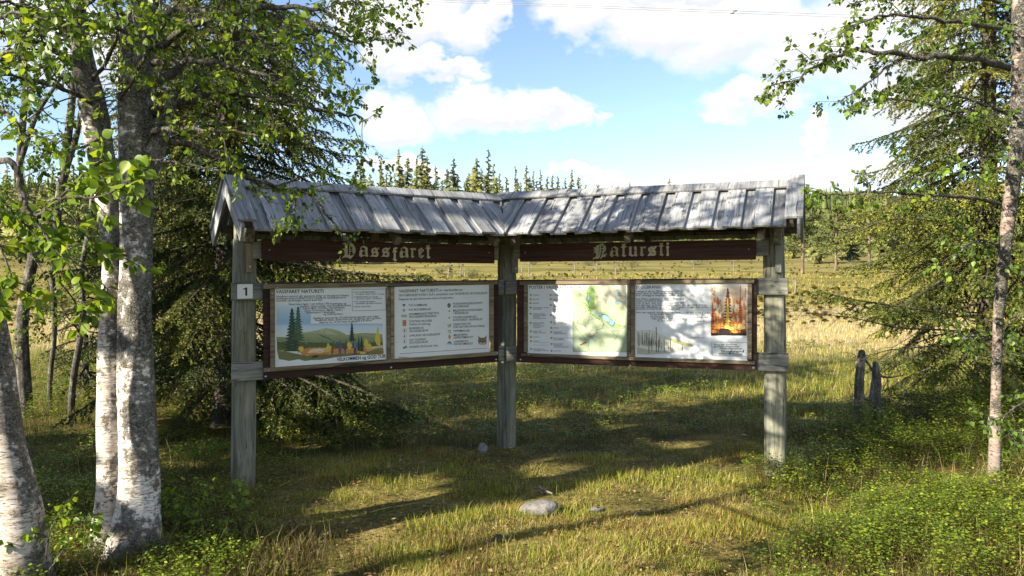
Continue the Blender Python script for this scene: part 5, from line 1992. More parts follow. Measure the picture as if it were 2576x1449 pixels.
# ---- the twin-stemmed birch in front, left of the kiosk
D0 = 4.50
b = Birch(1, 0.037)
org = ground_at(325, 1385)
org = Vector((U(320, 1385, D0).x, D0, tz(U(320, 1385, D0).x, D0)))
root = empty('birch_tree', org)
tag(root, 'twin-stemmed birch with white and lichen-dark stems left of the kiosk', 'birch tree')
rr = np.random.default_rng(4)
px = D0 / FPX
mb = MB()
trunk_tube(mb, [U(262, 1420, D0), U(268, 1330, D0), U(276, 1200, D0 + .02), U(272, 1050, D0 + .04), U(272, 880, D0 + .05), U(282, 720, D0 + .05), U(283, 600, D0 + .06), U(268, 470, D0 + .07), U(250, 360, D0 + .07), U(232, 250, D0 + .05), U(208, 160, D0), U(196, 60, D0 - .05), U(180, -120, D0 - .1), U(165, -400, D0 - .1), U(150, -700, D0)],
           [34 * px, 31 * px, 27 * px, 26 * px, 26 * px, 25 * px, 27 * px, 30 * px, 33 * px, 32 * px, 26 * px, 20 * px, 17 * px, 12 * px, 4 * px], rr, 20, 0.35)
me = local(mb.mesh('trunk', True, False), org)
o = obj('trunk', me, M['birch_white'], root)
o['label'] = 'slimmer white stem'
mb = MB()
trunk_tube(mb, [U(338, 1440, D0 - .06), U(340, 1350, D0 - .06), U(350, 1230, D0 - .05), U(347, 1100, D0 - .04), U(340, 950, D0 - .02), U(340, 800, D0), U(343, 650, D0), U(343, 500, D0), U(345, 400, D0), U(340, 280, D0), U(340, 180, D0), U(352, 80, D0), U(372, -20, D0), U(392, -160, D0), U(405, -400, D0 + .05), U(400, -700, D0 + .1), U(400, -950, D0 + .1)],
           [60 * px, 52 * px, 44 * px, 43 * px, 43 * px, 40 * px, 39 * px, 39 * px, 46 * px, 41 * px, 40 * px, 38 * px, 35 * px, 30 * px, 23 * px, 14 * px, 4 * px], rr, 22, 0.6)
# broken stub of a side stem
trunk_tube(mb, [U(365, 420, D0), U(395, 370, D0), U(418, 310, D0 + .02), U(436, 240, D0 + .03), U(442, 226, D0 + .03)], [34 * px, 24 * px, 17 * px, 13 * px, 5 * px], rr, 12)
me = local(mb.mesh('trunk', True, False), org)
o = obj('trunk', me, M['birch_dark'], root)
o['label'] = 'thicker stem dark with lichen and a broken side stub'
# branches to the right, some in front of the roof
b.branch([U(385, 372, D0), U(450, 350, 4.5), U(530, 388, 4.55), U(590, 430, 4.6), U(640, 455, 4.65), U(700, 468, 4.7), U(760, 478, 4.7)], 0.024, 0.010, 5, 0.28, 0.10, 1, 0.6, 1.0, 0.5, 160)
b.branch([U(740, 474, 4.7), U(790, 495, 4.72), U(825, 545, 4.72), U(855, 580, 4.74), U(878, 606, 4.75)], 0.010, 0.0025, 5, 0.16, 0.08, 0, 0.45, 0.9, 0.1, 140)
b.branch([U(752, 478, 4.7), U(742, 510, 4.68), U(736, 545, 4.66), U(733, 572, 4.65)], 0.007, 0.002, 5, 0.15, 0.10, 1, 0.9, 1.0, 0.2, 90)
b.branch([U(700, 468, 4.7), U(735, 452, 4.72), U(775, 440, 4.76), U(850, 425, 4.8)], 0.008, 0.002, 6, 0.22, 0.06, 1, 0.8, 1, 0.1, 60)
b.twig(U(650, 456, 4.65), (0.05, 0, -1), 0.14, 0.003, 0.0, 0, 0.2)
ups = [
    ([(380, 290, 4.5), (470, 245, 4.6), (600, 232, 4.7), (720, 262, 4.8), (850, 285, 4.9), (920, 300, 4.95)], .026, 13, .42),
    ([(385, 210, 4.5), (500, 140, 4.7), (650, 95, 4.9), (800, 75, 5.0), (925, 110, 5.05)], .028, 15, .42),
    ([(385, 120, 4.5), (520, 45, 4.4), (690, 15, 4.3), (830, 30, 4.3), (915, 90, 4.3)], .026, 14, .40),
    ([(375, 330, 4.45), (440, 320, 4.2), (520, 330, 4.1), (600, 330, 4.05), (690, 345, 4.0)], .018, 10, .33),
    ([(385, 160, 4.45), (460, 150, 4.0), (560, 160, 3.8), (660, 190, 3.7), (740, 215, 3.7)], .020, 13, .36),
    ([(395, -40, 4.5), (540, -90, 4.7), (720, -110, 4.9), (850, -60, 5.0), (920, 30, 5.0)], .028, 14, .45),
    ([(390, 40, 4.45), (450, 20, 4.1), (540, 30, 3.9), (620, 70, 3.8), (680, 120, 3.8)], .018, 12, .34),
    ([(300, 250, 4.45), (330, 210, 4.1), (380, 120, 3.8), (430, 40, 3.6)], .014, 9, .28),
    ([(205, 165, 4.5), (150, 130, 4.4), (80, 95, 4.3), (0, 70, 4.2), (-80, 60, 4.1)], .026, 13, .40),
    ([(198, 90, 4.45), (130, 40, 4.2), (60, 10, 4.0), (-30, 0, 3.9)], .020, 12, .38),
    ([(230, 260, 4.5), (180, 230, 4.3), (110, 210, 4.2), (40, 190, 4.1), (-30, 190, 4.1)], .014, 10, .34),
    ([(235, 200, 4.45), (290, 120, 4.1), (300, 60, 3.9), (290, 0, 3.8)], .014, 11, .30),
    ([(195, 40, 4.4), (240, -10, 4.0), (300, -40, 3.7), (340, 20, 3.5), (330, 70, 3.45)], .012, 11, .25),
    ([(330, 100, 4.4), (300, 70, 3.9), (240, 60, 3.6), (180, 80, 3.4), (150, 110, 3.4)], .012, 10, .26),
    ([(250, 350, 4.5), (210, 370, 4.4), (160, 390, 4.3), (110, 380, 4.2)], .008, 7, .24),
    ([(360, 400, 4.45), (430, 405, 4.3), (500, 420, 4.3), (560, 430, 4.3)], .008, 6, .22),
    ([(398, -120, 4.5), (480, -60, 4.1), (560, -10, 3.9), (640, 20, 3.8)], .016, 11, .36),
]
for pts, r0, ns, sl in ups:
    b.branch([U(*p) for p in pts], r0, 0.004, int(ns * 1.0), sl, 0.07, 1, 0.62, 1.0, 0.12, 60)
# high crown outside the picture: throws the dappled shade on the kiosk
for k in range(8):
    z = 4.6 + 0.40 * k
    a = k * 2.4
    L = 1.4 - 0.09 * k
    p0 = np.array([org.x + (0.1 if k % 2 else -.1), org.y, z])
    d = np.array([math.cos(a), math.sin(a), 0.35])
    b.branch([p0, p0 + d * L * .4, p0 + d * L * .75 + [0, 0, .02], p0 + d * L + [0, 0, -.1]], .022, .004, 7, .45, .06, 1, .14, 1.1, .2)
finish_birch(b, root, org, 260)

# ---- thick leaning birch cut by the left edge, and its low bough with big leaves
D1 = 3.95
org = Vector((U(45, 1400, D1).x, D1, 0.0))
org.z = tz(org.x, org.y)
root = empty('birch_tree', org)
tag(root, 'leaning pale birch trunk at the left edge with a low leafy bough', 'birch tree')
px = D1 / FPX
mb = MB()
trunk_tube(mb, [U(70, 1530, D1), U(58, 1440, D1), U(55, 1340, D1), U(45, 1250, D1), U(20, 1130, D1), U(3, 1000, D1 + .02), U(-20, 850, D1 + .03), U(-50, 700, D1), U(-90, 500, D1), U(-130, 300, D1), U(-160, 50, D1), U(-180, -250, D1 - .05), U(-200, -600, D1)],
           [74 * px, 64 * px, 57 * px, 51 * px, 42 * px, 39 * px, 38 * px, 37 * px, 36 * px, 34 * px, 27 * px, 18 * px, 5 * px], rr, 20, 0.3)
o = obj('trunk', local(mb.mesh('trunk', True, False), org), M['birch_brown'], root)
b = Birch(2, 0.041)
DN = 2.55
b.branch([U(-120, 380, 3.3), U(-60, 385, 2.9), U(0, 399, DN), U(45, 419, DN), U(52, 474, DN), U(70, 537, DN), U(95, 545, DN)], .014, .006, 1, .1, .02, 0, .3, 1, .8)
b.branch([U(95, 545, DN), U(145, 499, DN), U(210, 439, DN + .03), U(262, 398, DN + .05)], .0065, .002, 5, .10, .03, 0, 1.1, 1.05, .15)
b.branch([U(145, 499, DN), U(200, 495, DN - .05), U(250, 497, DN - .08), U(310, 470, DN - .08), U(362, 422, DN - .06)], .0055, .0018, 6, .10, .03, 0, 1.0, 1.1, .15)
b.branch([U(95, 545, DN), U(140, 560, DN + .05), U(200, 580, DN + .1), U(290, 640, DN + .15)], .005, .0016, 6, .12, .05, 0, .9, 1.0, .1)
b.branch([U(80, 540, DN), U(120, 600, DN), U(160, 650, DN), U(205, 720, DN)], .006, .0018, 6, .11, .05, 0, .8, 1.0, .15)
b.branch([U(-40, 470, DN + .1), U(0, 500, DN + .1), U(40, 540, DN + .1), U(80, 580, DN + .1)], .006, .002, 6, .12, .05, 0, 1.0, 1.1, .1)
b.branch([U(-60, 560, DN), U(-10, 600, DN), U(20, 660, DN - .05), U(30, 720, DN - .05)], .005, .0018, 4, .10, .05, 0, .9, 1.1, .1)
b.branch([U(-60, 700, DN + .1), U(-20, 740, DN + .1), U(10, 790, DN + .1)], .004, .0018, 3, .08, .05, 0, .8, 1.1, .1)
b.branch([U(120, 600, DN), U(130, 680, DN + .02), U(190, 760, DN + .05), U(210, 800, DN + .05)], .004, .0015, 4, .08, .08, 0, .7, .95, .3)
b.branch([U(160, 640, DN + .1), U(240, 700, DN + .15), U(280, 735, DN + .18)], .004, .0015, 4, .09, .05, 0, .8, 1.0, .1)
for pts in ([(-60, 200, 3.6), (0, 150, 3.3), (50, 110, 3.1), (80, 60, 3.0)], [(-80, 280, 3.5), (-20, 260, 3.2), (40, 300, 3.0), (60, 340, 3.0)], [(-90, 100, 3.5), (-20, 50, 3.2), (60, 30, 3.1), (120, 50, 3.0)]):
    b.branch([U(*p) for p in pts], .010, .003, 8, .22, .05, 1, .5, 1.0, .2)
for k in range(12):
    z = 3.2 + 0.25 * k
    a = 1.0 + k * 2.2
    L = 1.4 - 0.04 * k
    p0 = np.array([U(-130, 300, D1).x - .02 * k, D1, z])
    d = np.array([math.cos(a), math.sin(a) * .8, 0.3])
    b.branch([p0, p0 + d * L * .4, p0 + d * L * .75, p0 + d * L + [0, 0, -.12]], .022, .004, 8, .42, .06, 1, .45, 1.1, .25)
finish_birch(b, root, org, 290)

# ---- slim birches standing behind, left
def slim_birch(pts, rad, dist, label, boughs, seed, mat='stumpbark', leaf=.040, dens=.6):
    org = Vector(U(pts[0][0], pts[0][1], dist))
    org.z = tz(org.x, org.y)
    root = empty('birch_tree', org)
    tag(root, label, 'birch tree', 'slim birches at the left')
    px = dist / FPX
    mb = MB()
    P = [U(x, y, dist + (e[0] if e else 0)) for x, y, *e in pts]
    P[0].z = org.z - 0.1
    trunk_tube(mb, P, [r * px for r in rad], np.random.default_rng(seed), 12, 0.2)
    for fk in boughs.get('forks', []):
        trunk_tube(mb, [U(x, y, dist) for x, y in fk[0]], [r * px for r in fk[1]], np.random.default_rng(seed + 3), 10)
    obj('trunk', local(mb.mesh('trunk', True, False), org), M[mat], root)
    b = Birch(seed, leaf)
    for q, ns, sl in boughs['br']:
        b.branch([U(x, y, dist + dd) for x, y, dd in q], .010, .003, ns, sl, .08, 1, dens, 1.0, .15, 30)
    finish_birch(b, root, org, 0, cols=[(0.060, 0.115, 0.016), (0.085, 0.145, 0.018), (0.045, 0.085, 0.016)])


slim_birch([(68, 1055), (60, 950), (56, 870), (54, 800), (72, 700), (86, 640), (70, 560), (52, 470), (48, 420), (55, 330), (64, 250), (60, 120), (50, -60), (40, -300)], [16, 15, 15, 14, 13, 13, 11, 9, 8, 8, 7, 6, 5, 2], 8.8,
           'dark crooked birch standing behind the left edge trunk', {'forks': [([(50, 410), (75, 330), (95, 280), (130, 230), (160, 185)], [7, 7, 6, 5, 3]), ([(86, 640), (105, 600), (112, 560)], [12, 9, 5])],
            'br': [([(60, 300, 0), (20, 260, .1), (-20, 240, .2)], 7, .5), ([(64, 240, 0), (100, 190, -.2), (150, 160, -.3)], 8, .5), ([(100, 270, 0), (130, 300, .2), (170, 310, .2)], 6, .45), ([(60, 130, 0), (20, 90, 0), (-20, 60, 0)], 7, .6), ([(60, 100, 0), (110, 60, 0), (150, 20, .2)], 8, .6), ([(50, 450, 0), (90, 430, -.3), (140, 420, -.4)], 6, .4), ([(60, 560, 0), (20, 540, 0), (-20, 500, 0)], 6, .5), ([(80, 640, 0), (120, 700, -.4), (130, 760, -.5)], 5, .4)]}, 21)
slim_birch([(126, 1045), (124, 960), (138, 850), (136, 740), (130, 690), (140, 600), (150, 480), (165, 425), (172, 340), (185, 220), (190, 100), (200, -80)], [6, 6, 6, 6, 6, 8, 10, 11, 10, 8, 6, 3], 9.2,
           'thin forked birch between the dark birch and the twin stems', {'forks': [([(165, 425), (195, 340), (200, 290), (215, 240)], [9, 7, 6, 3])],
            'br': [([(185, 250, 0), (150, 210, 0), (110, 200, 0)], 6, .5), ([(190, 150, 0), (240, 110, .2), (290, 60, .3)], 7, .5), ([(136, 780, 0), (105, 780, -.3), (90, 830, -.4)], 4, .4), ([(132, 860, 0), (160, 900, 0), (190, 940, 0)], 4, .35), ([(150, 520, 0), (190, 560, .2), (230, 600, .3)], 6, .45), ([(172, 340, 0), (130, 370, 0), (100, 400, 0)], 5, .4), ([(190, 100, 0), (150, 40, 0), (110, 0, 0)], 6, .5)]}, 22)
slim_birch([(176, 1052), (182, 960), (205, 840), (210, 760), (200, 690), (220, 600), (235, 480), (240, 330)], [8, 8, 7, 7, 6, 6, 5, 3], 8.4,
           'thin bent sapling birch close beside the white stem', {'br': [([(205, 840, 0), (170, 800, -.2), (150, 760, -.2)], 5, .35), ([(210, 760, 0), (240, 720, 0), (255, 680, 0)], 5, .35), ([(200, 690, 0), (170, 640, 0), (140, 610, 0)], 6, .4), ([(220, 600, 0), (180, 540, 0), (160, 500, 0)], 6, .4)]}, 23)


# ---- spruces
class Spruce:
    def __init__(self, seed):
        self.r = np.random.default_rng(seed)
        self.wood = MB()
        self.P, self.D, self.L, self.C = [], [], [], []

    def needles(self, P, step, ln, tone, tip=0.25):
        r = self.r
        seg = np.diff(P, axis=0)
        L = np.linalg.norm(seg, axis=1)
        tot = L.sum()
        n = max(6, int(tot / step))
        t = r.random(n) * tot
        cum = np.concatenate([[0], np.cumsum(L)])
        i = np.clip(np.searchsorted(cum, t) - 1, 0, len(seg) - 1)
        pos = P[i] + seg[i] * ((t - cum[i]) / (L[i] + 1e-9))[:, None]
        tan = seg[i] / (L[i][:, None] + 1e-9)
        rn = r.normal(0, 1, (n, 3))
        sd = rn - tan * (rn * tan).sum(1)[:, None]
        sd /= np.linalg.norm(sd, axis=1)[:, None] + 1e-9
        d = tan * .65 + sd * .75 + np.array([0, 0, .12])
        d /= np.linalg.norm(d, axis=1)[:, None]
        self.P.append(pos)
        self.D.append(d)
        self.L.append(ln * (0.7 + .6 * r.random(n)))
        young = (t > tot * (1 - tip))
        c = np.where(young[:, None], np.array(tone[1]), np.array(tone[0])) * (0.7 + .6 * r.random((n, 1)))
        self.C.append(c)

    def path(self, p, d, L, n, droop, rise=0.0, jit=.08):
        r = self.r
        P = [np.array(p, float)]
        d = unit(np.array(d, float))
        for k in range(n):
            P.append(P[-1] + d * L / n)
            t = k / n
            d = unit(d + np.array([0, 0, -droop * (1 - t) + rise * t]) + r.normal(0, jit, 3))
        return np.array(P)

    def bough(self, p, d, L, r0, droop, rise, step, ln, tones, bare=0.25, hang=.25, twl=.38, tn=None):
        r = self.r
        P = self.path(p, d, L, 8, droop, rise, .05)
        self.dress(P, L, r0, step, ln, tones, bare, hang, twl, tn)

    def dress(self, P, L, r0, step, ln, tones, bare=.25, hang=.25, twl=.38, tn=None):
        r = self.r
        n = len(P) - 1
        self.wood.tube(P, np.linspace(r0, .003, n + 1), 5)
        m = tn or max(5, int(L / 0.062))
        tone = tones[r.integers(0, len(tones))]
        up = np.array([0, 0, 1.0])
        for k in range(m):
            t = bare + (1 - bare) * (k + r.random() * .8) / m
            i = min(int(t * n), n - 1)
            q = P[i] + (P[i + 1] - P[i]) * (t * n - i)
            tan = unit(P[i + 1] - P[i])
            sd = unit(np.cross(tan, up)) * (1 if k % 2 else -1)
            l = L * twl * (1.05 - t) * r.uniform(.6, 1.15) + .10
            T_ = self.path(q, tan * .75 + sd * .75 + [0, 0, -.15], l, 4, hang, 0, .09)
            self.wood.tube(T_[::2], [.0035, .0025, .0015], 3, None, False)
            self.needles(T_, step, ln, tone)
            for j in range(int(l / .11)):
                i2 = r.integers(1, 4)
                s2 = unit(np.cross(T_[i2] - T_[i2 - 1], up)) * (1 if r.random() < .5 else -1)
                T2 = self.path(T_[i2], unit(T_[i2 + 1] - T_[i2]) * .7 + s2 * .6 + [0, 0, -.2], l * r.uniform(.3, .5), 3, hang, 0, .1)
                self.needles(T2, step, ln, tone)
        self.needles(P[int(n * .55):], step, ln, tone, .35)

    def dead(self, p, d, L, r0, n=6):
        r = self.r
        P = self.path(p, d, L, 6, .05, 0, .12)
        self.wood.tube(P, np.linspace(r0, .002, 7), 4)
        for k in range(n):
            i = r.integers(1, 6)
            T_ = self.path(P[i], unit(P[i] - P[i - 1]) + r.normal(0, .7, 3), L * r.uniform(.15, .4), 3, .1, 0, .2)
            self.wood.tube(T_, [.004, .003, .002, .001], 3)

    def crown_mesh(self, w):
        p = np.vstack(self.P)
        d = np.vstack(self.D)
        L = np.concatenate(self.L)[:, None]
        c = np.vstack(self.C)
        s = np.cross(d, self.r.normal(0, 1, d.shape))
        s /= np.linalg.norm(s, axis=1)[:, None] + 1e-9
        V = np.stack([p - s * w, p + s * w, p + d * L], 1).reshape(-1, 3)
        k = np.arange(len(p)) * 3
        mb = MB()
        mb.add(V, np.stack([k, k + 1, k + 2], 1), None, np.repeat(c, 3, 0))
        return mb.mesh('crown')


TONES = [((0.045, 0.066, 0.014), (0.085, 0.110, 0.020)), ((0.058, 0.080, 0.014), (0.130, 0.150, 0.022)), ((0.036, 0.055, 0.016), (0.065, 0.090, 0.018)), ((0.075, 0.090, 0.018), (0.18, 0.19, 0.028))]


TONES_R = [((0.075, 0.100, 0.020), (0.16, 0.18, 0.030)), ((0.095, 0.115, 0.020), (0.21, 0.22, 0.032)), ((0.060, 0.085, 0.020), (0.11, 0.135, 0.025)), ((0.12, 0.130, 0.024), (0.25, 0.25, 0.036))]  # brighter copy for the right spruces, sunlight painted into the needle colour


def near_spruce(base, H, seed, Lmax, label, rtrunk, whorl=.25, per=5, zlow=.55, extra=None, zfine=5.0, step=.0062, w=.0034, tones=None):
    tones = tones or TONES
    S = Spruce(seed)
    r = S.r
    base = Vector(base)
    z = zlow
    while z < H - .15:
        t = z / H
        fine = z < zfine
        Lz = Lmax * (1 - t) ** .75 * (0.75 if z < .9 else 1)
        k = per if fine else 3
        a0 = r.random() * 6.28
        for j in range(k):
            a = a0 + j * 6.283 / k + r.normal(0, .25)
            el = -0.15 + .55 * t
            d = (math.cos(a), math.sin(a), el)
            q = np.array([base.x, base.y, base.z + z + r.uniform(-.08, .08)])
            L = Lz * r.uniform(.7, 1.12)
            if z < 1.7 and r.random() < .22:
                S.dead(q, d, L * .8, .012)
                continue
            S.bough(q, d, L, .010 + .012 * (1 - t), .16, .16, step if fine else .02, .027 if fine else .045, tones, .16 if z > 1.5 else .30, .30, .40 if fine else .5, None if fine else 7)
        z += whorl * (1 if fine else 1.5)
    if extra:
        extra(S)
    root = empty('spruce_tree', base)
    tag(root, label, 'spruce tree')
    mb = MB()
    trunk_tube(mb, [base + Vector((0, 0, -.15)), base + Vector((0, 0, .3)), base + Vector((.02, 0, H * .3)), base + Vector((-.02, 0, H * .65)), base + Vector((0, 0, H))], [rtrunk * 1.25, rtrunk * 1.05, rtrunk * .85, rtrunk * .45, .012], r, 14, .3)
    obj('trunk', local(mb.mesh('trunk', True, False), base), M['bark'], root)
    obj('branches', local(S.wood.mesh('branches', False, False), base), M['bark'], root)['kind'] = 'stuff'
    obj('crown', local(S.crown_mesh(w), base), M['needle'], root)['kind'] = 'stuff'
    return root


def extra_left(S):
    # long low boughs reaching out behind the boards and down to the ground on the right
    # thick apron of drooping boughs near the ground
    for k in range(16):
        x1 = S.r.uniform(700, 1030)
        y1 = S.r.uniform(1000, 1120) - max(0, x1 - 900) * .25
        y0 = S.r.uniform(880, 980)
        dd = S.r.uniform(-1.2, .2)
        P = smooth([tuple(U(*q)) for q in ((600, y0, 8.6), (600 + (x1 - 600) * .4, y0 + 18, 8.6 + dd * .5), (600 + (x1 - 600) * .75, (y0 + y1) / 2, 8.5 + dd * .9), (x1, y1, 8.4 + dd))], 1)
        P = np.stack([np.interp(np.linspace(0, len(P) - 1, 9), np.arange(len(P)), P[:, c]) for c in range(3)], 1)
        S.dress(P, 1.4, .016, .0075, .028, TONES, .20, .30, .40)
    for pts, L in (([(600, 640, 8.6), (760, 665, 8.3), (900, 690, 8.1), (1000, 695, 8.0), (1072, 692, 8.0)], 1.9),
                   ([(600, 650, 8.6), (720, 660, 8.2), (840, 680, 8.0), (930, 700, 7.9)], 1.4),
                   ([(600, 900, 8.6), (740, 930, 8.1), (860, 960, 7.8), (950, 1000, 7.7), (1030, 1040, 7.6)], 1.8),
                   ([(600, 940, 8.6), (720, 980, 8.0), (840, 1020, 7.6), (930, 1070, 7.5), (990, 1110, 7.4)], 1.7),
                   ([(600, 960, 8.6), (700, 1000, 7.8), (800, 1050, 7.4), (860, 1100, 7.2)], 1.5),
                   ([(600, 920, 8.6), (760, 960, 8.5), (900, 990, 8.5), (1000, 1030, 8.4)], 1.8),
                   ([(600, 900, 8.6), (700, 930, 8.0), (800, 970, 7.6), (880, 1030, 7.4)], 1.5)):
        P = smooth([tuple(U(*q)) for q in pts], 1)
        P = np.stack([np.interp(np.linspace(0, len(P) - 1, 9), np.arange(len(P)), P[:, k]) for k in range(3)], 1)
        S.dress(P, L, .022, .0065, .027, TONES, .25, .26, .40)


bx_, by_ = U(578, 1060, 8.6).x, 8.6
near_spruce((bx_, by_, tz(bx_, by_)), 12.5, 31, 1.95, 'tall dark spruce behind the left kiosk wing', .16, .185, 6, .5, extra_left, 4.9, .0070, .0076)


def extra_right(S):
    for pts, L in (([(2470, 800, 9.0), (2380, 790, 8.6), (2280, 772, 8.4), (2180, 760, 8.3), (2122, 748, 8.3), (2056, 730, 8.3)], 1.7),
                   ([(2480, 600, 9.2), (2380, 560, 8.8), (2280, 545, 8.6), (2200, 560, 8.6), (2130, 600, 8.6)], 1.4),
                   ([(2480, 330, 9.2), (2380, 270, 8.9), (2280, 250, 8.7), (2200, 245, 8.6), (2150, 262, 8.6)], 1.4)):
        P = smooth([tuple(U(*q)) for q in pts], 1)
        P = np.stack([np.interp(np.linspace(0, len(P) - 1, 9), np.arange(len(P)), P[:, k]) for k in range(3)], 1)
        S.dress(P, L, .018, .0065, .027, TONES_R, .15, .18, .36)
    for pts, L in (([(2470, 840, 9), (2370, 830, 8.6), (2260, 826, 8.4), (2150, 800, 8.3), (2070, 790, 8.3), (2000, 782, 8.3)], 2.0), ([(2470, 870, 9), (2350, 870, 8.6), (2240, 880, 8.4), (2160, 900, 8.4)], 1.3)):
        P = np.array([tuple(U(*q)) for q in pts])
        S.wood.tube(P, np.linspace(.012, .002, len(P)), 4)
        for k in range(20):
            i = S.r.integers(1, len(P))
            q = P[i - 1] + (P[i] - P[i - 1]) * S.r.random()
            T_ = S.path(q, unit(P[i] - P[i - 1]) + S.r.normal(0, .6, 3), .3, 3, .1, 0, .2)
            S.wood.tube(T_, [.004, .003, .002, .001], 3)


bx_, by_ = U(2478, 1030, 9.3).x, 9.3
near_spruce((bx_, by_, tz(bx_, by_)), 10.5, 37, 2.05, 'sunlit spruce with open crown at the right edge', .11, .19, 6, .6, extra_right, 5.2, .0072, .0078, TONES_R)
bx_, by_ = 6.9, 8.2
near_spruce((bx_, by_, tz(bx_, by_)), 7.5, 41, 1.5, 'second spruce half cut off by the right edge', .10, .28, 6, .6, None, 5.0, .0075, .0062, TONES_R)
bx_, by_ = U(455, 1010, 10.6).x, 10.6
near_spruce((bx_, by_, tz(bx_, by_)), 10.5, 43, 1.75, 'spruce showing between the birch stems and the left post', .12, .26, 6, .5, None, 5.2, .0095, .0080)
bx_, by_ = U(215, 1010, 10.2).x, 10.2
near_spruce((bx_, by_, tz(bx_, by_)), 2.3, 44, .85, 'small young spruce low behind the white birch stem', .04, .17, 5, .15, None, 5.2, .0085, .0070)

# ---- birch leaning out of the right edge, with long boughs into the sky
D2 = 5.65
org = Vector(U(2500, 1214, D2))
org.z = tz(org.x, org.y)
root = empty('birch_tree', org)
tag(root, 'pinkish birch at the right edge with long leafy boughs against the sky', 'birch tree')
px = D2 / FPX
mb = MB()
P = [U(2500, 1230, D2), U(2503, 1100, D2), U(2506, 980, D2), U(2508, 850, D2), U(2520, 700, D2 - .05), U(2540, 520, D2 - .1), U(2560, 350, D2 - .15), U(2566, 180, D2 - .2), U(2562, 0, D2 - .2), U(2570, -250, D2 - .2), U(2570, -600, D2)]
P[0].z = org.z - .1
trunk_tube(mb, P, [15 * px, 13 * px, 12 * px, 12 * px, 14 * px, 16 * px, 17 * px, 17 * px, 15 * px, 10 * px, 3 * px], rr, 14, .25)
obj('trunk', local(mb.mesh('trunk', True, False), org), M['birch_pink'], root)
b = Birch(8, 0.041)
rb = [([(2560, 178, 5.8), (2476, 150, 5.4), (2386, 147, 5.2), (2316, 140, 5.1), (2196, 130, 5.0), (2146, 125, 5.0), (2117, 137, 5.0), (2037, 170, 5.0), (2007, 200, 5.0), (1985, 222, 5.0)], .026, 15, .24),
      ([(2316, 140, 5.1), (2246, 155, 5.05), (2206, 190, 5.0), (2166, 220, 5.0), (2107, 260, 5.0)], .012, 9, .20),
      ([(2000, 205, 5.0), (1970, 205, 5.0), (1940, 215, 5.0), (1922, 225, 5.0)], .005, 4, .10),
      ([(2565, 80, 5.8), (2440, 60, 5.4), (2336, 45, 5.2), (2236, 35, 5.1), (2166, 55, 5.1), (2107, 92, 5.1)], .018, 14, .28),
      ([(2565, 20, 5.8), (2450, -10, 5.5), (2330, 0, 5.4), (2220, -10, 5.3), (2140, 10, 5.3)], .016, 12, .28),
      ([(2540, 520, 5.9), (2460, 500, 5.5), (2386, 494, 5.2), (2286, 488, 5.1), (2186, 479, 5.0), (2127, 492, 5.0), (2067, 490, 5.0), (2050, 482, 5.0)], .014, 13, .16),
      ([(2190, 480, 5.0), (2180, 455, 5.0), (2176, 430, 5.0)], .005, 4, .08),
      ([(2560, 300, 5.8), (2480, 260, 5.4), (2400, 240, 5.2), (2320, 220, 5.1)], .014, 10, .26),
      ([(2555, 400, 5.8), (2480, 390, 5.3), (2420, 400, 5.1), (2360, 430, 5.0), (2310, 450, 5.0)], .012, 10, .24),
      ([(2530, 640, 5.9), (2480, 600, 5.4), (2440, 610, 5.2), (2400, 640, 5.1)], .010, 9, .24),
      ([(2515, 760, 6), (2560, 700, 5.6), (2590, 660, 5.4)], .010, 8, .26),
      ([(2510, 860, 6), (2550, 800, 5.5), (2600, 780, 5.3)], .009, 8, .26),
      ([(2600, 1000, 5.3), (2560, 1020, 5.2), (2520, 1050, 5.2), (2470, 1062, 5.2)], .007, 7, .15),
      ([(2600, 1100, 5.3), (2570, 1080, 5.2), (2530, 1090, 5.2)], .006, 5, .15),
      ([(2508, 860, 6), (2460, 840, 5.7), (2420, 850, 5.6)], .008, 7, .22)]
for pts, r0, ns, sl in rb:
    b.branch([U(*p) for p in pts], r0, .003, int(ns * 1.3), sl, .09, 1, .75, 1.0, .10, 110)
finish_birch(b, root, org, 200, cols=[(0.055, 0.105, 0.020), (0.080, 0.140, 0.020), (0.11, 0.175, 0.024), (0.045, 0.085, 0.020)])

# ---- young birch shoots on the ground
def shoot(xd, yd, dist, label, stems_, seed, leaf=.036):
    org = Vector(U(xd, yd, dist))
    org.z = tz(org.x, org.y)
    root = empty('birch_sapling', org)
    tag(root, label, 'sapling', 'birch shoots')
    b = Birch(seed, leaf)
    for st in stems_:
        P = [U(x, y, dist + dd) for x, y, dd in st]
        b.branch(P, .005, .0015, 5, .14, .03, 0, .85, 1.0, .25)
    finish_birch(b, root, org, 60)


shoot(500, 1365, 4.7, 'leafy birch shoot growing just left of the left post foot', [[(500, 1375, 0), (508, 1320, 0), (500, 1260, 0), (520, 1225, 0)], [(505, 1340, 0), (540, 1300, 0), (600, 1280, -.05), (612, 1230, -.05)], [(500, 1370, 0), (460, 1330, 0), (440, 1290, 0), (430, 1255, 0)], [(505, 1350, 0), (560, 1330, .05), (620, 1340, .1)]], 51)
shoot(120, 1440, 3.9, 'leafy birch shoot at the foot of the left edge birch', [[(120, 1460, 0), (115, 1390, 0), (130, 1320, 0), (165, 1270, 0)], [(120, 1440, 0), (160, 1380, 0), (200, 1330, 0), (225, 1290, 0)], [(110, 1450, 0), (80, 1420, 0), (50, 1400, 0), (40, 1350, 0)]], 52, .040)
shoot(430, 1300, 4.9, 'small birch shoot against the foot of the dark stem', [[(430, 1320, 0), (425, 1280, 0), (440, 1240, 0)], [(430, 1320, 0), (400, 1300, -.1), (395, 1260, -.1)]], 53)

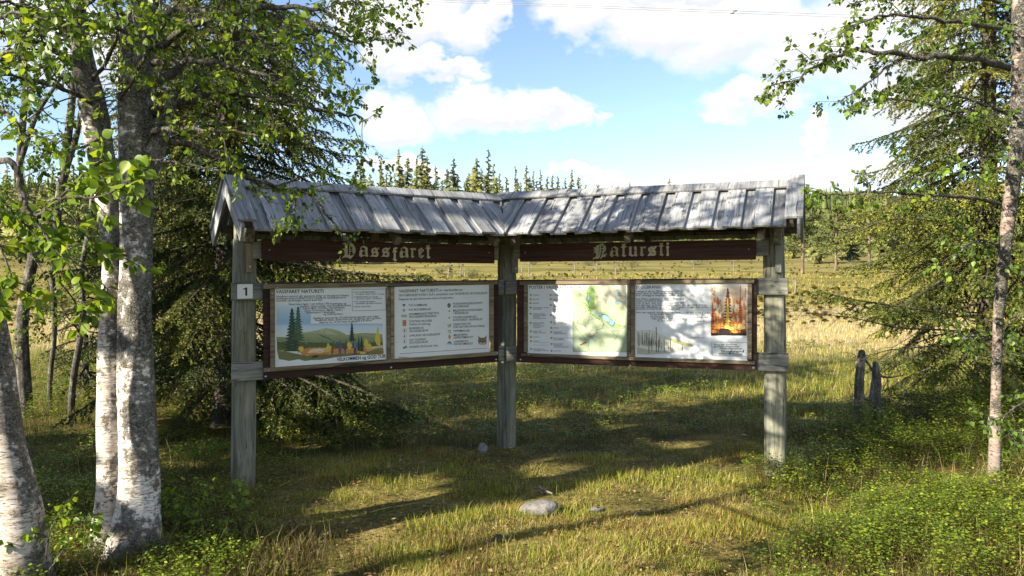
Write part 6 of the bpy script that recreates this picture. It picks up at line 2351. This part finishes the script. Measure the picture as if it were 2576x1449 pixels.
# ---- dead stumps on the right
def stump(pts, rad, dist, label, seed, twigs):
    org = Vector(U(pts[0][0], pts[0][1], dist))
    org.z = tz(org.x, org.y)
    root = empty('dead_stump', org)
    tag(root, label, 'stump')
    px = dist / FPX
    mb = MB()
    P = [U(x, y, dist) for x, y in pts]
    P[0].z = org.z - .1
    trunk_tube(mb, P, [q * px for q in rad], np.random.default_rng(seed), 10, .3)
    obj('trunk', local(mb.mesh('trunk', True, False), org), M['stumpbark'], root)
    for t in twigs:
        m2 = MB()
        Q = smooth([tuple(U(x, y, dist)) for x, y in t], 1)
        m2.tube(Q, np.linspace(.016, .003, len(Q)), 5)
        obj('dead_branch', local(m2.mesh('dead_branch', True, False), org), M['bark'], root)


stump([(2160, 1122), (2163, 1050), (2160, 980), (2165, 920), (2168, 885), (2168, 880)], [14, 12, 11, 11, 9, 5], 7.3, 'taller grey snapped stump right of the kiosk', 61, [[(2168, 900), (2185, 915), (2196, 935), (2202, 945)]])
stump([(2208, 1118), (2205, 1060), (2200, 1000), (2206, 960), (2203, 920), (2202, 910)], [16, 15, 14, 13, 9, 5], 7.45, 'shorter hooked stump beside the taller one', 62, [[(2208, 940), (2225, 950), (2250, 948), (2275, 944)], [(2204, 1020), (2180, 1005), (2160, 1000)]])
# brushwood heap under the spruce
rng_ = np.random.default_rng(71)
mb = MB()
for k in range(150):
    q = U(rng_.uniform(2200, 2430), rng_.uniform(985, 1070), rng_.uniform(7.4, 8.4))
    q = np.array(q)
    q[2] = max(tz(q[0], q[1]) + rng_.uniform(.02, .35), .02)
    d = unit(rng_.normal(0, 1, 3) * [1, 1, .35])
    L = rng_.uniform(.15, .5)
    P = np.array([q, q + d * L * .5 + rng_.normal(0, .03, 3), q + d * L])
    mb.tube(P, [.006, .004, .0015], 4)
o = obj('brushwood', mb.mesh('brushwood', False, False), M['bark'])
tag(o, 'heap of dead dark twigs around the stumps under the right spruce', kind='stuff')


# ---- a birch outside the picture on the left: the photograph shows only its shadow
def shade_birch(x, y, H, seed, label, z0, reach, r0):
    org = Vector((x, y, tz(x, y)))
    root = empty('birch_tree', org)
    tag(root, label, 'birch tree')
    mb = MB()
    trunk_tube(mb, [org + Vector((0, 0, -.1)), org + Vector((.05, 0, H * .3)), org + Vector((.02, .1, H * .6)), org + Vector((.1, .1, H))], [r0 * 1.2, r0, r0 * .7, .01], np.random.default_rng(seed), 12, .3)
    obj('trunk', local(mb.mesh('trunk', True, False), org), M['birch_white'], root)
    b = Birch(seed, .055)
    n = int((H - z0) / .17)
    for k in range(n):
        t = k / n
        z = z0 + (H - z0) * t
        a = k * 2.4
        L = reach * (1 - .6 * t)
        p0 = np.array([x + .04, y + .05, z])
        d = np.array([math.cos(a), math.sin(a), .4])
        b.branch([p0, p0 + d * L * .4, p0 + d * L * .75, p0 + d * L + [0, 0, -.12]], .02, .004, 8, .5, .06, 1, .26, 1.1, .2)
    finish_birch(b, root, org)


shade_birch(-5.0, 1.55, 6.6, 92, 'slender birch outside the left edge, seen only by its long trunk shadow', 4.2, .9, .075)

# ------------------------------------------------------------------ far trees
def far_spruce(seed, spread=.15, n=95):
    """spruce of unit height: separate drooping boughs made of ragged needle fans"""
    r = np.random.default_rng(seed)
    tr = MB()
    tr.tube([(0, 0, -.03), (0, 0, .3), (0.004, 0, .7), (0, 0, 1.0)], [.014, .011, .006, .001], 6)
    cr = MB()
    for k in range(n):
        t = (k + r.random()) / n
        z = .08 + .90 * t ** .92
        L = spread * ((1 - z) ** .95) * r.uniform(.5, 1.35) + .010
        a = r.random() * 6.283
        d = np.array([math.cos(a), math.sin(a), 0])
        s = np.array([-d[1], d[0], 0])
        dr = -.28 - .25 * (1 - z) + r.normal(0, .12)
        m = 7
        for j in range(m):
            u_ = (j + .6) / m
            c = np.array([0, 0, z]) + d * L * u_ + np.array([0, 0, dr * L * u_ + .18 * L * u_ * u_])
            ww = L * .24 * (1.1 - u_) * r.uniform(.7, 1.3) + .003
            h = (.004 + .10 * L) * r.uniform(.6, 1.4)
            tone = np.array((0.135, 0.150, 0.050)) * r.uniform(.6, 1.5)
            if r.random() < .3:
                tone = np.array((0.21, 0.205, 0.065)) * r.uniform(.8, 1.2)
            p1 = c + s * ww + [0, 0, -h * 1.6]
            p2 = c - s * ww + [0, 0, -h * 1.6]
            p3 = c + d * L * .30 + [0, 0, -h * .3]
            p4 = c - d * L * .12 + [0, 0, h]
            cr.add([p4, p1, p3, p2], [(0, 1, 2), (0, 2, 3)], None, tone)
            cr.add([c + s * ww * .5, c - s * ww * .5, c + [0, 0, -(.008 + .22 * L) * r.uniform(.5, 1.2)] + d * .008], [(0, 1, 2)], None, tone * .8)
    return tr.mesh('trunk', True, False), cr.mesh('crown')


def far_pine(seed):
    r = np.random.default_rng(seed)
    tr = MB()
    tr.tube([(0, 0, -.03), (.005, 0, .3), (-.004, 0, .6), (.004, .003, .85), (0, 0, .985)], [.022, .018, .014, .008, .002], 7)
    cr = MB()
    br = MB()
    for k in range(54):
        z = .26 + .70 * (k + r.random()) / 54
        prof = math.sin(min(1, (1.02 - z) / .55) * 1.57)
        L = (.27 * prof + .02) * r.uniform(.6, 1.15)
        a = r.random() * 6.283
        d = unit(np.array([math.cos(a), math.sin(a), .12 + .35 * z - .2 * (1 - z)]))
        P = np.array([[0, 0, z], d * L * .5 + [0, 0, z], d * L + [0, 0, z + .02]])
        br.tube(P, [.0045, .003, .001], 3)
        for j in range(30):
            u_ = r.uniform(.25, 1.08)
            c = P[0] + d * L * u_ + r.normal(0, .020, 3) * [1, 1, .5]
            tone = np.array((0.145, 0.170, 0.042)) * r.uniform(.5, 1.4)
            for q in range(6):
                e = unit(r.normal(0, 1, 3) + [0, 0, .35]) * .022 * r.uniform(.7, 1.4)
                s = unit(np.cross(e, r.normal(0, 1, 3))) * .0062
                cr.add([c - s, c + s, c + e], [(0, 1, 2)], None, tone * r.uniform(.7, 1.3))
    tb = tr
    me = tb.mesh('trunk', True, False)
    return me, cr.mesh('crown'), br.mesh('branches', False, False)


protos = [far_spruce(100 + k, sp, n) for k, (sp, n) in enumerate([(.15, 96), (.20, 110), (.12, 80), (.23, 118), (.17, 100)])]
for t_, c_ in protos:
    t_.materials.append(M['bark'])
    c_.materials.append(M['farneedle'])
rf = random.Random(17)


def plant_spruce(x, y, h, label, group, k=None, name='spruce_tree'):
    k = rf.randrange(len(protos)) if k is None else k
    root = empty(name, (x, y, tz(x, y) - 0.1))
    root.scale = (h, h, h)
    root.rotation_euler.z = rf.uniform(0, 6.28)
    tag(root, label, 'spruce tree', group)
    for nm, me in zip(('trunk', 'crown'), protos[k]):
        o = bpy.data.objects.new(nm, me)
        COL.objects.link(o)
        o.parent = root


def spruce_by_top(xd, yd, dist, label, group, k=None):
    p = U(xd, yd, dist)
    plant_spruce(p.x, p.y, max(2.0, p.z - tz(p.x, p.y) + .1), label, group, k)


tops = [(170, 900), (210, 975), (280, 843), (330, 893), (385, 878), (413, 830), (440, 880), (490, 940), (555, 955), (592, 895), (670, 1005), (705, 945), (725, 893), (752, 955), (790, 843), (822, 928), (855, 985), (893, 1000), (945, 940), (960, 1010), (1010, 935), (1050, 970), (1090, 963), (1130, 1000), (1160, 995), (1188, 1000), (1230, 1010), (1268, 963), (1308, 1003)]
smalls = [(1348, 1045), (1383, 1065), (1412, 1050), (1423, 1050), (1500, 1058), (1535, 1052), (1600, 1035), (1660, 1062), (1705, 1055), (1827, 1012)]
SPEC = {413: 'tallest slim spruce of the treeline group above the left roof wing', 790: 'tall thin spruce standing highest above the middle of the roof', 592: 'broad spruce standing alone above the middle of the left roof wing', 280: 'leftmost slim spruce of the treeline above the left roof wing'}
ORD = ['first', 'second', 'third', 'fourth', 'fifth', 'sixth', 'seventh', 'eighth', 'ninth', 'tenth', 'eleventh', 'twelfth', 'thirteenth', 'fourteenth', 'fifteenth', 'sixteenth', 'seventeenth', 'eighteenth', 'nineteenth', 'twentieth', 'twenty-first', 'twenty-second', 'twenty-third', 'twenty-fourth', 'twenty-fifth', 'twenty-sixth', 'twenty-seventh', 'twenty-eighth', 'twenty-ninth']
for i_, (x, y) in enumerate(tops):
    spruce_by_top(880.6 + .4395 * x, .4395 * y, rf.uniform(92, 118), SPEC.get(x, ORD[i_] + ' pointed spruce top from the left in the treeline above the roof'), 'treeline above the roof', {790: 2, 592: 1}.get(x))
for i_, (x, y) in enumerate(smalls):
    spruce_by_top(880.6 + .4395 * x, .4395 * y, rf.uniform(150, 190), ORD[i_] + ' tiny spruce top from the left above the right roof wing' if x != 1827 else 'small lone spruce top highest above the right roof wing', 'spruce tops above the right roof wing')
# lower trees of the same wood, closing the treeline behind the roof
for k in range(46):
    xd = 880 + k * 12.5 + rf.uniform(-8, 8)
    spruce_by_top(xd, np.interp(xd, [880, 1200, 1450, 1500], [412, 420, 455, 480]) + rf.uniform(0, 38), rf.uniform(95, 125), 'lower green spruce closing the treeline behind the left roof wing', 'lower treeline spruces', rf.choice((1, 3, 4)))
for k in range(14):
    xd = 1480 + k * 38 + rf.uniform(-8, 8)
    spruce_by_top(xd, 545 + rf.uniform(-25, 40), rf.uniform(100, 140), 'distant spruce hidden mostly by the right roof wing', 'spruces behind the right roof wing')
# wood on the left behind the birches
for k in range(56):
    xd = -40 + k * 17.5 + rf.uniform(-8, 8)
    spruce_by_top(xd, np.interp(xd, [-40, 200, 500, 900], [425, 420, 430, 445]) + rf.uniform(-25, 50), rf.uniform(75, 115), 'dark spruce in the wood across the bog at the left', 'wood across the bog at the left')
# wood on the right below the hill
for k in range(46):
    xd = 1960 + k * 15 + rf.uniform(-8, 8)
    spruce_by_top(xd, np.interp(xd, [1960, 2100, 2300, 2600], [545, 520, 500, 480]) + rf.uniform(-35, 60), rf.uniform(85, 130), 'spruce in the wood below the hill at the right', 'wood below the hill')

# three spruces outside the picture on the left; the photograph shows their broad shade
for x, y, h, lab in ((-8.7, 1.6, 8.6, 'nearest'), (-8.0, 3.0, 7.4, 'middle'), (-8.8, 4.7, 7.0, 'farthest')):
    plant_spruce(x, y, h, lab + ' of three spruces outside the left edge that shade the clearing', None, 3)

# pines on the bog, right of the kiosk
pines = [far_pine(s) for s in (201, 202, 203)]
for t_, c_, b_ in pines:
    t_.materials.append(M['pinebark'])
    c_.materials.append(M['farneedle'])
    b_.materials.append(M['pinebark'])


def plant_pine(x, y, h, label, group, k):
    root = empty('pine_tree', (x, y, tz(x, y) - .05))
    root.scale = (h, h, h)
    root.rotation_euler.z = rf.uniform(0, 6.28)
    tag(root, label, 'pine tree', group)
    for nm, me in zip(('trunk', 'crown', 'branches'), pines[k]):
        o = bpy.data.objects.new(nm, me)
        COL.objects.link(o)
        o.parent = root


def pine_px(xd, yb, yt, label, group, k, w=1.0):
    g = ground_at(xd, yb)
    p = U(xd, yt, g.y)
    plant_pine(g.x, g.y, p.z - g.z, label, group, k)


pine_px(2018, 690, 466, 'tall slender pine with long bare reddish trunk right of the kiosk', None, 0)
pine_px(2103, 680, 512, 'full green pine standing next right of the slender pine', None, 1)
pine_px(2186, 678, 488, 'broad pine on the bog partly behind the right spruce boughs', None, 2)
pine_px(2245, 660, 520, 'pine behind the boughs right of the broad pine', None, 1)
pine_px(2060, 642, 530, 'small pine in the gap between the slender and the full pine', None, 2)
for k in range(7):
    xd = 1985 + k * 80 + rf.uniform(-12, 12)
    pine_px(xd, rf.uniform(628, 645), rf.uniform(525, 565), 'pine at the far edge of the bog, right of the kiosk', 'pines along the right bog edge', k % 3)
for k in range(22):
    xd = 930 + k * 46 + rf.uniform(-15, 15)
    pine_px(xd, rf.uniform(632, 644), rf.uniform(560, 600), 'small pine at the far bog edge seen behind the sign boards', 'pines along the bog edge behind the kiosk', k % 3)

# fuller spruces standing nearer, right of the kiosk
for xd, yb, yt, lab in ((2062, 662, 505, 'full green spruce between the slender and the full pine'), (2140, 660, 498, 'full green spruce between the full and the broad pine'), (2218, 664, 486, 'tall full spruce right of the broad pine'), (2285, 660, 496, 'full spruce showing through the right spruce boughs'), (1992, 650, 540, 'spruce just behind the right roof end')):
    g_ = ground_at(xd, yb)
    plant_spruce(g_.x, g_.y, U(xd, yt, g_.y).z - g_.z, lab, None, 3)

# shrubs and dead saplings on the bog
def bog_bush(xd, yb, w_px, h_px, label, seed):
    g = ground_at(xd, yb)
    r = np.random.default_rng(seed)
    s = g.y / FPX
    root = empty('willow_bush', g)
    tag(root, label, 'bush', 'bushes on the bog')
    wd, hh = w_px * s / 2, h_px * s * .7
    st = MB()
    cr = MB()
    for k in range(26):
        e = np.array([r.normal(0, .5) * wd, r.normal(0, .5) * wd, hh * r.uniform(.5, 1.1)])
        st.tube([(0, 0, -.02), e * [.5, .5, .5], e], [.012, .009, .004], 3)
        for j in range(46):
            c = e * r.uniform(.35, 1.05) + r.normal(0, .10, 3) * wd
            d = unit(r.normal(0, 1, 3)) * .05 * hh
            q = unit(np.cross(d, r.normal(0, 1, 3))) * .022 * hh
            cr.add([c - d, c + q, c + d, c - q], None, [(0, 1, 2, 3)], np.array((.16, .17, .065)) * r.uniform(.6, 1.4))
    obj('stems', st.mesh('stems', False, False), M['deadwood'], root)['kind'] = 'stuff'
    obj('crown', cr.mesh('crown'), M['shrub'], root)['kind'] = 'stuff'


for k, (x, y, w_, h_, lab) in enumerate([(1182, 702, 70, 38, 'round pale willow bush on the bog behind the left board'), (1108, 690, 50, 30, 'low bush on the bog left of the round willow'), (1590, 672, 60, 34, 'greyish bush on the bog below the right sign board'), (1480, 668, 70, 26, 'flat bush on the bog right of the middle post'), (1760, 668, 80, 24, 'low green bush on the bog left of the right post'), (1340, 668, 40, 24, 'small bush just right of the middle post'), (2150, 668, 60, 18, 'low bush between the pines')]):
    bog_bush(x, y, w_, h_, lab, 300 + k)


def dead_sapling(xd, yb, yt, label, seed, pale=True):
    g = ground_at(xd, yb)
    h = U(xd, yt, g.y).z - g.z
    r = np.random.default_rng(seed)
    root = empty('dead_sapling', g)
    tag(root, label, 'dead sapling', 'bare saplings on the bog')
    mb = MB()
    mb.tube([(0, 0, -.05), (.03, 0, h * .5), (0, .02, h)], [.05, .038, .012], 6)
    obj('trunk', mb.mesh('trunk', True, False), M['deadwood'], root)
    m2 = MB()
    for k in range(16):
        z = h * r.uniform(.25, .95)
        a = r.random() * 6.28
        L = .35 * r.uniform(.4, 1.2)
        m2.tube([(0, 0, z), (math.cos(a) * L * .6, math.sin(a) * L * .6, z - .03), (math.cos(a) * L, math.sin(a) * L, z + .03)], [.012, .008, .003], 3)
    obj('branches', m2.mesh('branches', False, False), M['deadwood'], root)['kind'] = 'stuff'


for k, (x, yb, yt, lab) in enumerate([(1312, 703, 655, 'pale bare sapling just right of the middle post'), (1330, 700, 650, 'thinner bare sapling beside the pale one'), (1445, 690, 655, 'bare sapling left of centre under the right sign board'), (1548, 702, 655, 'bare sapling under the middle of the right sign board'), (1500, 684, 655, 'short bare sapling under the right sign board'), (1745, 676, 655, 'bare sapling near the right end of the right sign board'), (1845, 684, 650, 'bare sapling close left of the right post'), (1128, 700, 655, 'bare sapling above the left board'), (1158, 698, 655, 'thin bare sapling above the left board, right one of two'), (2000, 742, 690, 'bare sapling immediately right of the right post')]):
    dead_sapling(x, yb, yt, lab, 400 + k)

# forest covering the far hills, seen as one mass
def far_forest():
    r = np.random.default_rng(77)
    n = 6500
    Y = 140 * (1250 / 140) ** r.random(n)
    B = r.uniform(-.80, .80, n)
    X = B * Y
    Z = terrain(X, Y)
    keep = Z + 14 * (fbm(X, Y, .01, 5) - .5) < 95
    keep &= ~((np.abs(B - .10) < .16) & (Y < 330))
    X, Y, Z = X[keep], Y[keep], Z[keep]
    mb = MB()
    for i in range(len(X)):
        h = r.uniform(6, 11)
        rad = h * r.uniform(.12, .2)
        a0 = r.random() * 6
        c = np.array((0.085, 0.105, 0.038)) * r.uniform(.7, 1.4)
        if r.random() < .25:
            c = np.array((0.14, 0.155, 0.05)) * r.uniform(.7, 1.2)
        for z0, z1, k in ((.08, .55, 1), (.34, .78, .72), (.6, 1.0, .42)):
            a = a0 + np.arange(5) * 1.2566 + z0 * 3
            rr_ = rad * k * r.uniform(.75, 1.2, 5)
            V = np.stack([X[i] + np.cos(a) * rr_, Y[i] + np.sin(a) * rr_, np.full(5, Z[i] + h * z0) + r.uniform(-.3, .3, 5)], 1)
            V = np.vstack([V, [X[i], Y[i], Z[i] + h * z1]])
            mb.add(V, [(j, (j + 1) % 5, 5) for j in range(5)], None, c)
    o = obj('far_forest', mb.mesh('far_forest'), M['farneedle'])
    tag(o, 'green forest covering the slopes of the far hills', kind='stuff')


far_forest()

# ------------------------------------------------------------------ stones, sticks, straw, wires
def rock(name, xd, yd, sx, sy, sz, label, mat, seed, rot=0.0, sink=.25):
    g = ground_at(xd, yd)
    r = np.random.default_rng(seed)
    bm = bmesh.new()
    bmesh.ops.create_icosphere(bm, subdivisions=3, radius=1.0)
    dirs = r.normal(0, 1, (9, 3))
    dirs /= np.linalg.norm(dirs, axis=1)[:, None]
    cut = r.uniform(.62, .95, 9)
    for v in bm.verts:
        p = np.array(v.co)
        for d, c in zip(dirs, cut):
            k = p.dot(d)
            if k > c:
                p = p - d * (k - c) * .85
        p *= 1 + .05 * math.sin(7 * p[0] + 3 * p[1]) * math.cos(6 * p[2])
        v.co = p * [sx, sy, sz]
    me = bpy.data.meshes.new('stone')
    bm.to_mesh(me)
    bm.free()
    for p in me.polygons:
        p.use_smooth = True
    o = obj(name, me, M[mat], None, g + Vector((0, 0, sz * (1 - 2 * sink))))
    o.rotation_euler = (0, r.uniform(-.15, .15), rot)
    tag(o, label, 'stone')
    return o


rock('stone', 1358, 1296, .145, .11, .062, 'large pale grey stone lying in the grass in front of the kiosk', 'stone', 3, .15, .18)
rock('stone', 1213, 1140, .055, .05, .06, 'small grey stone at the foot of the middle post', 'stone', 5, .8)
rock('stone', 1500, 1288, .06, .04, .022, 'flat small stone right of the large pale stone', 'stone', 7, .1)
rock('stone', 1254, 1364, .035, .03, .03, 'small dark stone in the lower middle of the clearing', 'darkstone', 9)
rock('stone', 668, 1050, .30, .26, .36, 'dark mossy boulder under the spruce behind the left post', 'darkstone', 11, .4, .2)


def stick(name, pts, r0, label, cat='stick', mat='deadwood'):
    P = []
    for x, y, h in pts:
        g = ground_at(x, y)
        P.append((g.x, g.y, g.z + h))
    o0 = Vector(P[0])
    mb = MB()
    mb.tube(smooth([tuple(Vector(q) - o0) for q in P], 1), np.linspace(r0, r0 * .5, 2 * len(P)), 6)
    o = obj(name, mb.mesh(name, True, False), M[mat], None, o0)
    tag(o, label, cat)


stick('stick', [(1356, 1240, .035), (1372, 1246, .03), (1390, 1252, .025)], .014, 'short bleached piece of wood behind the large pale stone')
stick('stick', [(2085, 1165, .10), (2110, 1155, .12), (2135, 1148, .13)], .012, 'grey stick on the ground left of the stumps')
stick('stick', [(690, 1360, .05), (730, 1330, .06), (770, 1345, .05)], .006, 'thin grey twig lying in the shrubs below the left post')
# one long bent straw
g = ground_at(1790, 1146)
mb = MB()
Q = [(0, 0, 0), (.06, 0, .09), (.15, 0, .155), (.25, .0, .19), (.30, 0, .18)]
mb.tube(smooth(Q, 1), np.linspace(.003, .0015, 10), 4)
mb.tube([(.27, 0, .19), (.30, 0, .185), (.335, 0, .17)], [.002, .007, .001], 5)
o = obj('straw', mb.mesh('straw', True, False), M['deadwood'], None, g)
tag(o, 'single long bent straw in the shade left of the right post', 'straw')

# two overhead wires with a spacer
def wire(pts, label):
    P = smooth([tuple(U(*q)) for q in pts], 2)
    mb = MB()
    mb.tube(P, .009, 6)
    o = obj('overhead_wire', mb.mesh('overhead_wire', True, False), M['wire'])
    tag(o, label, 'wire', 'overhead wires')


wire([(-900, -70, 26), (200, -32, 24), (990, 0, 23), (1500, 20, 22.5), (2013, 39, 22), (2600, 61, 21.5), (3600, 90, 21)], 'lower of the two thin overhead wires across the sky')
wire([(-900, -74, 26), (200, -36, 24), (1118, 0, 23), (1500, 15, 22.5), (2013, 33, 22), (2600, 54, 21.5), (3600, 80, 21)], 'upper of the two thin overhead wires across the sky')
mb = MB()
p1, p2 = U(1842, 33.4, 22.15), U(1849, 27.2, 22.15)
mb.tube([tuple(p1), tuple(p2)], .014, 6)
mb.tube([tuple(p1 + Vector((-.05, 0, 0))), tuple(p1 + Vector((.05, 0, 0)))], .022, 6)
mb.tube([tuple(p2 + Vector((-.05, 0, 0))), tuple(p2 + Vector((.05, 0, 0)))], .022, 6)
o = obj('wire_spacer', mb.mesh('wire_spacer', True, False), M['wire'])
tag(o, 'small clamp joining the two overhead wires above the right roof wing', 'clamp')
